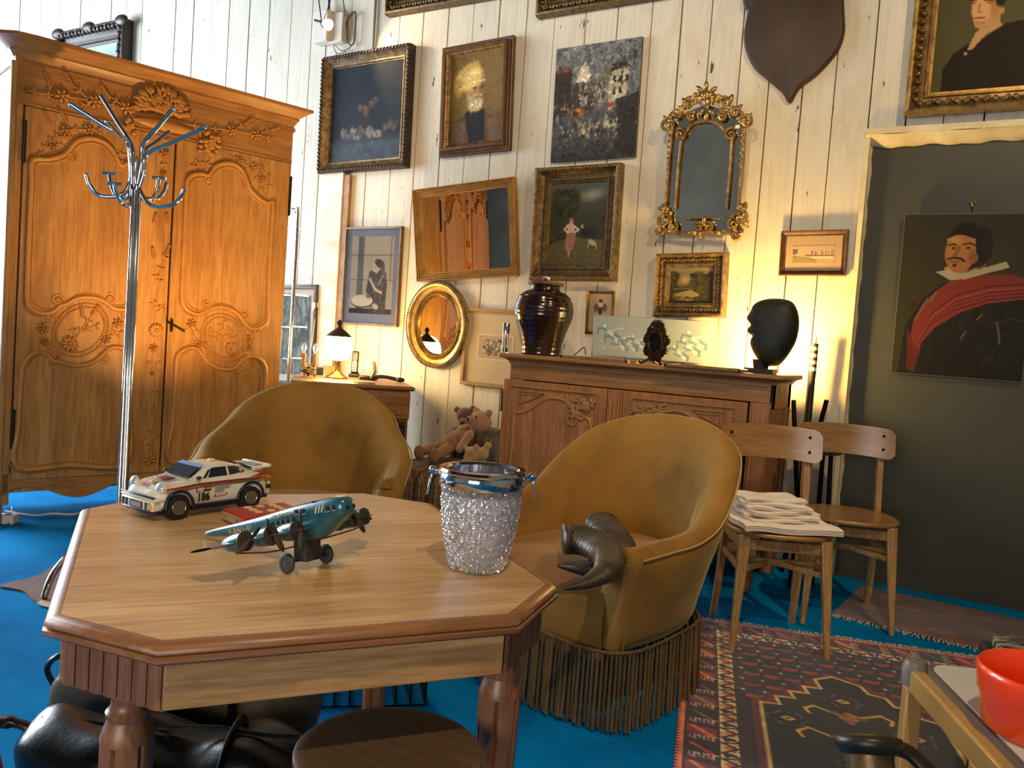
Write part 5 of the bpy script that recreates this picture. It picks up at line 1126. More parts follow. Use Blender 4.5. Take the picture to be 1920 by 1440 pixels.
m.build('leg', DKFR, t)
def fur(name, c1, c2):
    m = mat(name, c1, .95, Sheen_Weight=.6); n_ = noise(m, coords(m), 14, 5, .7); BC(m, ramp(m, n_, [(.3, c1), (.7, c2)])); bump(m, noise(m, coords(m), 160, 4, .8), 1, .006); return m
def bear(label, furm, pad, nose, Y, blobs, tubes, pads, dots):
    """a soft toy set out from where each part lies: blobs = (px, py, radius px, Y offset), tubes = limb end points and radii"""
    sc = Y/1541*1.19
    def P(x, y, dy=0): return ony(x, y, Y+dy)
    o0 = P(blobs[0][0], blobs[0][1]); o0 = Vector((o0.x, o0.y, .39)); t = thing('teddy_bear', label, 'teddy bear', Matrix.Translation(o0))
    m = M()
    for b_ in blobs: m.ell(P(b_[0], b_[1], b_[3])-o0, b_[2]*sc, 18, 12)
    for (a_, b_, r0, r1) in tubes:
        A = P(*a_)-o0; B = P(*b_)-o0; m.tube([A, A*.5+B*.5, B], [r0*sc, (r0+r1)/2*sc, r1*sc], 14); m.ell(A, r0*sc, 12, 8); m.ell(B, r1*sc*1.08, 12, 8)
    o = m.build1('body', furm, t, smooth=60); q = o.modifiers.new('r', 'REMESH'); q.mode = 'VOXEL'; q.voxel_size = .006; q.use_smooth_shade = True
    q = o.modifiers.new('s', 'SMOOTH'); q.iterations = 3
    for x, y, dy, r in pads: M().ell(P(x, y, dy)-o0, (r*sc, r*sc*.5, r*sc*1.15), 14, 8).build('foot_pad', pad, t, smooth=60)
    m = M()
    for x, y, dy, r in dots: m.ell(P(x, y, dy)-o0, r*sc, 10, 6)
    m.build1('eyes_and_nose', nose, t, smooth=60)
    return t
FUR1 = fur('golden_brown_fur', '#8a5c30', '#a97440'); FUR2 = fur('dark_brown_fur', '#4a2413', '#6a3620'); FUR3 = fur('sandy_fur', '#94703e', '#b08a52')
PAD = mottled('felt_pad', '#7a5a38', '#8e6a44', 30, .9); BTN = mat('boot_button', '#0a0806', .2)
bear('large golden-brown teddy bear lying back with its feet toward the armchair', FUR1, PAD, BTN, 3.80,
     [(853, 826, 19, 0), (872, 815, 20, .01), (838, 835, 17, 0), (900, 792, 22, .0), (884, 786, 9, -.05), (893, 770, 7, .0), (917, 774, 7, .0)],
     [((845, 838, -.03), (820, 852, -.10), 11, 10), ((838, 832, .02), (792, 846, -.02), 10, 9), ((880, 816, -.06), (862, 842, -.12), 9, 8), ((858, 812, .06), (820, 830, .04), 8, 7)],
     [(814, 855, -.13, 13), (786, 848, -.05, 12)], [(877, 786, -.075, 3), (893, 782, -.075, 2), (882, 778, -.06, 2)])
bear('dark brown teddy bear sitting behind the others against the wall', FUR2, PAD, BTN, 4.05,
     [(866, 816, 17, 0), (872, 779, 16, 0), (868, 792, 8, -.05), (857, 768, 6.5, 0), (887, 766, 6.5, 0)],
     [((857, 806, 0), (842, 816, -.05), 7, 6), ((862, 836, -.02), (838, 846, -.08), 8, 7)], [], [(867, 793, -.075, 2.6), (864, 780, -.05, 1.8), (878, 778, -.05, 1.8)])
bear('small sandy teddy bear slumped face down on the plaid seat', FUR3, PAD, BTN, 3.70,
     [(904, 852, 13, .0), (884, 850, 13, -.02), (874, 858, 6, -.05), (873, 840, 5.5, -.02), (893, 838, 5.5, -.02)],
     [((895, 858, -.03), (870, 868, -.06), 6, 6), ((906, 862, 0), (892, 872, -.02), 6, 6), ((908, 846, .02), (915, 836, .02), 8, 7)], [], [(869, 859, -.06, 2.2)])

# ------------------------------------------------------------------ velvet armchairs
VELV = mat('mustard_velvet', '#94681f', .85, Sheen_Weight=.3, Sheen_Roughness=.35, Sheen_Tint=(1, .8, .4, 1))
vn = noise(VELV, coords(VELV), 4, 5, .6); BC(VELV, ramp(VELV, vn, [(.3, '#6a4912'), (.5, '#875f1b'), (.75, '#936d24')])); bump(VELV, noise(VELV, coords(VELV), 9, 3), .25, .01)
VELS = mat('ochre_velvet_seat', '#7a4f18', .85, Sheen_Weight=.4, Sheen_Tint=(1, .75, .35, 1)); vn = noise(VELS, coords(VELS), 5, 5, .6); BC(VELS, ramp(VELS, vn, [(.3, '#7a4514'), (.7, '#925c20')]))
FRNG = wood('bullion_fringe_cord', '#6e5228', '#4c3615', '#7c6032', 'z', 3, .8, b=.3)
PIPE = mat('pale_piping', '#a88a50', .7)
def armchair(label, T, sc=1.0, grp=None, az=0, flare=0, bw=1.0):
    t = thing('velvet_armchair', label, 'armchair', T @ Matrix.Scale(sc, 4), grp)
    #           x     y     top   outlean
    st = [(.325, -.30, .535, .008), (.335, -.19, .548, .018), (.345, -.07, .565, .03), (.335, .04, .61, .04), (.305, .14, .715, .052), (.24, .235, .81, .065), (.125, .30, .86, .078), (0, .318, .872, .082)]
    st = [(x*(bw if y > .1 else 1)+flare*max(0, (-.05-y)/.25), y, z+az*max(0, min(1, (.2-y)/.15)), o) for x, y, z, o in st]
    full = [(-x, y, z, o) for x, y, z, o in st]+[(x, y, z, o) for x, y, z, o in reversed(st[:-1])]
    pos = crom([(x, y, 0) for x, y, z, o in full], 5); hz = crom([(i, z, o) for i, (x, y, z, o) in enumerate(full)], 5)
    n = len(pos); v = []; f = []; rail = []
    for i in range(n):
        tg = (pos[min(i+1, n-1)]-pos[max(i-1, 0)]).normalized(); nr = Vector((tg.y, -tg.x, 0)); 
        if nr.dot(pos[i]) < 0: nr = -nr
        if i < 5 or i > n-6: nr = Vector((1 if pos[i].x > 0 else -1, 0, 0))
        top, o = hz[i].y, hz[i].z; k = abs(i/(n-1)-.5)*2; th = .085 if k > .62 else .055+.03*k/.62
        bt = .20
        bi = .03 if k < .7 else .03-.02*(k-.7)/.3
        prof = [(-.01-bi, bt), (-bi*.75, bt+.10), (.006-bi*.3+o*.4, (bt+top)/2), (.018+o, top-.07), (.02+o, top-.035), (.005+o, top-.008), (-.02+o, top), (-.05+o, top-.010), (-.065+o, top-.04), (-th+o*.6, top-.11), (-th-.005+o*.2, (.40+top)/2-.03), (-th-.015, .38), (-th-.02, .22)]
        for d, z in prof: q = pos[i]+nr*d; v.append((q.x, q.y, z))
        rail.append(pos[i]+nr*(.022+o)+Vector((0, 0, top-.03)))
    L = 13
    for i in range(n-1):
        for k in range(L): f.append((i*L+k, i*L+(k+1) % L, (i+1)*L+(k+1) % L, (i+1)*L+k))
    m = M().add(v, f); 
    m.build('upholstered_shell', VELV, t, smooth=80, sub=1)
    for e, sx in ((0, -1), (n-1, 1)):
        pts = [Vector(v[e*L+k]) for k in range(L)]; c = sum(pts, Vector())/L
        fr_ = []
        mm = M(); vv = []; 
        for rr, dy in ((1.0, .004), (1.03, -.012), (.9, -.026), (.5, -.03)): vv += [(c.x+(q.x-c.x)*rr, c.y+dy, c.z+(q.z-c.z)*(rr if rr < 1 else 1.01)) for q in pts]
        ff = [(a*L+k, a*L+(k+1) % L, (a+1)*L+(k+1) % L, (a+1)*L+k) for a in range(3) for k in range(L)]+[tuple(range(3*L, 4*L))]
        mm.add(vv, ff)
        for k in range(9):
            a = PI*k/8; mm.tube([(c.x+.004*math.cos(a), c.y-.032, .50+az), (c.x+.036*math.cos(a), c.y-.024, .50+az+.036*math.sin(a))], .0035, 5)
        mm.build('arm_front', VELV, t, smooth=80)
    m = M()
    def seat(u, v_):
        x = (u-.5)*2; y = -.325+.60*v_; wd = .255*(1-.35*max(0, v_-.6)**1.2*2); z = .43+.03*(1-x*x)*math.sin(PI*min(1, v_*1.1))-(.05*(1-v_/.12)**2 if v_ < .12 else 0)
        return (x*wd, y-(1-x*x)*.05*(1-v_), z)
    m.grid(seat, 16, 18); m.build('seat', VELS, t, smooth=80)
    m = M().grid(lambda u, v_: ((u-.5)*2*.255, -.325-(1-((u-.5)*2)**2)*.05+.012*math.sin(PI*v_)*-1, .19+.20*v_), 16, 6)
    m.build('front_rail', VELV, t, smooth=80)
    # bullion fringe: cords hanging all the way round
    m = M(); base = []
    loop = [(-.33, -.30), (-.17, -.375), (0, -.39), (.17, -.375), (.33, -.30), (.325, -.05), (.275, .15), (.14, .265), (0, .285), (-.14, .265), (-.275, .15), (-.325, -.05)]
    P = crom([(x, y, 0) for x, y in loop], 14, True); nn = len(P)
    acc = 0; pts = [P[0]]
    for i in range(nn):
        a, b_ = P[i], P[(i+1) % nn]; acc += (b_-a).length
        if acc >= .0085: pts.append(b_.copy()); acc = 0
    for i, q in enumerate(pts):
        nr = Vector((q.x, q.y, 0)).normalized(); j = .004*math.sin(i*1.7); z0 = .012+.006*math.sin(i*2.3)
        a = q+nr*(.012+j); pp = [(a.x, a.y, .235), (a.x+nr.x*.004, a.y+nr.y*.004, .13), (a.x+nr.x*(.008+j), a.y+nr.y*(.008+j), z0)]
        m.tube(pp, [.0046, .0050, .0054], 5)
    m.build('bullion_fringe', FRNG, t, smooth=60, kind='stuff')
    m = M().tube([(q.x*1.03, q.y*1.03, .236+.006*math.sin(q.x*20)) for q in P], .006, 6, True); m.build('fringe_heading', FRNG, t, smooth=60)
    m = M().tube([q for q in rail], .0035, 5); m.build('piping', PIPE, t, smooth=60)
    m = M()
    for x in (-.2, .2):
        for y in (-.24, .14): m.cyl((x, y, 0), (x, y, .2), .018, .026, 12)
    m.build('legs', DKFR, t); return t
armchair('mustard velvet tub armchair behind the table, below the armoire', fmat((-2.22, 2.32, 0), math.radians(36)), 1.0, None, .06, .03, .9)
armchair('mustard velvet tub armchair with bullion fringe holding two horns', fmat((-1.065, 2.57, 0), math.radians(-14)), 1.0, None)

# horns on the seat
HORN = mat('buffalo_horn', '#2c261e', .38); hn = noise(HORN, coords(HORN), 12, 5, .6); BC(HORN, ramp(HORN, hn, [(.35, '#1c160f'), (.6, '#4a3f2e'), (.8, '#7d6c50')])); bump(HORN, noise(HORN, coords(HORN, (6, 6, 60)), 4, 3), .3, .006)
def horn(label, pts, r0, z0=None):
    P = crom(pts, 14); n = len(P); rr = []
    for i in range(n):
        q = i/(n-1); r = (r0*(1-.15*q)*(1-q**2.6)+.004)*min(1, .35+.28*i); r *= 1+.045*math.sin(i*2.0)*(1-q)
        rr.append(r)
    t = thing('horn', label, 'horn', Matrix.Translation(P[0])); o_ = P[0].copy()
    M().tube([q-o_ for q in P], rr, 20, flat=.72).build('horn_body', HORN, t, smooth=60); return t
SZ_ = .45
horn('ridged dark horn with its hooked tip toward the table', [onz(1052, 1012, .51), onz(1085, 1012, .515), onz(1115, 1022, .515), onz(1140, 1042, .51), onz(1138, 1068, .50), onz(1105, 1090, .48), onz(1056, 1104, .47)], .058)
horn('thick pale-streaked dark horn lying beneath the other on the armchair', [onz(1122, 978, .52), onz(1146, 1004, .50), onz(1162, 1034, .48), onz(1150, 1058, .47), onz(1115, 1066, .462), onz(1080, 1064, .46), onz(1044, 1060, .465)], .056)

# ------------------------------------------------------------------ bistro chairs
BEECH = wood('beech_varnish', '#b08a54', '#8f6a3c', '#bc9660', 'z', 1.6, .35, coat=.3); BEECHX = wood('beech_plywood', '#a87c46', '#8c6232', '#b48a50', 'x', 1.2, .3, coat=.4)
STUD = mat('dark_stud', '#241c18', .4, .5)
def bistro(label, T):
    t = thing('bistro_chair', label, 'chair', T, 'pair of bistro chairs by the green door')
    out = []
    for k in range(40):
        a = 2*PI*k/40; c, s = math.cos(a), math.sin(a); x = .20*math.copysign(abs(c)**.8, c)*(1+.06*(-s)); y = .195*math.copysign(abs(s)**.85, s); out.append((x, y))
    m = M().prismz(out, .437, .455); m.build('seat', BEECHX, t, bevel=.005)
    for sx in (-1, 1):
        M().beam((sx*.15, -.14, .437), (sx*.175, -.19, 0), .042, .036, (0, 1, 0), .020, .022).build('leg', BEECH, t, bevel=.004)
        # back legs curve up into the posts of the backrest
        P = crom([(sx*.165, .235, 0), (sx*.160, .19, .22), (sx*.155, .165, .43), (sx*.155, .19, .6), (sx*.165, .245, .79)], 5)
        m = M(); n = len(P)
        for i in range(n-1):
            w0 = .024+.016*math.sin(PI*i/(n-1)); w1 = .024+.016*math.sin(PI*(i+1)/(n-1)); m.beam(P[i], P[i+1], .024, w0, (0, 1, 0), .024, w1)
        m.build('leg', BEECH, t)
    m = M()
    m.beam((-.155, -.13, .40), (.155, -.13, .40), .02, .04).beam((-.155, .165, .40), (.155, .165, .40), .02, .04)
    for sx in (-1, 1): m.beam((sx*.155, -.13, .40), (sx*.155, .165, .40), .018, .04); m.beam((sx*.163, -.155, .31), (sx*.157, .175, .31), .016, .026); m.beam((sx*.163, -.155, .305), (0, .02, .305), .014, .022)
    m.beam((-.157, .0, .31), (.157, .0, .31), .022, .024)
    m.build('stretcher', BEECH, t, bevel=.003)
    def bk(u, v_, off):
        x = (u-.5)*2; xx = x*.208; z = .685+.135*v_; k = max(0, abs(x)-.88)/.12
        z = .7525+(z-.7525)*(1-.35*k*k); y = .243+.035*((z-.75)/.07)*.3-.045*(x*x)+off; return (xx, y, z+.01*(1-x*x))
    m = M(); g1 = M().grid(lambda u, v_: bk(u, v_, -.028), 30, 4); g2 = M().grid(lambda u, v_: bk(u, v_, -.018), 30, 4)
    m.v = g1.v+g2.v; N1 = len(g1.v); m.f = g1.f+[tuple(i+N1 for i in q[::-1]) for q in g2.f]
    V = 5; U = 31
    for i in range(U-1): m.f.append((i*V, i*V+N1, (i+1)*V+N1, (i+1)*V)); m.f.append((i*V+4, (i+1)*V+4, (i+1)*V+4+N1, i*V+4+N1))
    for j in range(V-1): m.f.append((j, j+1, j+1+N1, j+N1)); m.f.append(((U-1)*V+j, (U-1)*V+j+N1, (U-1)*V+j+1+N1, (U-1)*V+j+1))
    br = m.build('backrest', BEECHX, t, smooth=40)
    m = M()
    for u in (.115, .885):
        for v_ in (.3, .75): p_ = bk(u, v_, -.031); m.ell(p_, (.007, .004, .007), 10, 6)
    m.build('studs', STUD, br, smooth=60)
    return t
bistro('nearer bistro chair, with folded linen stacked on its seat', fmat((-.665, 3.30, 0), math.radians(27)))
bistro('farther empty bistro chair standing against the green door', fmat((-.475, 3.83, 0), math.radians(18)))
# folded linen, each cloth its own thing
LIN = mottled('ecru_linen', '#e6d8c8', '#efe4d6', 30, .9, .3); 
lz = .456; base = Vector((-.655, 3.30, 0)); R0 = math.radians(27)
for i, (w_, d_, h_, dx, dy, rz) in enumerate([(.37, .32, .024, -.005, -.02, .1), (.30, .26, .011, -.02, .02, .22), (.29, .25, .012, -.02, .03, .05), (.28, .23, .012, -.025, .03, .3), (.26, .22, .012, -.03, .035, .12), (.25, .20, .012, -.03, .04, -.08), (.25, .16, .010, -.035, .05, .18)]):
    m = M(); sd = i*3.1
    def cl(u, v_, top, s_=sd, w_=w_, d_=d_, h_=h_):
        x = (u-.5)*w_; y = (v_-.5)*d_; wv = .003*math.sin(u*9+s_)+.003*math.sin(v_*8+s_*2); return (x+.004*math.sin(v_*11+s_), y+.004*math.sin(u*13+s_), (h_ if top else 0)+wv)
    nl = 3 if i else 4
    for k in range(nl):
        zz = h_*k/nl
        m.grid(lambda u, v_, z0=zz, hh=h_/nl: (lambda p_: (p_[0]*(1+.015*math.sin(k*3)), p_[1], z0+hh*.55+hh*.42*math.sin(2*PI*v_ if 0 else 0)+p_[2]))(cl(u, v_, False)), 14, 10)
        g = M().grid(lambda u, v_, z0=zz, hh=h_/nl: (lambda p_: (p_[0], p_[1], z0+hh*.95+p_[2]))(cl(u, v_, False)), 14, 10)
        N0 = len(m.v)-15*11; m.add(g.v, g.f)
        a = 11; U = 15; N1 = N0+U*a
        for q in range(U-1): m.f.append((N0+q*a, N1+q*a, N1+(q+1)*a, N0+(q+1)*a)); m.f.append((N0+q*a+10, N1+q*a+10, N1+(q+1)*a+10, N0+(q+1)*a+10))
        for q in range(a-1): m.f.append((N0+q, N1+q, N1+q+1, N0+q+1)); m.f.append((N0+(U-1)*a+q, N1+(U-1)*a+q, N1+(U-1)*a+q+1, N0+(U-1)*a+q+1))
    lab = ['wide folded cream cloth at the bottom of the linen stack']+['folded cream napkin, %s from the bottom of the linen stack' % q for q in ('second', 'third', 'fourth', 'fifth', 'sixth')]+['narrow cream napkin on top of the linen stack']; lab = lab[i]
    T = fmat((base.x, base.y, lz+.003), R0) @ Matrix.Translation((dx, dy, 0)) @ Matrix.Rotation(rz, 4, 'Z')
    m.build('folded_cloth', LIN, mtx=T, smooth=60, label=lab, cat='cloth', group='folded linen stacked on the chair'); lz += h_+.001
# striped pole, two black sticks and a drum by the wall
p = ony(1515, 780, YW-.07); zt = ony(1530, 640, YW-.07); 
t = thing('striped_pole', 'tall dark pole with a black and white banded top, leaning by the door frame', 'pole', Matrix.Translation((p.x, YW-.05, 0)))
tp = zt-Vector((p.x, YW-.03, 0)); bt_ = Vector((.0, -.0, 0)); ax = tp-bt_
def pp_(q): return bt_+ax*q
M().cyl(pp_(0), pp_(.86), .017, n=14).build('shaft', mottled('dark_pole', '#17110c', '#2a2018', 10, .5), t)
WB = mat('white_band', '#c9bda0', .6); BB = mat('dark_band', '#2a2622', .6)
m1 = M(); m2 = M()
for i in range(9): (m1 if i % 2 else m2).cyl(pp_(.86+.0145*i), pp_(.86+.0145*(i+1)), .0185, n=14)
m1.cyl(pp_(.985), pp_(1.02), .008, n=10); m1.build('white_bands', WB, t); m2.build('black_bands', BB, t)
t = thing('folding_stand', 'folding stand with two black arms spreading behind the bistro chairs', 'stand', Matrix.Translation((p.x-.02, YW-.11, 0)))
a_ = ony(1488, 750, YW-.1)-Vector((p.x-.02, YW-.11, 0)); b_ = ony(1550, 750, YW-.1)-Vector((p.x-.02, YW-.11, 0))
M().tube([(.06, -.01, .0), a_], .012, 8).build('arm', BLACKM, t); M().tube([(-.04, .02, 0), b_], .012, 8).build('arm', BLACKM, t)
t = thing('hide_drum', 'round hide-covered basket partly hidden behind the chair backs', 'basket', Matrix.Translation((ony(1540, 850, YW-.32).x, YW-.32, ony(1540, 850, YW-.32).z)))
M().lathe([(0, 0), (.08, .0), (.13, .03), (.15, .07), (.15, .09), (.0, .09)], 32).build('bowl', mottled('worn_hide', '#5a4a34', '#86724f', 9, .8, .3), t)
m = M()
for k in range(60): a = 2*PI*k/60; m.ell((.151*math.cos(a), .151*math.sin(a), .085), (.006, .006, .010), 5, 4)
m.build('stitched_edge', DKFR, t)
zb_ = -t.location.z+.002
for q in (((-.05, -.04, 0), (-.08, -.07, zb_)), ((.05, -.04, 0), (.08, -.07, zb_)), ((0, .05, 0), (0, .08, zb_))): M().tube(q, .011, 8).build('stand_leg', BLACKM, t)

# soldier portrait on the green door
a = Art(230, 300, '#2e2a18', 41); a.mix(a.n(4, 5)*.4, '#3a3520')
a.poly([(.05, 1), (.08, .7), (.2, .52), (.35, .42), (.7, .4), (1, .46), (1, 1)], '#15120c'); a.dabs(70, .1, .95, .55, .98, .03, ['#1d1a12', '#2b2619', '#0e0c08'], .6)
SC = [(.42, .4), (.3, .47), (.2, .56), (.14, .68), (.13, .8), (.17, .88), (.21, .87), (.22, .8), (.32, .7), (.5, .6), (.7, .54), (1, .5), (1, .4), (.85, .36), (.6, .37)]
a.poly(SC, '#7c2a1e')
for i in range(26):
    q = rnd.random(); y0_ = .42+.16*q; a.line([(1, .4+.1*q), (.7, .42+.11*q), (.45, .48+.12*q), (.28, .6+.1*q), (.2, .75+.06*q)], rnd.uniform(.004, .009), ['#a0443a', '#581a14', '#8e3428', '#4a1410'][i % 4], .6)
a.poly([(.1, .72), (.12, .97), (.18, .99), (.21, .86)], '#601f18', .9)
a.poly([(.34, .33), (.38, .37), (.5, .4), (.62, .37), (.66, .3), (.62, .26), (.42, .3)], '#b58a5a'); a.poly([(.28, .355), (.4, .405), (.5, .395), (.66, .36), (.83, .32), (.8, .285), (.66, .32), (.48, .36), (.4, .335)], '#a8a184')
a.ell(.49, .2, .155, .16, '#17120c', .12); a.ell(.6, .2, .1, .14, '#17120c', .2); a.ell(.455, .235, .125, .125, '#a8733f', .12, 0); a.poly([(.345, .15), (.4, .13), (.5, .13), (.56, .15), (.57, .3), (.36, .3)], '#a8733f'); a.ell(.46, .31, .085, .055, '#a36b3a', .2)
a.ell(.41, .16, .06, .035, '#c08a50', .7, 0, .8); a.poly([(.36, .13), (.44, .105), (.54, .11), (.6, .16), (.56, .15), (.46, .125)], '#17120c')
a.line([(.36, .19), (.4, .18), (.42, .19)], .008, '#2a1a0e'); a.line([(.47, .185), (.52, .175), (.56, .19)], .008, '#2a1a0e'); a.ell(.4, .207, .018, .01, '#5a3c22', .3); a.ell(.51, .205, .02, .01, '#5a3c22', .3); a.ell(.4, .207, .008, .007, '#150e08', .3); a.ell(.51, .205, .008, .007, '#150e08', .3)
a.poly([(.435, .19), (.455, .2), (.44, .255), (.405, .26), (.4, .25)], '#8a5628'); a.line([(.365, .275), (.41, .265), (.46, .27), (.49, .285)], .010, '#20140c'); a.line([(.385, .29), (.45, .292)], .007, '#7d3d28'); a.ell(.42, .312, .018, .01, '#20140c', .3); a.ell(.575, .265, .02, .03, '#8c5a30', .3); a.ell(.545, .26, .04, .06, '#7a4c26', .6, 0, .7)
for q in [[(.55, .72), (.52, .76)], [(.78, .66), (.8, .72), (.81, .78)], [(.66, .61), (.63, .64)], [(.24, .52), (.15, .66)], [(.3, .48), (.26, .54)]]: a.line(q, .010, '#6f6a52', .8)
a.line([(.74, .66), (.85, .63), (1, .64)], .006, '#4a3a26', .8)
q0 = ony(1690, 402, YD-.05); q1 = ony(1676, 699, YD-.03); HH = q0.z-q1.z; WW = (ony(1920, 550, YD-.05).x-ony(1683, 550, YD-.05).x)*1.06
a.paint(900, .014, .2, .35); a.a *= .82
t = thing('canvas_painting', 'unframed portrait of a moustached soldier with a red sash on the green door', 'painting', Matrix.Translation(((q0.x+q1.x)/2+WW/2, YD, (q0.z+q1.z)/2)) @ Matrix.Rotation(.03, 4, 'X'))
M().bb(-WW/2, WW/2, -.045, -.02, -HH/2, HH/2).build('stretched_canvas', mottled('grey_canvas_edge', '#6e6650', '#4d4736', 20), t, smooth=0); a.obj('painting', WW-.006, HH-.006, MOIL, t, -.0465)
q = ony(1825, 381, YD-.01); t = thing('picture_hook', 'small brass double picture hook above the soldier portrait', 'hook', Matrix.Translation(q))
m = M()
for s in (-1, 1): m.ell((s*.010, -.006, .006), .006, 8, 6); m.tube([(s*.009, -.004, .004), (0, -.006, -.018)], .003, 6)
m.build('hook_body', BRASS, t, smooth=60); M().tube([(0, -.004, -.018), (0, -.006, -.05)], .0015, 5).build('hook_wire', BLACKM, t)
# ------------------------------------------------------------------ octagonal table
TZ = .66; K = (CH-TZ)/(CH-.72)
u0, u1, w0, w1, ct = -.099*K, .617*K, 1.005*K, 1.889*K, .128*K
TB = math.radians(54.2); ex = Vector((math.cos(TB), math.sin(TB), 0)); ey = Vector((-math.sin(TB), math.cos(TB), 0))
tc = ex*(u0+u1)/2+ey*(w0+w1)/2; HX_, HY_ = (u1-u0)/2, (w1-w0)/2
TMt = fmat((tc.x, tc.y, 0), TB)
tb = thing('octagonal_table', 'wooden dining table with clipped corners and fluted turned legs', 'table', TMt)
def octo(ins, c=ct):
    a, b = HX_-ins, HY_-ins; k = c-ins*.59
    return [(-a+k, -b), (a-k, -b), (a, -b+k), (a, b-k), (a-k, b), (-a+k, b), (-a, b-k), (-a, -b+k)]
def octloft(m, levels):
    L = [octo(i) for i, z in levels]; v = []; f = []
    for ring, (i, z) in zip(L, levels): v += [(x, y, z) for x, y in ring]
    for a in range(len(levels)-1):
        for k in range(8): f.append((a*8+k, a*8+(k+1) % 8, (a+1)*8+(k+1) % 8, (a+1)*8+k))
    return m.add(v, f)
M().prismz(octo(.022), TZ-.018, TZ).build('top_board', TABLE, tb, smooth=0)
octloft(M(), [(.0225, TZ-.016), (.0225, TZ-.001), (.019, TZ-.0002), (.008, TZ-.003), (.002, TZ-.009), (.002, TZ-.014), (.007, TZ-.016), (.0, TZ-.019), (.0, TZ-.025), (.006, TZ-.030), (.02, TZ-.031), (.03, TZ-.031)]).build('edge_moulding', TABLEE, tb, smooth=50)
AP = .072
m = M(); ring = octo(.028)
for k in (0, 2, 4, 6):
    A, B = ring[k], ring[(k+1) % 8]; a = Vector((*A, TZ-.03-AP/2)); b = Vector((*B, TZ-.03-AP/2)); inn = -((a+b)/2).normalized()*.012; inn.z = 0
    m.beam(a+inn, b+inn, .022, AP)
m.build('apron', TABLEA, tb, bevel=.002)
m = M()
for k in (1, 3, 5, 7):
    A, B = Vector((*ring[k], 0)), Vector((*ring[(k+1) % 8], 0)); d = (B-A); L_ = d.length; d.normalize(); n_ = Vector((d.y, -d.x, 0)); zc_ = TZ-.03-AP/2
    m.beam(A-n_*.012+Vector((0, 0, zc_)), B-n_*.012+Vector((0, 0, zc_)), .024, AP+.004)
    for i in range(7):
        q = A+d*L_*(i+.5)/7+n_*.002; m.tube([q+Vector((0, 0, zc_-AP/2)), q+Vector((0, 0, zc_+AP/2))], L_/7*.42, 8, flat=.35, up=n_)
m.build('fluted_corner', TABLEL, tb, smooth=50)
zt_ = TZ-.03-AP
def leg_profile(a, z): return 1
lx, ly = HX_-.118, HY_-.118
lm = M(); lz_ = [(.0, 0), (.022, 0), (.026, .01), (.024, .03), (.026, .06), (.029, .10)]
body = [(.029, .10), (.032, .22), (.0345, .36), (.0375, zt_-.10), (.0375, zt_-.075)]
cap = [(.0375, zt_-.076), (.0372, zt_-.070), (.033, zt_-.056), (.029, zt_-.046), (.0285, zt_-.043), (.031, zt_-.039), (.0315, zt_-.033), (.0275, zt_-.029), (.0245, zt_-.022), (.024, zt_-.012), (.029, zt_-.004), (.030, zt_+.001), (.022, zt_+.002), (.022, zt_+.05), (0, zt_+.05)]
for sx in (-1, 1):
    for sy in (-1, 1):
        m = M().lathe(lz_, 40).lathe(body, 60, fl=lambda a, z: 1-.16*max(0, math.cos(a*6*1.0))**10).lathe(cap, 40)
        m.build('leg', TABLEL, tb, smooth=40, mtx=TMt @ Matrix.Translation((sx*lx, sy*ly, 0)))
PP_ = Vector((0, 0, 0))
def ont(px, py, dz=0): return onz(px, py, TZ+dz)

# ------------------------------------------------------------------ crystal ice bucket
bc = ont(893, 1065); bc.z = TZ
bk = thing('ice_bucket', 'cut crystal ice bucket with a chrome rim and hanging handles', 'ice bucket', fmat(bc, math.radians(29.95)))
CRY = mat('cut_crystal', '#f4f6fa', .03, 0, IOR=1.6, Transmission_Weight=.9)
ns = 168; nz = 84; Hh = .168; v = []; f = []
def brad(q): return (.0535+.025*math.sin(min(1, q*1.12)*PI/2)**.9)
for j in range(nz+1):
    q = j/nz; z = .003+Hh*q; r0 = brad(q)
    for i in range(ns):
        a = 2*PI*i/ns; sec = (a*10/(2*PI)) % 1; d = 0
        su = min(sec, 1-sec)
        if su < .06: d = -.0012
        elif sec < .999:
            if int(a*10/(2*PI)) % 3 == 0 and q < .22 and .2 < sec < .8: d = -.0026
            else:
                p1 = (sec*2+q*6); p2 = (sec*2-q*6); t1 = abs((p1 % 1)-.5)*2; t2 = abs((p2 % 1)-.5)*2
                p3 = (q*12+.25); t3 = abs((p3 % 1)-.5)*2; p4 = sec*4; t4 = abs((p4 % 1)-.5)*2
                d = -.0034*(max(0, .4-t1)/.4+max(0, .4-t2)/.4)-.0022*(max(0, .3-t3)/.3+max(0, .3-t4)/.3)
        r = r0+d; v.append((r*math.cos(a), r*math.sin(a), z))
inner = [(brad(q)-.010, .012+(Hh-.012)*q) for q in [k/10 for k in range(11)]]
for j in range(nz):
    for i in range(ns): f.append((j*ns+i, j*ns+(i+1) % ns, (j+1)*ns+(i+1) % ns, (j+1)*ns+i))
f.append(tuple(range(ns-1, -1, -1))); base_i = len(v)
for r, z in inner[::-1]:
    for i in range(ns): a = 2*PI*i/ns; v.append((r*math.cos(a), r*math.sin(a), z))
prev = nz*ns
for k in range(11):
    cur = base_i+k*ns
    for i in range(ns): f.append((prev+i, prev+(i+1) % ns, cur+(i+1) % ns, cur+i))
    prev = cur
f.append(tuple(prev+i for i in range(ns)))
M().add(v, f).build('crystal_body', CRY, bk, smooth=22)
rt_ = brad(1)
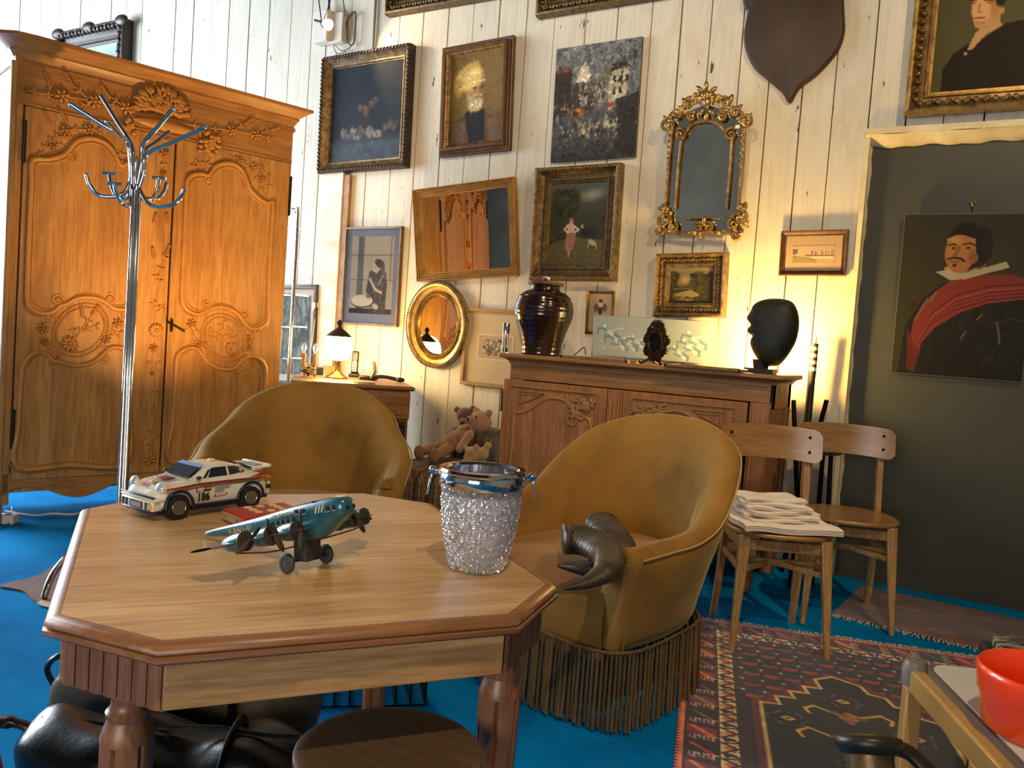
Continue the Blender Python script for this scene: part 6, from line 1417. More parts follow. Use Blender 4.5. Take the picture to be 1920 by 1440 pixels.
M().lathe([(rt_-.0115, Hh-.022), (rt_-.0125, Hh+.022), (rt_-.008, Hh+.027), (rt_+.004, Hh+.026), (rt_+.006, Hh+.021), (rt_+.003, Hh+.017), (rt_+.005, Hh+.012), (rt_+.0045, Hh-.004), (rt_+.002, Hh-.007), (rt_-.001, Hh-.006), (rt_-.012, Hh-.022)], 72, caps=False).build('chrome_rim', CHROME, bk, smooth=40)
for s in (-1, 1):
    hm = M().cyl((s*(rt_+.003), 0, Hh+.012), (s*(rt_+.016), 0, Hh+.014), .005, n=12).ell((s*(rt_+.017), 0, Hh+.016), (.008, .007, .009), 12, 8).cyl((s*(rt_+.017), -.007, Hh+.013), (s*(rt_+.017), .007, Hh+.013), .005, n=10)
    x = s*(rt_+.018); w_ = .010; loop = [(x, -w_*.5, Hh+.012), (x, w_*.5, Hh+.012), (x+s*.006, w_*.8, Hh-.022), (x+s*.007, w_*.6, Hh-.030), (x+s*.007, -w_*.6, Hh-.030), (x+s*.006, -w_*.8, Hh-.022)]
    hm.tube(loop, .0018, 8, True); hm.build('ring_handle', CHROME, bk, smooth=60)

# ------------------------------------------------------------------ toy rally car
fw = ont(331, 974); rw = ont(466, 953); cd = (fw-rw); cd.z = 0; WBs = cd.length; cd.normalize()
CWB = .178; S_ = WBs/CWB
carR = math.atan2(cd.y, cd.x)       # front direction
side = Vector((-cd.y, cd.x, 0))     # left of heading
near = -side if (-side).dot(cO-fw) > 0 else side
HWD = .060*S_
ctr = (fw+rw)/2-near*HWD; ctr.z = TZ
CM = fmat(ctr, carR, Matrix.Scale(S_, 4))
car = thing('toy_rally_car', 'white toy rally car with red stripes and number 186', 'toy car', CM)
ns_ = 1 if near.dot(side) > 0 else -1     # visible flank is y = ns_*
CARW = mat('toy_car_white', '#d9d3bf', .25, Coat_Weight=.6); CARB = mat('toy_car_navy', '#0d1330', .35); RED = mat('decal_red', '#b01c1c', .4); OLV = mat('decal_olive', '#8a7a4c', .4)
WIN = mat('toy_dark_window', '#0a0c18', .12, Coat_Weight=.6); TYRE = mat('rubber_tyre', '#0e0e0e', .7); NAVY = mat('decal_navy', '#1a2150', .4); YEL = mat('decal_yellow', '#d8a020', .4); GREYD = mat('decal_grey', '#8c8c80', .5); BLK = mat('decal_black', '#101010', .5); WHT = mat('decal_white', '#e0ddd0', .5); LENS = mat('headlamp_lens', '#b8c4d0', .1, .3)
# lofted body: stations along x (front +), each a half section (y, z)
ST = [(.150, .030, .040, .026, .030, .052), (.145, .050, .052, .022, .034, .058), (.125, .056, .0595, .018, .040, .066), (.10, .058, .064, .016, .046, .072), (.07, .060, .064, .016, .048, .075), (.045, .060, .0615, .016, .046, .0775), (.02, .058, .0605, .016, .044, .079), (-.02, .058, .0605, .016, .042, .080), (-.06, .060, .0625, .016, .044, .080), (-.09, .062, .0665, .016, .048, .079), (-.115, .061, .066, .018, .046, .077), (-.140, .055, .060, .024, .042, .072), (-.152, .045, .050, .030, .038, .062)]
def zlow(x): return .020
m = M(); v = []; f = []; NS = 0
for (x, yb, ym, z0, zm, z1) in ST:
    z0 = .020; sec = [(0, z0), (yb*.9, z0), (ym, z0+.006), (ym, zm), (ym*.985, z1-.014), (ym*.90, z1-.004), (ym*.6, z1+.001), (ym*.3, z1+.003 if x < .04 else z1-.002), (0, z1+.003 if x < .04 else z1-.001)]
    full = [(x, y, z) for y, z in sec]+[(x, -y, z) for y, z in sec[-2:0:-1]]; NS = len(full); v += full
for i in range(len(ST)-1):
    for k in range(NS): f.append((i*NS+k, i*NS+(k+1) % NS, (i+1)*NS+(k+1) % NS, (i+1)*NS+k))
f.append(tuple(range(NS))); f.append(tuple((len(ST)-1)*NS+k for k in range(NS)))
m.add(v, f)
body = m.build('body', CARW, car, smooth=50, sub=1)
# cabin
m = M(); v = []; f = []
CB = [(.062, .048, .074, .001), (.040, .050, .080, .010), (.012, .044, .108, 0), (-.015, .043, .1135, 0), (-.05, .041, .111, 0), (-.085, .037, .098, 0), (-.12, .030, .080, 0), (-.135, .025, .074, 0)]
for x, yt, zt2, _ in CB:
    yb = .0545 if x > -.06 else .0545-(-.06-x)*.18; full = [(x, yb, .072), (x, (yb+yt)/2, (.074+zt2)/2), (x, yt, zt2-.004), (x, yt*.8, zt2), (x, 0, zt2+.002), (x, -yt*.8, zt2), (x, -yt, zt2-.004), (x, -(yb+yt)/2, (.074+zt2)/2), (x, -yb, .072)]
    NC = 9; v += full
for i in range(len(CB)-1):
    for k in range(NC-1): f.append((i*NC+k, i*NC+k+1, (i+1)*NC+k+1, (i+1)*NC+k))
m.add(v, f).build('cabin', CARW, car, smooth=60, sub=1)
def cabside(x, z):   # y of the cabin flank
    for i in range(len(CB)-1):
        if CB[i][0] >= x >= CB[i+1][0]:
            t_ = (CB[i][0]-x)/(CB[i][0]-CB[i+1][0]); yt = CB[i][1]+(CB[i+1][1]-CB[i][1])*t_; zt2 = CB[i][2]+(CB[i+1][2]-CB[i][2])*t_
            yb = .0545 if x > -.06 else .0545-(-.06-x)*.18; q = (z-.072)/max(.001, zt2-.004-.072); return yb+(yt-yb)*min(1, max(0, q))
    return .05
def flat_on_side(name, pts, mt, s, fn, off=.001, th=.0012):
    m = M(); n = len(pts); v = [(x, s*(fn(x, z)+off), z) for x, z in pts]+[(x, s*(fn(x, z)+off-th), z) for x, z in pts]
    m.add(v, [tuple(range(n)), tuple(range(2*n-1, n-1, -1))]+[(i, (i+1) % n, (i+1) % n+n, i+n) for i in range(n)]); return m.build(name, mt, car, smooth=0)
for s in (-1, 1):
    flat_on_side('side_window', [(.026, .079), (.019, .079), (.006, .099), (.010, .1)], WIN, s, cabside)
    flat_on_side('side_window', [(.014, .079), (-.034, .080), (-.034, .104), (.000, .104), (.004, .101)], WIN, s, cabside)
    flat_on_side('side_window', [(-.040, .080), (-.082, .082), (-.088, .086), (-.078, .093), (-.062, .101), (-.040, .104)], WIN, s, cabside)
# windscreen
m = M().add([(.052, -.042, .0795), (.052, .042, .0795), (.0185, .037, .1045), (.0185, -.037, .1045)], [(0, 1, 2, 3)]).build('windscreen', WIN, car, smooth=0, solid=.002)
m.location = (.0035, 0, .0025)
m = M().add([(.024, -.039, .1035), (.024, .039, .1035), (.014, .037, .1105), (.014, -.037, .1105)], [(0, 1, 2, 3)]).build('windscreen_banner', mat('banner_blue', '#6a86b8', .4), car, smooth=0, solid=.001); m.location = (.003, 0, .0025)
m = M().add([(-.09, -.030, .0985), (-.09, .030, .0985), (-.125, .024, .080), (-.125, -.024, .080)], [(0, 1, 2, 3)]).build('rear_window', WIN, car, smooth=0, solid=.002); m.location = (0, 0, .003)
M().bb(-.165, -.118, -.048, .048, .088, .092).bb(-.168, -.155, -.046, .046, .090, .097).bb(-.15, -.12, -.035, .035, .078, .09).build('spoiler', CARW, car, bevel=.002)
M().bb(-.152, -.125, -.028, .028, .0925, .094).build('spoiler_grille', GREYD, car)
M().lathe([(0, 0), (.008, 0), (.007, .003), (0, .004)], 16, c=(-.03, .0, .1145)).build('roof_vent', CARW, car)
# arches, skirts, bumpers
for x, wr in ((CWB/2, .0285), (-CWB/2, .0295)):
    for s in (-1, 1):
        ar = M(); ar.grid(lambda u, q: (x+(wr+.006)*math.cos(PI*u)*(1+.0*q), s*(.056+.013*math.sin(PI*min(1, q*.9))), .024+(wr+.006-.002*q)*math.sin(PI*u)+.002), 20, 6)
        ar.tube([(x+(wr+.005)*math.cos(PI*k/16), s*.0665, .025+(wr+.005)*math.sin(PI*k/16)) for k in range(17)], .0032, 8)
        ar.build('wheel_arch', CARB, car, smooth=60)
        M().cyl((x, s*.045, .0255), (x, s*.0652, .0255), wr-.002, n=28).build('wheel_well', BLK, car)
M().bb(-.055, .055, -.0625, .0625, .014, .024).bb(-.15, -.12, -.055, .055, .018, .03).bb(.12, .152, -.058, .058, .012, .020).build('skirt', CARB, car, bevel=.003)
M().bb(.125, .160, -.056, .056, .020, .040).bb(.11, .158, -.061, .061, .040, .046).build('front_bumper', CARW, car, bevel=.004)
m = M().bb(.1585, .1615, -.022, .022, .022, .036)
for y in (-.046, -.034, .034, .046): m.bb(.1585, .1612, y-.004, y+.004, .022, .037)
m.build('bumper_vents', BLK, car); M().bb(.1605, .1625, -.018, .018, .024, .034).build('number_plate', GREYD, car)
M().bb(.155, .1595, -.059, .059, .0465, .050).bb(-.158, -.14, -.058, .058, .040, .047).build('bumper_strip', CARB, car, bevel=.001)
M().bb(-.157, -.140, -.056, .056, .026, .040).bb(-.158, -.145, -.057, .057, .047, .057).build('rear_bumper', CARW, car, bevel=.003)
M().bb(-.155, -.13, -.0605, -.04, .058, .067).bb(-.155, -.13, .04, .0605, .058, .067).build('tail_lamp', mat('amber_lamp', '#b8681c', .25), car, bevel=.002)
for s in (-1, 1):
    T = Matrix.Translation((.120, s*.046, .062)) @ Matrix.Rotation(math.radians(52), 4, 'Y')
    M().lathe([(0, 0), (.0135, 0), (.0140, .006), (.0128, .010), (.0112, .010)], 24, T=T).build('headlamp_shell', CARW, car, smooth=50)
    M().lathe([(.0115, .009), (.010, .012), (.005, .0135), (0, .014)], 24, T=T).build('headlamp_lens', LENS, car, smooth=60)
# wheels
def wheel(x, s):
    R0 = .0255; c = (x, 0, R0)
    A = Matrix.Translation((x, s*.048, R0)) @ Matrix.Rotation(-s*PI/2, 4, 'X')
    w = M().lathe([(.016, 0), (.022, .0), (R0, .003), (R0, .017), (.0235, .0195), (.0165, .0195), (.0165, .012)], 36, T=A).build('wheel', TYRE, car, smooth=40)
    m = M().lathe([(.0165, .0185), (.0155, .0198), (.0145, .0185), (.0140, .010), (0, .009)], 32, T=A)
    for k in range(20): a = 2*PI*k/20; m.beam(A @ Vector((.003*math.cos(a+.3), .003*math.sin(a+.3), .0155)), A @ Vector((.0148*math.cos(a), .0148*math.sin(a), .0165)), .0012, .0012)
    m.lathe([(0, .009), (.004, .009), (.004, .017), (0, .018)], 12, T=A); m.build('spoked_rim', mat('rim_silver', '#8c8c8c', .25, .9) if 'rim_silver' not in bpy.data.materials else bpy.data.materials['rim_silver'], w, smooth=40)
for x in (CWB/2, -CWB/2):
    for s in (-1, 1): wheel(x, s)
# decals
def bside(x, z):
    for i in range(len(ST)-1):
        if ST[i][0] >= x >= ST[i+1][0]:
            t_ = (ST[i][0]-x)/(ST[i][0]-ST[i+1][0]); ym = ST[i][2]+(ST[i+1][2]-ST[i][2])*t_; break
    else: ym = .06
    return ym-(max(0, z-.062)*.12)-.0002
for s in (-1, 1):
    top = [(.118-.012*k, .0655+.0045*min(1, k/6)) for k in range(22)]
    flat_on_side('red_stripe', top+[(x, z-.0035) for x, z in top[::-1]], RED, s, bside, .0012)
    flat_on_side('olive_stripe', [(x, z-.0045) for x, z in top]+[(x, z-.009) for x, z in top[::-1]], OLV, s, bside, .0012)
    flat_on_side('red_flash', [(-.085, .0715), (-.135, .0715), (-.13, .079), (-.118, .081), (-.105, .0745)], RED, s, lambda x, z: .061, .0012)
    flat_on_side('number_panel', [(.048, .052), (.012, .052), (.012, .0605), (.048, .0605)], NAVY, s, bside, .0014); flat_on_side('sponsor_sticker', [(.048, .052), (.030, .052), (.030, .0605), (.048, .0605)], RED, s, bside, .0018)
    flat_on_side('sponsor_sticker', [(.002, .0515), (-.020, .0515), (-.020, .0465), (.002, .0465)], GREYD, s, bside, .0014); flat_on_side('sponsor_sticker', [(.002, .058), (-.034, .058), (-.034, .0535), (.002, .0535)], GREYD, s, bside, .0014)
    flat_on_side('sponsor_sticker', [(.004, .037), (-.026, .037), (-.030, .043), (.000, .043)], RED, s, bside, .0014)
    TS = Matrix.Translation((0, s*(.0605+.0022), 0)) @ Matrix(((-s, 0, 0, 0), (0, 0, s, 0), (0, 1, 0, 0), (0, 0, 0, 1)))
    # text frame: x along the flank, reading left to right from outside
    def TT(x, z): return Matrix.Translation((x, s*(bside(x, z)+.0018), z)) @ (Matrix(((-1, 0, 0), (0, 0, 1), (0, 1, 0))) if s > 0 else Matrix(((1, 0, 0), (0, 0, -1), (0, 1, 0)))).to_4x4()
    text_mesh('186', .024, BLK, car, 'racing_number', TT(.030, .0395), .0003, sx=.85, bold=.0006)
    text_mesh('VSD', .009, WHT, car, 'sticker_lettering', TT(.039, .0562), .0008, shear=.2, bold=.0002); text_mesh('MAZDA', .0055, YEL, car, 'sticker_lettering', TT(.021, .0575), .0008, bold=.0001)
    text_mesh('OLYMPIA', .0060, WHT, car, 'sticker_lettering', TT(-.013, .040), .0008, shear=.2, bold=.0001)
    flat_on_side('round_sticker', [(-.074+.0045*math.cos(q*PI/6), .089+.0045*math.sin(q*PI/6)) for q in range(12)], YEL, s, cabside, .0022)
T = Matrix.Translation((.1625, 0, 0))
def disc(name, c, r, n_, mt):
    q = Vector(n_).normalized().to_track_quat('Z', 'Y').to_matrix().to_4x4(); return M().lathe([(0, 0), (r, 0), (r, .0012), (0, .0014)], 20, T=Matrix.Translation(c) @ q).build(name, mt, car, smooth=0)
disc('round_sticker', (.1605, ns_*.049, .030), .0065, (1, 0, 0), YEL)
hood = lambda x: .0735 if x > .09 else .0765
M().bb(.066, .093, -.019, .017, .0765, .0785).build('bonnet_badge', NAVY, car, bevel=.004); M().bb(.074, .086, -.016, .014, .078, .0793).build('badge_stripe', RED, car, bevel=.001)
M().bb(.100, .112, -.004, .020, .0700, .0722).build('bonnet_sticker', OLV, car, bevel=.002)
text_mesh('Shell', .013, mat('shell_red', '#a82c20', .5), car, 'bonnet_lettering', Matrix.Translation((.130, 0, .0672)) @ Matrix.Rotation(-PI/2, 4, 'Z').inverted() @ Matrix.Rotation(-.35, 4, 'X').inverted(), .0006, bold=.0003)
for s in (-1, 1): M().ell((.040, s*.058, .082), (.006, .005, .005), 10, 6).build('door_mirror', BLK, car, smooth=60)
M().tube([(.055, -.02, .080), (.040, .006, .089)], .0008, 5).tube([(.055, .02, .080), (.040, .035, .088)], .0008, 5).build('wiper', BLK, car)

for ch in [c for p_ in [car]+kids(car) for c in kids(p_)]:
    if ch.type != 'MESH' or ch.data.get('done'): continue
    ch.data['done'] = 1; lo_ = ch.location.copy()
    for v_ in ch.data.vertices:
        x, y, z = v_.co+lo_
        if x > .112: x = .112+(x-.112)*.62
        if x < -.118: x = -.118+(x+.118)*.8
        if z > .075: z = .075+(z-.075)*.76
        v_.co = Vector((x, y, z))-lo_
# remote control of the car
a_, b_, c_ = ont(416, 976), ont(454, 993), ont(494, 965)
rx = (b_-a_); rx.z = 0; RW = rx.length; rr = math.atan2(rx.y, rx.x)
rl_ = (c_-b_).length
cen = a_+rx/2+Vector((-rx.y, rx.x, 0)).normalized()*(-rl_/2 if Vector((-rx.y, rx.x, 0)).dot(c_-b_) < 0 else rl_/2)
t = thing('toy_remote', 'red toy remote control with cream buttons lying beside the car', 'remote control', fmat(cen, rr))
REDP = mottled('red_plastic', '#a01c14', '#b42a1c', 10, .45, .05); RH = .028
M().box((0, 0, RH/2), (RW, rl_, RH)).build('body', REDP, t, bevel=.004)
M().box((0, -rl_/2-.0005, RH/2), (RW*.86, .003, RH*.62)).build('end_panel', mat('tan_panel', '#a08a5c', .5), t, bevel=.001)
m = M()
for x in (-.3, .3): m.cyl((RW*x, -rl_/2-.0005, RH/2), (RW*x, -rl_/2-.003, RH/2), .005, n=16); m.box((RW*x, -rl_/2-.004, RH/2), (.0015, .001, .006))
m.build('end_screws', mat('tan_screw', '#8a7850', .4), t)
m = M()
for i, (x, y) in enumerate([(-.26, .22), (0, .22), (.26, .22), (-.26, .02), (.26, .02), (-.26, -.18), (0, -.18), (.26, -.18)]): m.box((RW*x, rl_*y, RH+.001), (RW*.15, rl_*.10, .004))
m.build('buttons', mat('cream_button', '#d8b878', .5), t, bevel=.001)

# ------------------------------------------------------------------ tin toy aeroplane
wn = ont(543, 1077); wf = ont(604, 1054)
wm = (wn+wf)/2+Vector((0, 0, 0)); PH = math.radians(-2.0); PK = K*1.12
tail = ont(366, 1018, .012)
PMt = fmat(wm, PH, Matrix.Scale(PK, 4)); pitch = math.radians(18.5)
pln = thing('tin_aeroplane', 'blue tin toy aeroplane resting on two wheels with its nose raised', 'toy plane', PMt)
BLU = mottled('blue_tin', '#27565f', '#2f6d78', 16, .28, .08, .25, Coat_Weight=.4); RUST = mottled('rusty_metal', '#2c241e', '#4e4438', 30, .6, .3, .4); CREAM = mat('cream_litho', '#a9a58a', .5); DKH = mat('window_hole', '#060606', .7); GRT = mat('grey_tyre', '#3a3c38', .7)
A = Matrix.Translation((0, 0, .071)) @ Matrix.Rotation(-pitch, 4, 'Y')     # fuselage frame, +x nose
m = M(); v = []; f = []
FS = [(.082, .004, .004, .006), (.079, .013, .012, .006), (.070, .0165, .015, .006), (.055, .0175, .020, .003), (.03, .019, .027, -.004), (.0, .0195, .029, -.006), (-.03, .0185, .026, -.004), (-.07, .0165, .018, .001), (-.11, .013, .013, .004), (-.17, .008, .008, .007), (-.238, .0025, .004, .010)]
NS = 16
for x, ry, rz, dz in FS:
    for k in range(NS):
        a = 2*PI*k/NS; c, s = math.cos(a), math.sin(a); v.append((x, ry*math.copysign(abs(c)**.7, c), dz+rz*math.copysign(abs(s)**.8, s)))
for i in range(len(FS)-1):
    for k in range(NS): f.append((i*NS+k, i*NS+(k+1) % NS, (i+1)*NS+(k+1) % NS, (i+1)*NS+k))
f += [tuple(range(NS)), tuple((len(FS)-1)*NS+k for k in range(NS))]
m.add(v, f, A).build('fuselage', BLU, pln, smooth=50, sub=1)
def fy(x):
    for i in range(len(FS)-1):
        if FS[i][0] >= x >= FS[i+1][0]: t_ = (FS[i][0]-x)/(FS[i][0]-FS[i+1][0]); return FS[i][1]+(FS[i+1][1]-FS[i][1])*t_
    return .01
m = M(); mf = M()
for s in (-1, 1):
    for x, z, w_ in [(.066, .007, .006), (.055, .007, .008), (.010, .011, .010), (-.002, .012, .007), (-.012, .002, .007), (-.023, .002, .007), (-.034, .002, .007), (-.045, .002, .007), (-.056, .002, .007), (-.067, .002, .007)]:
        m.box((x, s*(fy(x)+.0002), z), (w_*.86, .0012, .0062), A)
        mf.box((x, s*(fy(x)+.0001), z-.0036), (w_, .0012, .0012), A); mf.box((x-w_/2, s*(fy(x)+.0001), z), (.0012, .0012, .0075), A)
m.box((.0805, .006, .004), (.003, .005, .004), A).box((.0805, -.006, .004), (.003, .005, .004), A)
m.build('cabin_windows', DKH, pln); mf.build('window_edges', CREAM, pln)
m = M().box((.026, 0, .022), (.016, .022, .006), A @ Matrix.Rotation(.15, 4, 'Y')); m.build('cockpit_opening', DKH, pln)
M().box((-.075, 0, .0185), (.16, .0055, .004), A @ Matrix.Rotation(-.055, 4, 'Y')).build('spine_rib', mat('bright_blue_tin', '#8fb4c4', .2, .5), pln, bevel=.001)
m = M()
for k in range(3): m.tube([A @ Vector((.036+.006*k, -.012, .0175)), A @ Vector((.034+.006*k, -.0175, .010)), A @ Vector((.033+.006*k, -.0188, .004))], .0011, 5)
m.build('cream_stripes', CREAM, pln)
TF = A @ Matrix.Translation((-.128, -(fy(-.128)+.0022), .004)) @ Matrix(((1, 0, 0), (0, 0, -1), (0, 1, 0))).to_4x4() @ Matrix.Rotation(-.06, 4, 'Y').inverted()
text_mesh('F-BALI-AM', .012, CREAM, pln, 'tail_lettering', Matrix.Translation((0, 0, 0)) @ TF, .0006, sx=.95)
TF = A @ Matrix.Translation((-.035, -(fy(-.035)+.0006), .0125)) @ Matrix(((1, 0, 0), (0, 0, -1), (0, 1, 0))).to_4x4(); text_mesh('AIR FRANCE', .0065, CREAM, pln, 'side_lettering', TF, .0004)
# wings
def wing(s):
    m = M()
    def wf_(u, q):
        y = s*(.012+.140*u); ch = .058*(1-.25*u); xc = -.010-.030*u*u; a = 2*PI*q
        return A @ Vector((xc+ch*.5*math.cos(a), y, -.014+.001*u+.006*(1-.7*u)*math.sin(a)))
    m.grid(wf_, 12, 14, cv=True); m.build('wing', BLU, pln, smooth=60)
for s in (-1, 1): wing(s)
for s in (-1, 1):
    for yy, xo in ((.040, .006), (.078, -.002), (.112, -.012)):
        y = s*yy; c = Vector((xo, y, -.013))
        n_ = M().lathe([(0, -.034), (.006, -.032), (.010, -.022), (.0125, -.006), (.0125, .008), (.0105, .009), (.0105, .002), (0, .0)], 20, T=A @ Matrix.Translation(c) @ Matrix.Rotation(PI/2, 4, 'Y')).build('engine', BLU, pln, smooth=50)
        M().lathe([(.0115, .0075), (.0128, .0075), (.0132, .010), (.0118, .0105)], 20, T=A @ Matrix.Translation(c) @ Matrix.Rotation(PI/2, 4, 'Y')).lathe([(0, .001), (.009, .001), (.009, .003), (.004, .005), (.002, .016), (0, .017)], 16, T=A @ Matrix.Translation(c) @ Matrix.Rotation(PI/2, 4, 'Y')).build('cowl_ring', RUST, n_, smooth=50)
        ang = rnd.uniform(0, PI) if yy != .078 else .4; pr_ = M(); TP = A @ Matrix.Translation(c+Vector((.017, 0, 0))) @ Matrix.Rotation(ang, 4, 'X')
        if not (s > 0 and yy == .040):
            for k in range(2 if yy < .11 or s < 0 else 3):
                R2 = TP @ Matrix.Rotation(2*PI*k/(2 if yy < .11 or s < 0 else 3), 4, 'X'); sc2 = 1 if s < 0 or yy < .11 else .4
                pr_.ell((0, 0, 0), (.0012, .0042*sc2, .013*sc2), 8, 8, R2 @ Matrix.Translation((0, 0, .013*sc2)) @ Matrix.Rotation(.5, 4, 'Z'))
            pr_.ell((0, 0, 0), .003, 8, 6, TP); pr_.build('propeller', RUST, n_, smooth=60)
# undercarriage
M().bb(-.010, .016, -.014, .014, .012, .062, Matrix.Rotation(-.12, 4, 'Y')).build('clockwork_box', RUST, pln, bevel=.0015)
ww = .036
M().cyl((0, -ww, .0138), (0, ww, .0138), .0015, n=8).build('axle', RUST, pln)
for s in (-1, 1):
    T = Matrix.Translation((0, s*(ww-.003), .0138)) @ Matrix.Rotation(-s*PI/2, 4, 'X')
    w = M().lathe([(.008, 0), (.0115, .0), (.0138, .002), (.0138, .0055), (.0115, .0075), (.008, .0075)], 28, T=T).build('wheel', GRT, pln, smooth=50)
    M().lathe([(0, .001), (.0085, .001), (.0085, .0062), (.006, .007), (.0015, .006), (.001, .0085), (0, .0085)], 20, T=T).build('hub', mottled('tin_hub', '#8c8468', '#a9a080', 30, .45) if 'tin_hub' not in bpy.data.materials else bpy.data.materials['tin_hub'], w, smooth=50)
P = crom([(.0, -.125, .044), (.012, -.08, .040), (.012, -.03, .040), (.014, .05, .044), (.012, .09, .047), (.004, .118, .056)], 6)
M().tube([A.inverted() @ q if 0 else q for q in P], .0011, 5).build('drive_wire', RUST, pln)

# ------------------------------------------------------------------ rugs
O2 = onz(1285, 1158, 0); RR = math.radians(16.8); RWd, RLn = 1.5, 1.75
a = Art(380, 440, '#191826', 51); Xm = a.X*RWd; Ym = a.Y*RLn
def RP_(x, y): return (x/RWd, y/RLn)
def rpoly(pts, c, al=1): a.poly([RP_(*p) for p in pts], c, al)
def rline(pts, w, c, al=1): a.line([RP_(*p) for p in pts], w/RWd, c, al)
a.mix((Xm < .215)*1.0, '#2a1c24')
def band(side, L):
    """border bands along the left edge (side 0) and the far edge (side 1)"""
    def q(s, t): return (s, t) if side == 0 else (t, s)      # s across, t along
    cols = ['#8a3a34', '#5a2a3c', '#a14a40', '#4b4a2a', '#7d3040']
    rpoly([q(.0, 0), q(.022, 0), q(.022, L), q(0, L)], '#b5654a')
    n = int(L/.018)
    for i in range(n): t = i*.018; rpoly([q(-.002, t), q(.014, t+.009), q(-.002, t+.018)], '#15131c')
    rpoly([q(.024, .02), q(.12, .02), q(.12, L), q(.024, L)], '#201822')
    n = int(L/.11)
    for i in range(n):
        t = .02+i*.11; c = cols[i % 5]; c2 = ['#a85644', '#6b6a3a', '#b06a4c'][i % 3]
        rpoly([q(.030, t), q(.118, t+.02), q(.118, t+.075), q(.030, t+.055)], '#6d2c38' if i % 2 else '#1b1a22', .9)
        rpoly([q(.034, t+.012), q(.05, t+.008), q(.110, t+.060), q(.100, t+.072)], c2 if i % 2 else c)
        for k in range(3): s_ = .04+k*.026; rline([q(s_, t+.07), q(s_, t+.09), q(s_+.013, t+.09), q(s_+.013, t+.07), q(s_+.026, t+.07)], .004, '#b09a7c', .8)
        for k in range(3): s_ = .036+k*.026; rline([q(s_, t+.085), q(s_+.02, t+.1)], .006, ['#8a3a34', '#2c2e50', '#7d3040'][k], .8)
    rpoly([q(.124, .12), q(.178, .12), q(.178, L), q(.124, L)], '#b09a72')
    n = int((L-.13)/.095)
    for i in range(n):
        t = .13+i*.095; rpoly([q(.128, t+.05), q(.165, t+.028), q(.174, t+.05), q(.165, t+.078), ], '#96503c'); rpoly([q(.174, t-.008), q(.140, t+.016), q(.132, t+.0), q(.140, t-.016)], '#22222e')
        rline([q(.176, t+.012), q(.13, t+.024)], .006, '#1a1822'); rline([q(.13, t+.024), q(.172, t+.05)], .006, '#1a1822'); rline([q(.172, t+.05), q(.13, t+.085)], .006, '#1a1822'); rline([q(.13, t+.085), q(.176, t+.1)], .006, '#1a1822')
        for k in range(4): rpoly([q(.178, t+.02*k), q(.168, t+.02*k+.006), q(.178, t+.02*k+.012)], '#1a1822')
a.mix(((Ym < .178) & (Xm > .1))*1.0, '#2a1c24'); band(1, RWd); 
a.mix(((Xm < .178) & (Ym > .12))*1.0, '#2a1c24'); band(0, RLn)
for i in range(18):
    for j in range(12):
        x = .205+.068*i+(.034 if j % 2 else 0); y = .205+.048*j
        if j % 2: 
            rpoly([(x-.031, y+.004), (x-.02, y-.018), (x+.006, y-.012), (x+.030, y-.022), (x+.024, y+.004), (x+.004, y+.018), (x-.018, y+.012)], '#6a3826' if (i+j) % 3 else '#5a3038')
        else: rpoly([(x-.008, y), (x, y-.007), (x+.008, y), (x, y+.007)], '#a99a80'); rline([(x-.022, y), (x, y-.016), (x+.022, y), (x, y+.016), (x-.022, y)], .004, '#2a3050', .8)
hexo = [(.255, 1.75), (.255, .768), (.315, .762), (.305, .70), (.365, .695), (.355, .64), (.415, .635), (.405, .58), (.462, .575), (.452, .50), (.514, .45), (.60, .50), (.615, .56), (.665, .575), (.68, .635), (.73, .65), (.745, .70), (.80, .72), (.80, 1.75)]
rpoly(hexo, '#121319'); h2 = [(x+(.012 if x < .5 else -.012), y) for x, y in hexo]; h0 = [(x-(.016 if x < .5 else -.016), y-.012) for x, y in hexo]
rline(h0, .012, '#4b1c1c'); rline(hexo, .0085, '#a08c60'); rline([(.232, 1.75), (.232, .76)], .010, '#4a2230')
for cx_, cy_, s_ in [(.52, .78, 1.0), (.50, .96, 1.15)]:
    for sx in (-1, 1): rline([(cx_+sx*.02*s_, cy_), (cx_+sx*.10*s_, cy_-.05*s_), (cx_+sx*.13*s_, cy_-.02*s_), (cx_+sx*.12*s_, cy_+.01*s_)], .008, '#9c8046')
    for i in range(16): q = i*.9; a.ell((cx_+.045*s_*math.cos(q)*(i % 3)/2)/RWd, (cy_+.05*s_*math.sin(q)*(i % 4)/3)/RLn, .010, .008, ['#6b4630', '#7a5a34', '#5a2f2a'][i % 3], .3)
for cx_, cy_ in [(.52, .66), (.33, .86), (.70, .86), (.5, 1.1)]:
    rpoly([(cx_-.024, cy_), (cx_, cy_-.018), (cx_+.024, cy_), (cx_, cy_+.018)], '#9c8456'); rpoly([(cx_-.012, cy_), (cx_, cy_-.009), (cx_+.012, cy_), (cx_, cy_+.009)], '#4a3420')
    for i in range(22): q = i*2*PI/22; a.ell((cx_+.055*math.cos(q)+.01*math.sin(i*5))/RWd, (cy_+.045*math.sin(q))/RLn, .0028, .0028, '#5a5c66', .3)
a.a = np.clip(a.a.mean(2, keepdims=True)+(a.a-a.a.mean(2, keepdims=True))*1.2, 0, 1); a.a = np.clip(a.a*1.2, 0, 1); a.var(.18, 60, 60, 2)
rug = thing('kilim_rug', 'dark red and navy patterned kilim rug with zigzag border, under the nearer bistro chair', 'rug', fmat((O2.x, O2.y, 0), RR))
T = Matrix.Translation((RWd/2, -RLn/2, .0075)) @ Matrix(((1, 0, 0, 0), (0, 0, 1, 0), (0, 1, 0, 0), (0, 0, 0, 1)))
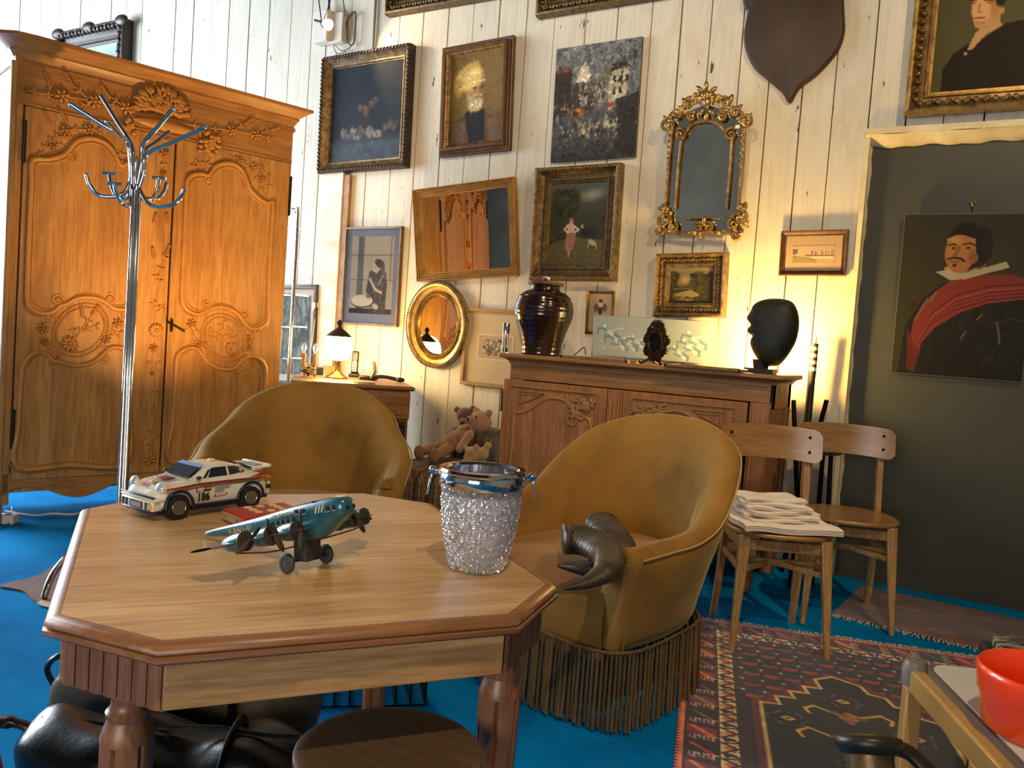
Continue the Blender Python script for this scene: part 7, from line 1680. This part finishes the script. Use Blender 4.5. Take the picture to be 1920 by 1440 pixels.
a.obj('woven_top', RWd, RLn, MRUG, rug, 0, T); M().bb(0, RWd, -RLn, 0, .0, .007).build('rug_base', mottled('dark_wool', '#16141c', '#221a20', 20, .95), rug)
FRI = mat('cream_fringe', '#cabb98', .9)
def fringe(x0, x1, y0, y1, n, l, par, seed=3):
    m = M(); r_ = random.Random(seed)
    for i in range(n):
        q = (i+.5)/n; x = x0+(x1-x0)*q; y = y0+(y1-y0)*q; dx, dy = -(y1-y0), (x1-x0); L = math.hypot(dx, dy); dx, dy = dx/L, dy/L; k = r_.uniform(-.4, .4); ll = l*r_.uniform(.5, 1.2)
        m.tube([(x, y, .005), (x+dx*ll*.5+dy*k*ll*.3, y+dy*ll*.5-dx*k*ll*.3, .007), (x+dx*ll+dy*k*ll, y+dy*ll-dx*k*ll, .003)], .0016, 4)
    m.build('fringe', FRI, par, smooth=60, kind='stuff')
fringe(0, RWd, 0, 0, 260, .035, rug)
# second rug beside the green door
q0 = onz(1560, 1152, 0); q1 = onz(1830, 1216, 0); d = q1-q0; R2 = math.atan2(d.y, d.x)
a = Art(260, 150, '#4a2620', 52); a.mix(a.n(10, 6)*.5, '#5c3a2c')
for i in range(9):
    for j in range(4): x = .06+i*.11; y = .2+j*.2; a.poly([(x-.04, y), (x, y-.07), (x+.04, y), (x, y+.07)], ['#6e4634', '#34303a', '#7c5a40'][(i+j) % 3], .8); a.poly([(x-.02, y), (x, y-.03), (x+.02, y), (x, y+.03)], '#2c2226', .8)
a.mix(((a.Y > .9) | (a.X < .03))*.7, '#6c3428'); a.var(.3, 50, 40)
rug2 = thing('flat_rug', 'worn reddish-brown rug with pale fringe along the green door', 'rug', fmat((q0.x, q0.y, 0), R2))
T = Matrix.Translation((.75, .30, .006)) @ Matrix(((1, 0, 0, 0), (0, 0, 1, 0), (0, 1, 0, 0), (0, 0, 0, 1)))
a.obj('woven_top', 1.5, .60, MRUG, rug2, 0, T); M().bb(0, 1.5, 0, .60, 0, .0055).build('rug_base', mottled('brown_wool', '#2a1a14', '#3a2418', 20, .95), rug2)
fringe(1.5, 0, 0, 0, 220, .05, rug2, 5)
# cowhide on the left
hp = [onz(x, y, 0) for x, y in [(0, 1102), (30, 1092), (72, 1082), (100, 1064), (140, 1050), (190, 1052), (215, 1080), (190, 1125), (120, 1140), (84, 1138), (63, 1128), (45, 1112), (20, 1106)]]
cc = sum(hp, Vector())/len(hp); HID = mottled('brown_cowhide', '#4a2a1c', '#6b4430', 6, .8, .3, bs=120)
t = thing('cowhide_rug', 'small brown and white hide on the blue carpet at left', 'rug', Matrix.Translation((cc.x, cc.y, 0)))
P = crom([q-cc for q in hp], 5, True); M().prismz([(q.x, q.y) for q in P], .001, .008).build('brown_hide', HID, t, smooth=0)
m = M()
for i, q in enumerate(P):
    if i in (42, 44): m.ell((q.x*.9, q.y*.9, .0065), (.06, .03, .003), 12, 4)
m.build('white_patches', mottled('white_hide', '#b8a88c', '#9a8464', 20, .9), t, smooth=60)
# power strip and its cables
p = onz(-12, 972, .02); t = thing('power_strip', 'white power strip on the carpet under the armoire edge', 'power strip', fmat((p.x, p.y, 0), .6))
M().box((0, 0, .022), (.22, .065, .044)).build('housing', mat('strip_cream', '#c8c4b4', .4), t, bevel=.004); m = M()
for x in (-.07, 0, .07): m.cyl((x, 0, .044), (x, 0, .0455), .018, n=16)
m.build('sockets', BLK, t)
M().tube(crom([onz(10, 958, .01), onz(60, 966, .01), onz(100, 963, .01), onz(140, 964, .01), onz(175, 952, .01)], 6), .005, 6).build('white_cable', WHITEP, label='white cable running along the carpet below the armoire', cat='cable', smooth=60)
M().tube(crom([onz(22, 950, .03), onz(22, 968, .02), onz(12, 985, .006), onz(-8, 995, .006)], 6), .003, 6).build('black_cable', BLACKP, label='thin dark cable curling off the white power strip', cat='cable', smooth=60)

# ------------------------------------------------------------------ under and before the table
sc_ = (onz(550, 1402, .45)+onz(905, 1402, .45))/2; SR = (onz(905, 1402, .45)-onz(550, 1402, .45)).length/2
t = thing('round_stool', 'round dark wooden stool pushed under the table front', 'stool', Matrix.Translation((sc_.x, sc_.y, 0)))
DW = wood('dark_stool_wood', '#4a3420', '#5c422a', '#6a4e32', 'x', 1.5, .5, b=.3)
M().lathe([(0, .425), (SR-.01, .425), (SR, .432), (SR, .445), (SR-.006, .45), (SR-.02, .4505), (0, .4505)], 64).build('seat', DW, t, smooth=40)
for k in range(3): a_ = 2*PI*k/3+.4; M().tube([(SR*.6*math.cos(a_), SR*.6*math.sin(a_), .426), (SR*.95*math.cos(a_), SR*.95*math.sin(a_), 0)], [.016, .013], 12).build('leg', DW, t, smooth=60)
def superbox(m, c, d, e=.45, n=28, k=14, fn=None, T=None):
    def g(u, v_):
        a = 2*PI*u; b = PI*(v_-.5); ca, sa, cb_, sb_ = math.cos(a), math.sin(a), math.cos(b), math.sin(b); pw = lambda x: math.copysign(abs(x)**e, x)
        p_ = Vector((c[0]+d[0]/2*pw(ca)*pw(cb_), c[1]+d[1]/2*pw(sa)*pw(cb_), c[2]+d[2]/2*pw(sb_)))
        return fn(p_) if fn else p_
    m.grid(g, n, k, cu=True, T=T)
# black duffel bag
p = onz(330, 1400, .16); BR = math.radians(32)
t = thing('leather_bag', 'large soft black leather bag lying under the table', 'bag', fmat((p.x-.02, p.y-.0, 0), BR))
def sag(q): z = q.z; return Vector((q.x+.01*math.sin(q.z*30+q.y*9), q.y+.012*math.sin(q.x*14), z*(1-.12*math.sin(q.x*9+1)-.05*math.sin(q.x*27))+.008*math.sin(q.x*22+q.y*30)))
m = M(); superbox(m, (0, 0, .10), (.64, .26, .20), .62, 60, 30, sag); m.build('body', LEATHER, t, smooth=80)
m = M()
for x in (-.08, .14): m.tube(crom([(x, -.135, .05), (x, -.115, .15), (x, -.05, .198), (x, .06, .195), (x, .125, .12)], 6), .014, 8, flat=.4)
m.tube(crom([(x_, .0, .197+.006*math.sin(x_*20)) for x_ in [-.28, -.2, -.1, 0, .1, .2, .28]], 4), .006, 6)
m.build('straps', LEATHER, t, smooth=60)
m = M().tube(crom([(-.27, 0, .16), (-.32, -.0, .185), (-.36, 0, .19), (-.39, 0, .188)], 5), [.014]*8+[.02]*8, 8, flat=.6); m.build('grab_tab', LEATHER, t, smooth=60)
# brown bag behind
p = onz(330, 1300, .2); t = thing('leather_bag', 'brown leather bag with a dark strap behind the black bag', 'bag', fmat((p.x-.07, p.y+.10, 0), BR+.1))
m = M(); superbox(m, (0, 0, .145), (.66, .18, .29), .6, 50, 24, lambda q: Vector((q.x, q.y, q.z*(1-.25*abs(q.x)/.35*.5)+.006*math.sin(q.x*25)))); m.build('body', BRLEATHER, t, smooth=80)
m = M().tube(crom([(.12, -.11, .05), (.12, -.10, .2), (.12, 0, .27), (.12, .1, .2)], 6), .02, 8, flat=.3).tube(crom([(-.12, -.11, .05), (-.12, -.10, .2), (-.12, 0, .27), (-.12, .1, .2)], 6), .02, 8, flat=.3).tube(crom([(-.3, 0, .12), (-.345, 0, .2), (-.31, -.02, .245), (-.27, 0, .22)], 5), .008, 6); m.build('straps', LEATHER, t, smooth=60)
# wire basket
a_ = onz(567, 1326, .004); b_ = onz(797, 1322, .004); d = b_-a_; R3 = math.atan2(d.y, d.x); BW = d.length; BH = .24; BD = .28
t = thing('wire_basket', 'black wire basket standing on the carpet beneath the table', 'basket', fmat((a_.x, a_.y, 0), R3))
m = M(); r_ = .0028
def rect(z, k=0): return [(-k, -k, z), (BW+k, -k, z), (BW+k, BD+k, z), (-k, BD+k, z)]
for z in (.004, BH*.5, BH): m.tube(rect(z, .01*z/BH), r_*1.4 if z > .1 else r_, 6, True)
n = 8
for i in range(n+1): x = BW*i/n; m.tube([(x, -.0, .004), (x, -.01, BH)], r_, 6); m.tube([(x, BD, .004), (x, BD+.01, BH)], r_, 6); m.tube([(x, 0, .004), (x, BD, .004)], r_, 6)
for i in range(1, 6): y = BD*i/6; m.tube([(0, y, .004), (-.01, y, BH)], r_, 6); m.tube([(BW, y, .004), (BW+.01, y, BH)], r_, 6)
m.build('wire_frame', BLACKM, t, smooth=60)
# red seat corner at the lower left
p = onz(-10, 1452, .3); t = thing('red_stool', 'edge of a red upholstered stool in the bottom left corner', 'stool', Matrix.Translation((p.x-.13, p.y-.10, 0)))
M().lathe([(0, .24), (.155, .24), (.165, .26), (.16, .29), (.13, .302), (0, .306)], 40).build('seat', mottled('red_cloth', '#7c1412', '#94201c', 10, .8), t, smooth=60); m = M()
for k in range(4): a_ = k*PI/2+.6; m.cyl((.12*math.cos(a_), .12*math.sin(a_), .24), (.14*math.cos(a_), .14*math.sin(a_), 0), .012, n=10)
m.build('legs', BLACKM, t)

# ------------------------------------------------------------------ lower right: tray table, orange bowl, post, stool
ZW = .60; A_ = onz(1706, 1242, ZW); B_ = onz(1905, 1455, ZW); C_ = onz(1855, 1240, ZW)
fx = (B_-A_).normalized(); R4 = math.atan2(fx.y, fx.x)
LW = .62; DPT = .34
YW_ = mottled('yellow_beech', '#a87c3c', '#b98c4a', 6, .35, .05, Coat_Weight=.3)
t = thing('side_table', 'low side table with white top and yellow beech frame at the lower right', 'side table', fmat((A_.x, A_.y, 0), R4))
# local x runs toward the camera, local y toward the table's far side
m = M().bb(-.01, LW, -.004, .022, ZW-.045, ZW-.006).bb(-.01, LW, DPT-.022, DPT+.004, ZW-.045, ZW-.006).bb(-.01, .015, 0, DPT, ZW-.045, ZW-.006).bb(LW-.025, LW, 0, DPT, ZW-.045, ZW-.006)
m.build('rail', YW_, t, bevel=.004)
for x, y in ((.0, .009), (LW-.02, .009), (.0, DPT-.012), (LW-.02, DPT-.012), (.27, .009), (.27, DPT-.012)): M().beam((x, y, ZW-.04), (x, y, 0), .028, .026, (1, 0, 0)).build('leg', YW_, t, bevel=.003)
M().beam((.01, .009, .32), (.26, .009, .32), .012, .02).bb(0, .02, .01, DPT, .30, .33).build('cross_rail', YW_, t)
r = .035; pts = []
for cx_, cy_, a0 in ((.008+r, .016+r, 180), (LW-.02, .016+r, 270), (LW-.02, DPT-.02-r, 0), (.008+r, DPT-.02-r, 90)):
    for k in range(7): q = math.radians(a0+15*k); pts.append((cx_+r*math.cos(q), cy_+r*math.sin(q)))
M().prismz(pts, ZW-.012, ZW+.006).build('top_edge', mat('grey_edge_band', '#5c4e40', .5), t, smooth=0)
cxx = sum(x for x, y in pts)/len(pts); cyy = sum(y for x, y in pts)/len(pts); M().prismz([(cxx+(x-cxx)*.978, cyy+(y-cyy)*.955) for x, y in pts], ZW+.0055, ZW+.0075).build('top_panel', mottled('off_white_laminate', '#bcb4a4', '#c8c2b4', 8, .45, .03), t, smooth=0)
M().lathe([(0, -.03), (.02, -.03), (.021, .0), (.016, .012), (0, .014)], 16, c=(.004, .008, ZW-.006)).build('corner_cap', mat('grey_cap', '#6b6258', .5), t, smooth=50)
ORG = mat('orange_plastic', '#e8400e', .3, Coat_Weight=.4, Subsurface_Weight=.1)
lc = onz(1853, 1300, ZW+.05); bcn = Vector((.125, 1.375, 0)); BR_ = .105
dirc = (Vector((lc.x, lc.y, 0))).normalized(); 
bw_ = onz(1920, 1395, ZW+.008)
bcn = onz(1968, 1322, ZW+.05); bcn.z = 0
t = thing('orange_bowl', 'bright orange plastic bowl at the right edge on the white-topped table', 'bowl', Matrix.Translation((bcn.x, bcn.y, ZW+.0075)))
M().lathe([(0, .0), (.074, 0), (.081, .006), (.086, .045), (.087, .047), (.090, .051), (.0925, .078), (.093, .084), (.090, .088), (.087, .085), (.084, .055), (.077, .01), (0, .008)], 64).build('bowl_wall', ORG, t, smooth=50)
# hide-topped cube stool
p = onz(1836, 1182, .47); t = thing('cube_stool', 'black cube stool with black and white hair-on hide top', 'stool', fmat((p.x+.0, p.y-.0, 0), math.radians(10)))
M().bb(0, .36, -.36, 0, .0, .45).build('body', mat('black_felt', '#0c0d0c', .8), t, bevel=.01)
FH = mat('speckled_hide', '#20201c', .9); BC(FH, ramp(FH, noise(FH, coords(FH, (1, 3, 1)), 22, 4, .7, 1), [(.46, '#14140f'), (.52, '#8c8468')])); bump(FH, noise(FH, coords(FH), 120, 4), 1, .01)
m = M(); superbox(m, (.19, -.18, .46), (.35, .35, .04), .3, 40, 10); m.build('hide_top', FH, t, smooth=60)
# worn metal post with a flared collar
q = ray(1628, 1395); o_ = cO+q*(.92/q.dot(cF)); zc_ = o_.z
t = thing('metal_post', 'worn metal post with a flared collar and dark curved arm in the foreground', 'post', Matrix.Translation((o_.x, o_.y, 0)))
WORN = mottled('worn_brass_paint', '#4a3a26', '#a07a48', 10, .35, .1, .5); DKM = mottled('dark_worn_metal', '#221d16', '#3c342a', 12, .4, .1, .5)
hd = Vector((0, 0, zc_)); dn = (-camf*.42-Vector((0, 0, .9))).normalized(); el = hd+dn*.20
M().tube(crom([hd+dn*.004, hd+dn*.05, hd+dn*.12, el, Vector((el.x+dn.x*.05, el.y+dn.y*.05, zc_*.45)), Vector((el.x+dn.x*.05, el.y+dn.y*.05, 0))], 6), .0255, 28).build('post_shaft', WORN, t, smooth=60)
T = Matrix.Translation(hd) @ (-dn).to_track_quat('Z', 'Y').to_matrix().to_4x4()
M().lathe([(.020, -.012), (.030, -.010), (.036, -.004), (.0375, .002), (.035, .007), (.024, .010), (.0, .011)], 40, T=T).build('collar', DKM, t, smooth=50)
d = _rt; f_ = camf
P = crom([Vector(d*.012)+Vector((0, 0, zc_-.002)), Vector(d*.045)+Vector((0, .0, zc_-.006)), Vector(d*.08)-f_*.02+Vector((0, 0, zc_-.03)), Vector(d*.14)-f_*.05+Vector((0, 0, zc_-.045)), Vector(d*.24)-f_*.1+Vector((0, 0, zc_-.06))], 6)
M().tube(P, .013, 12, flat=.6, up=(0, 0, 1)).build('curved_arm', DKM, t, smooth=60)
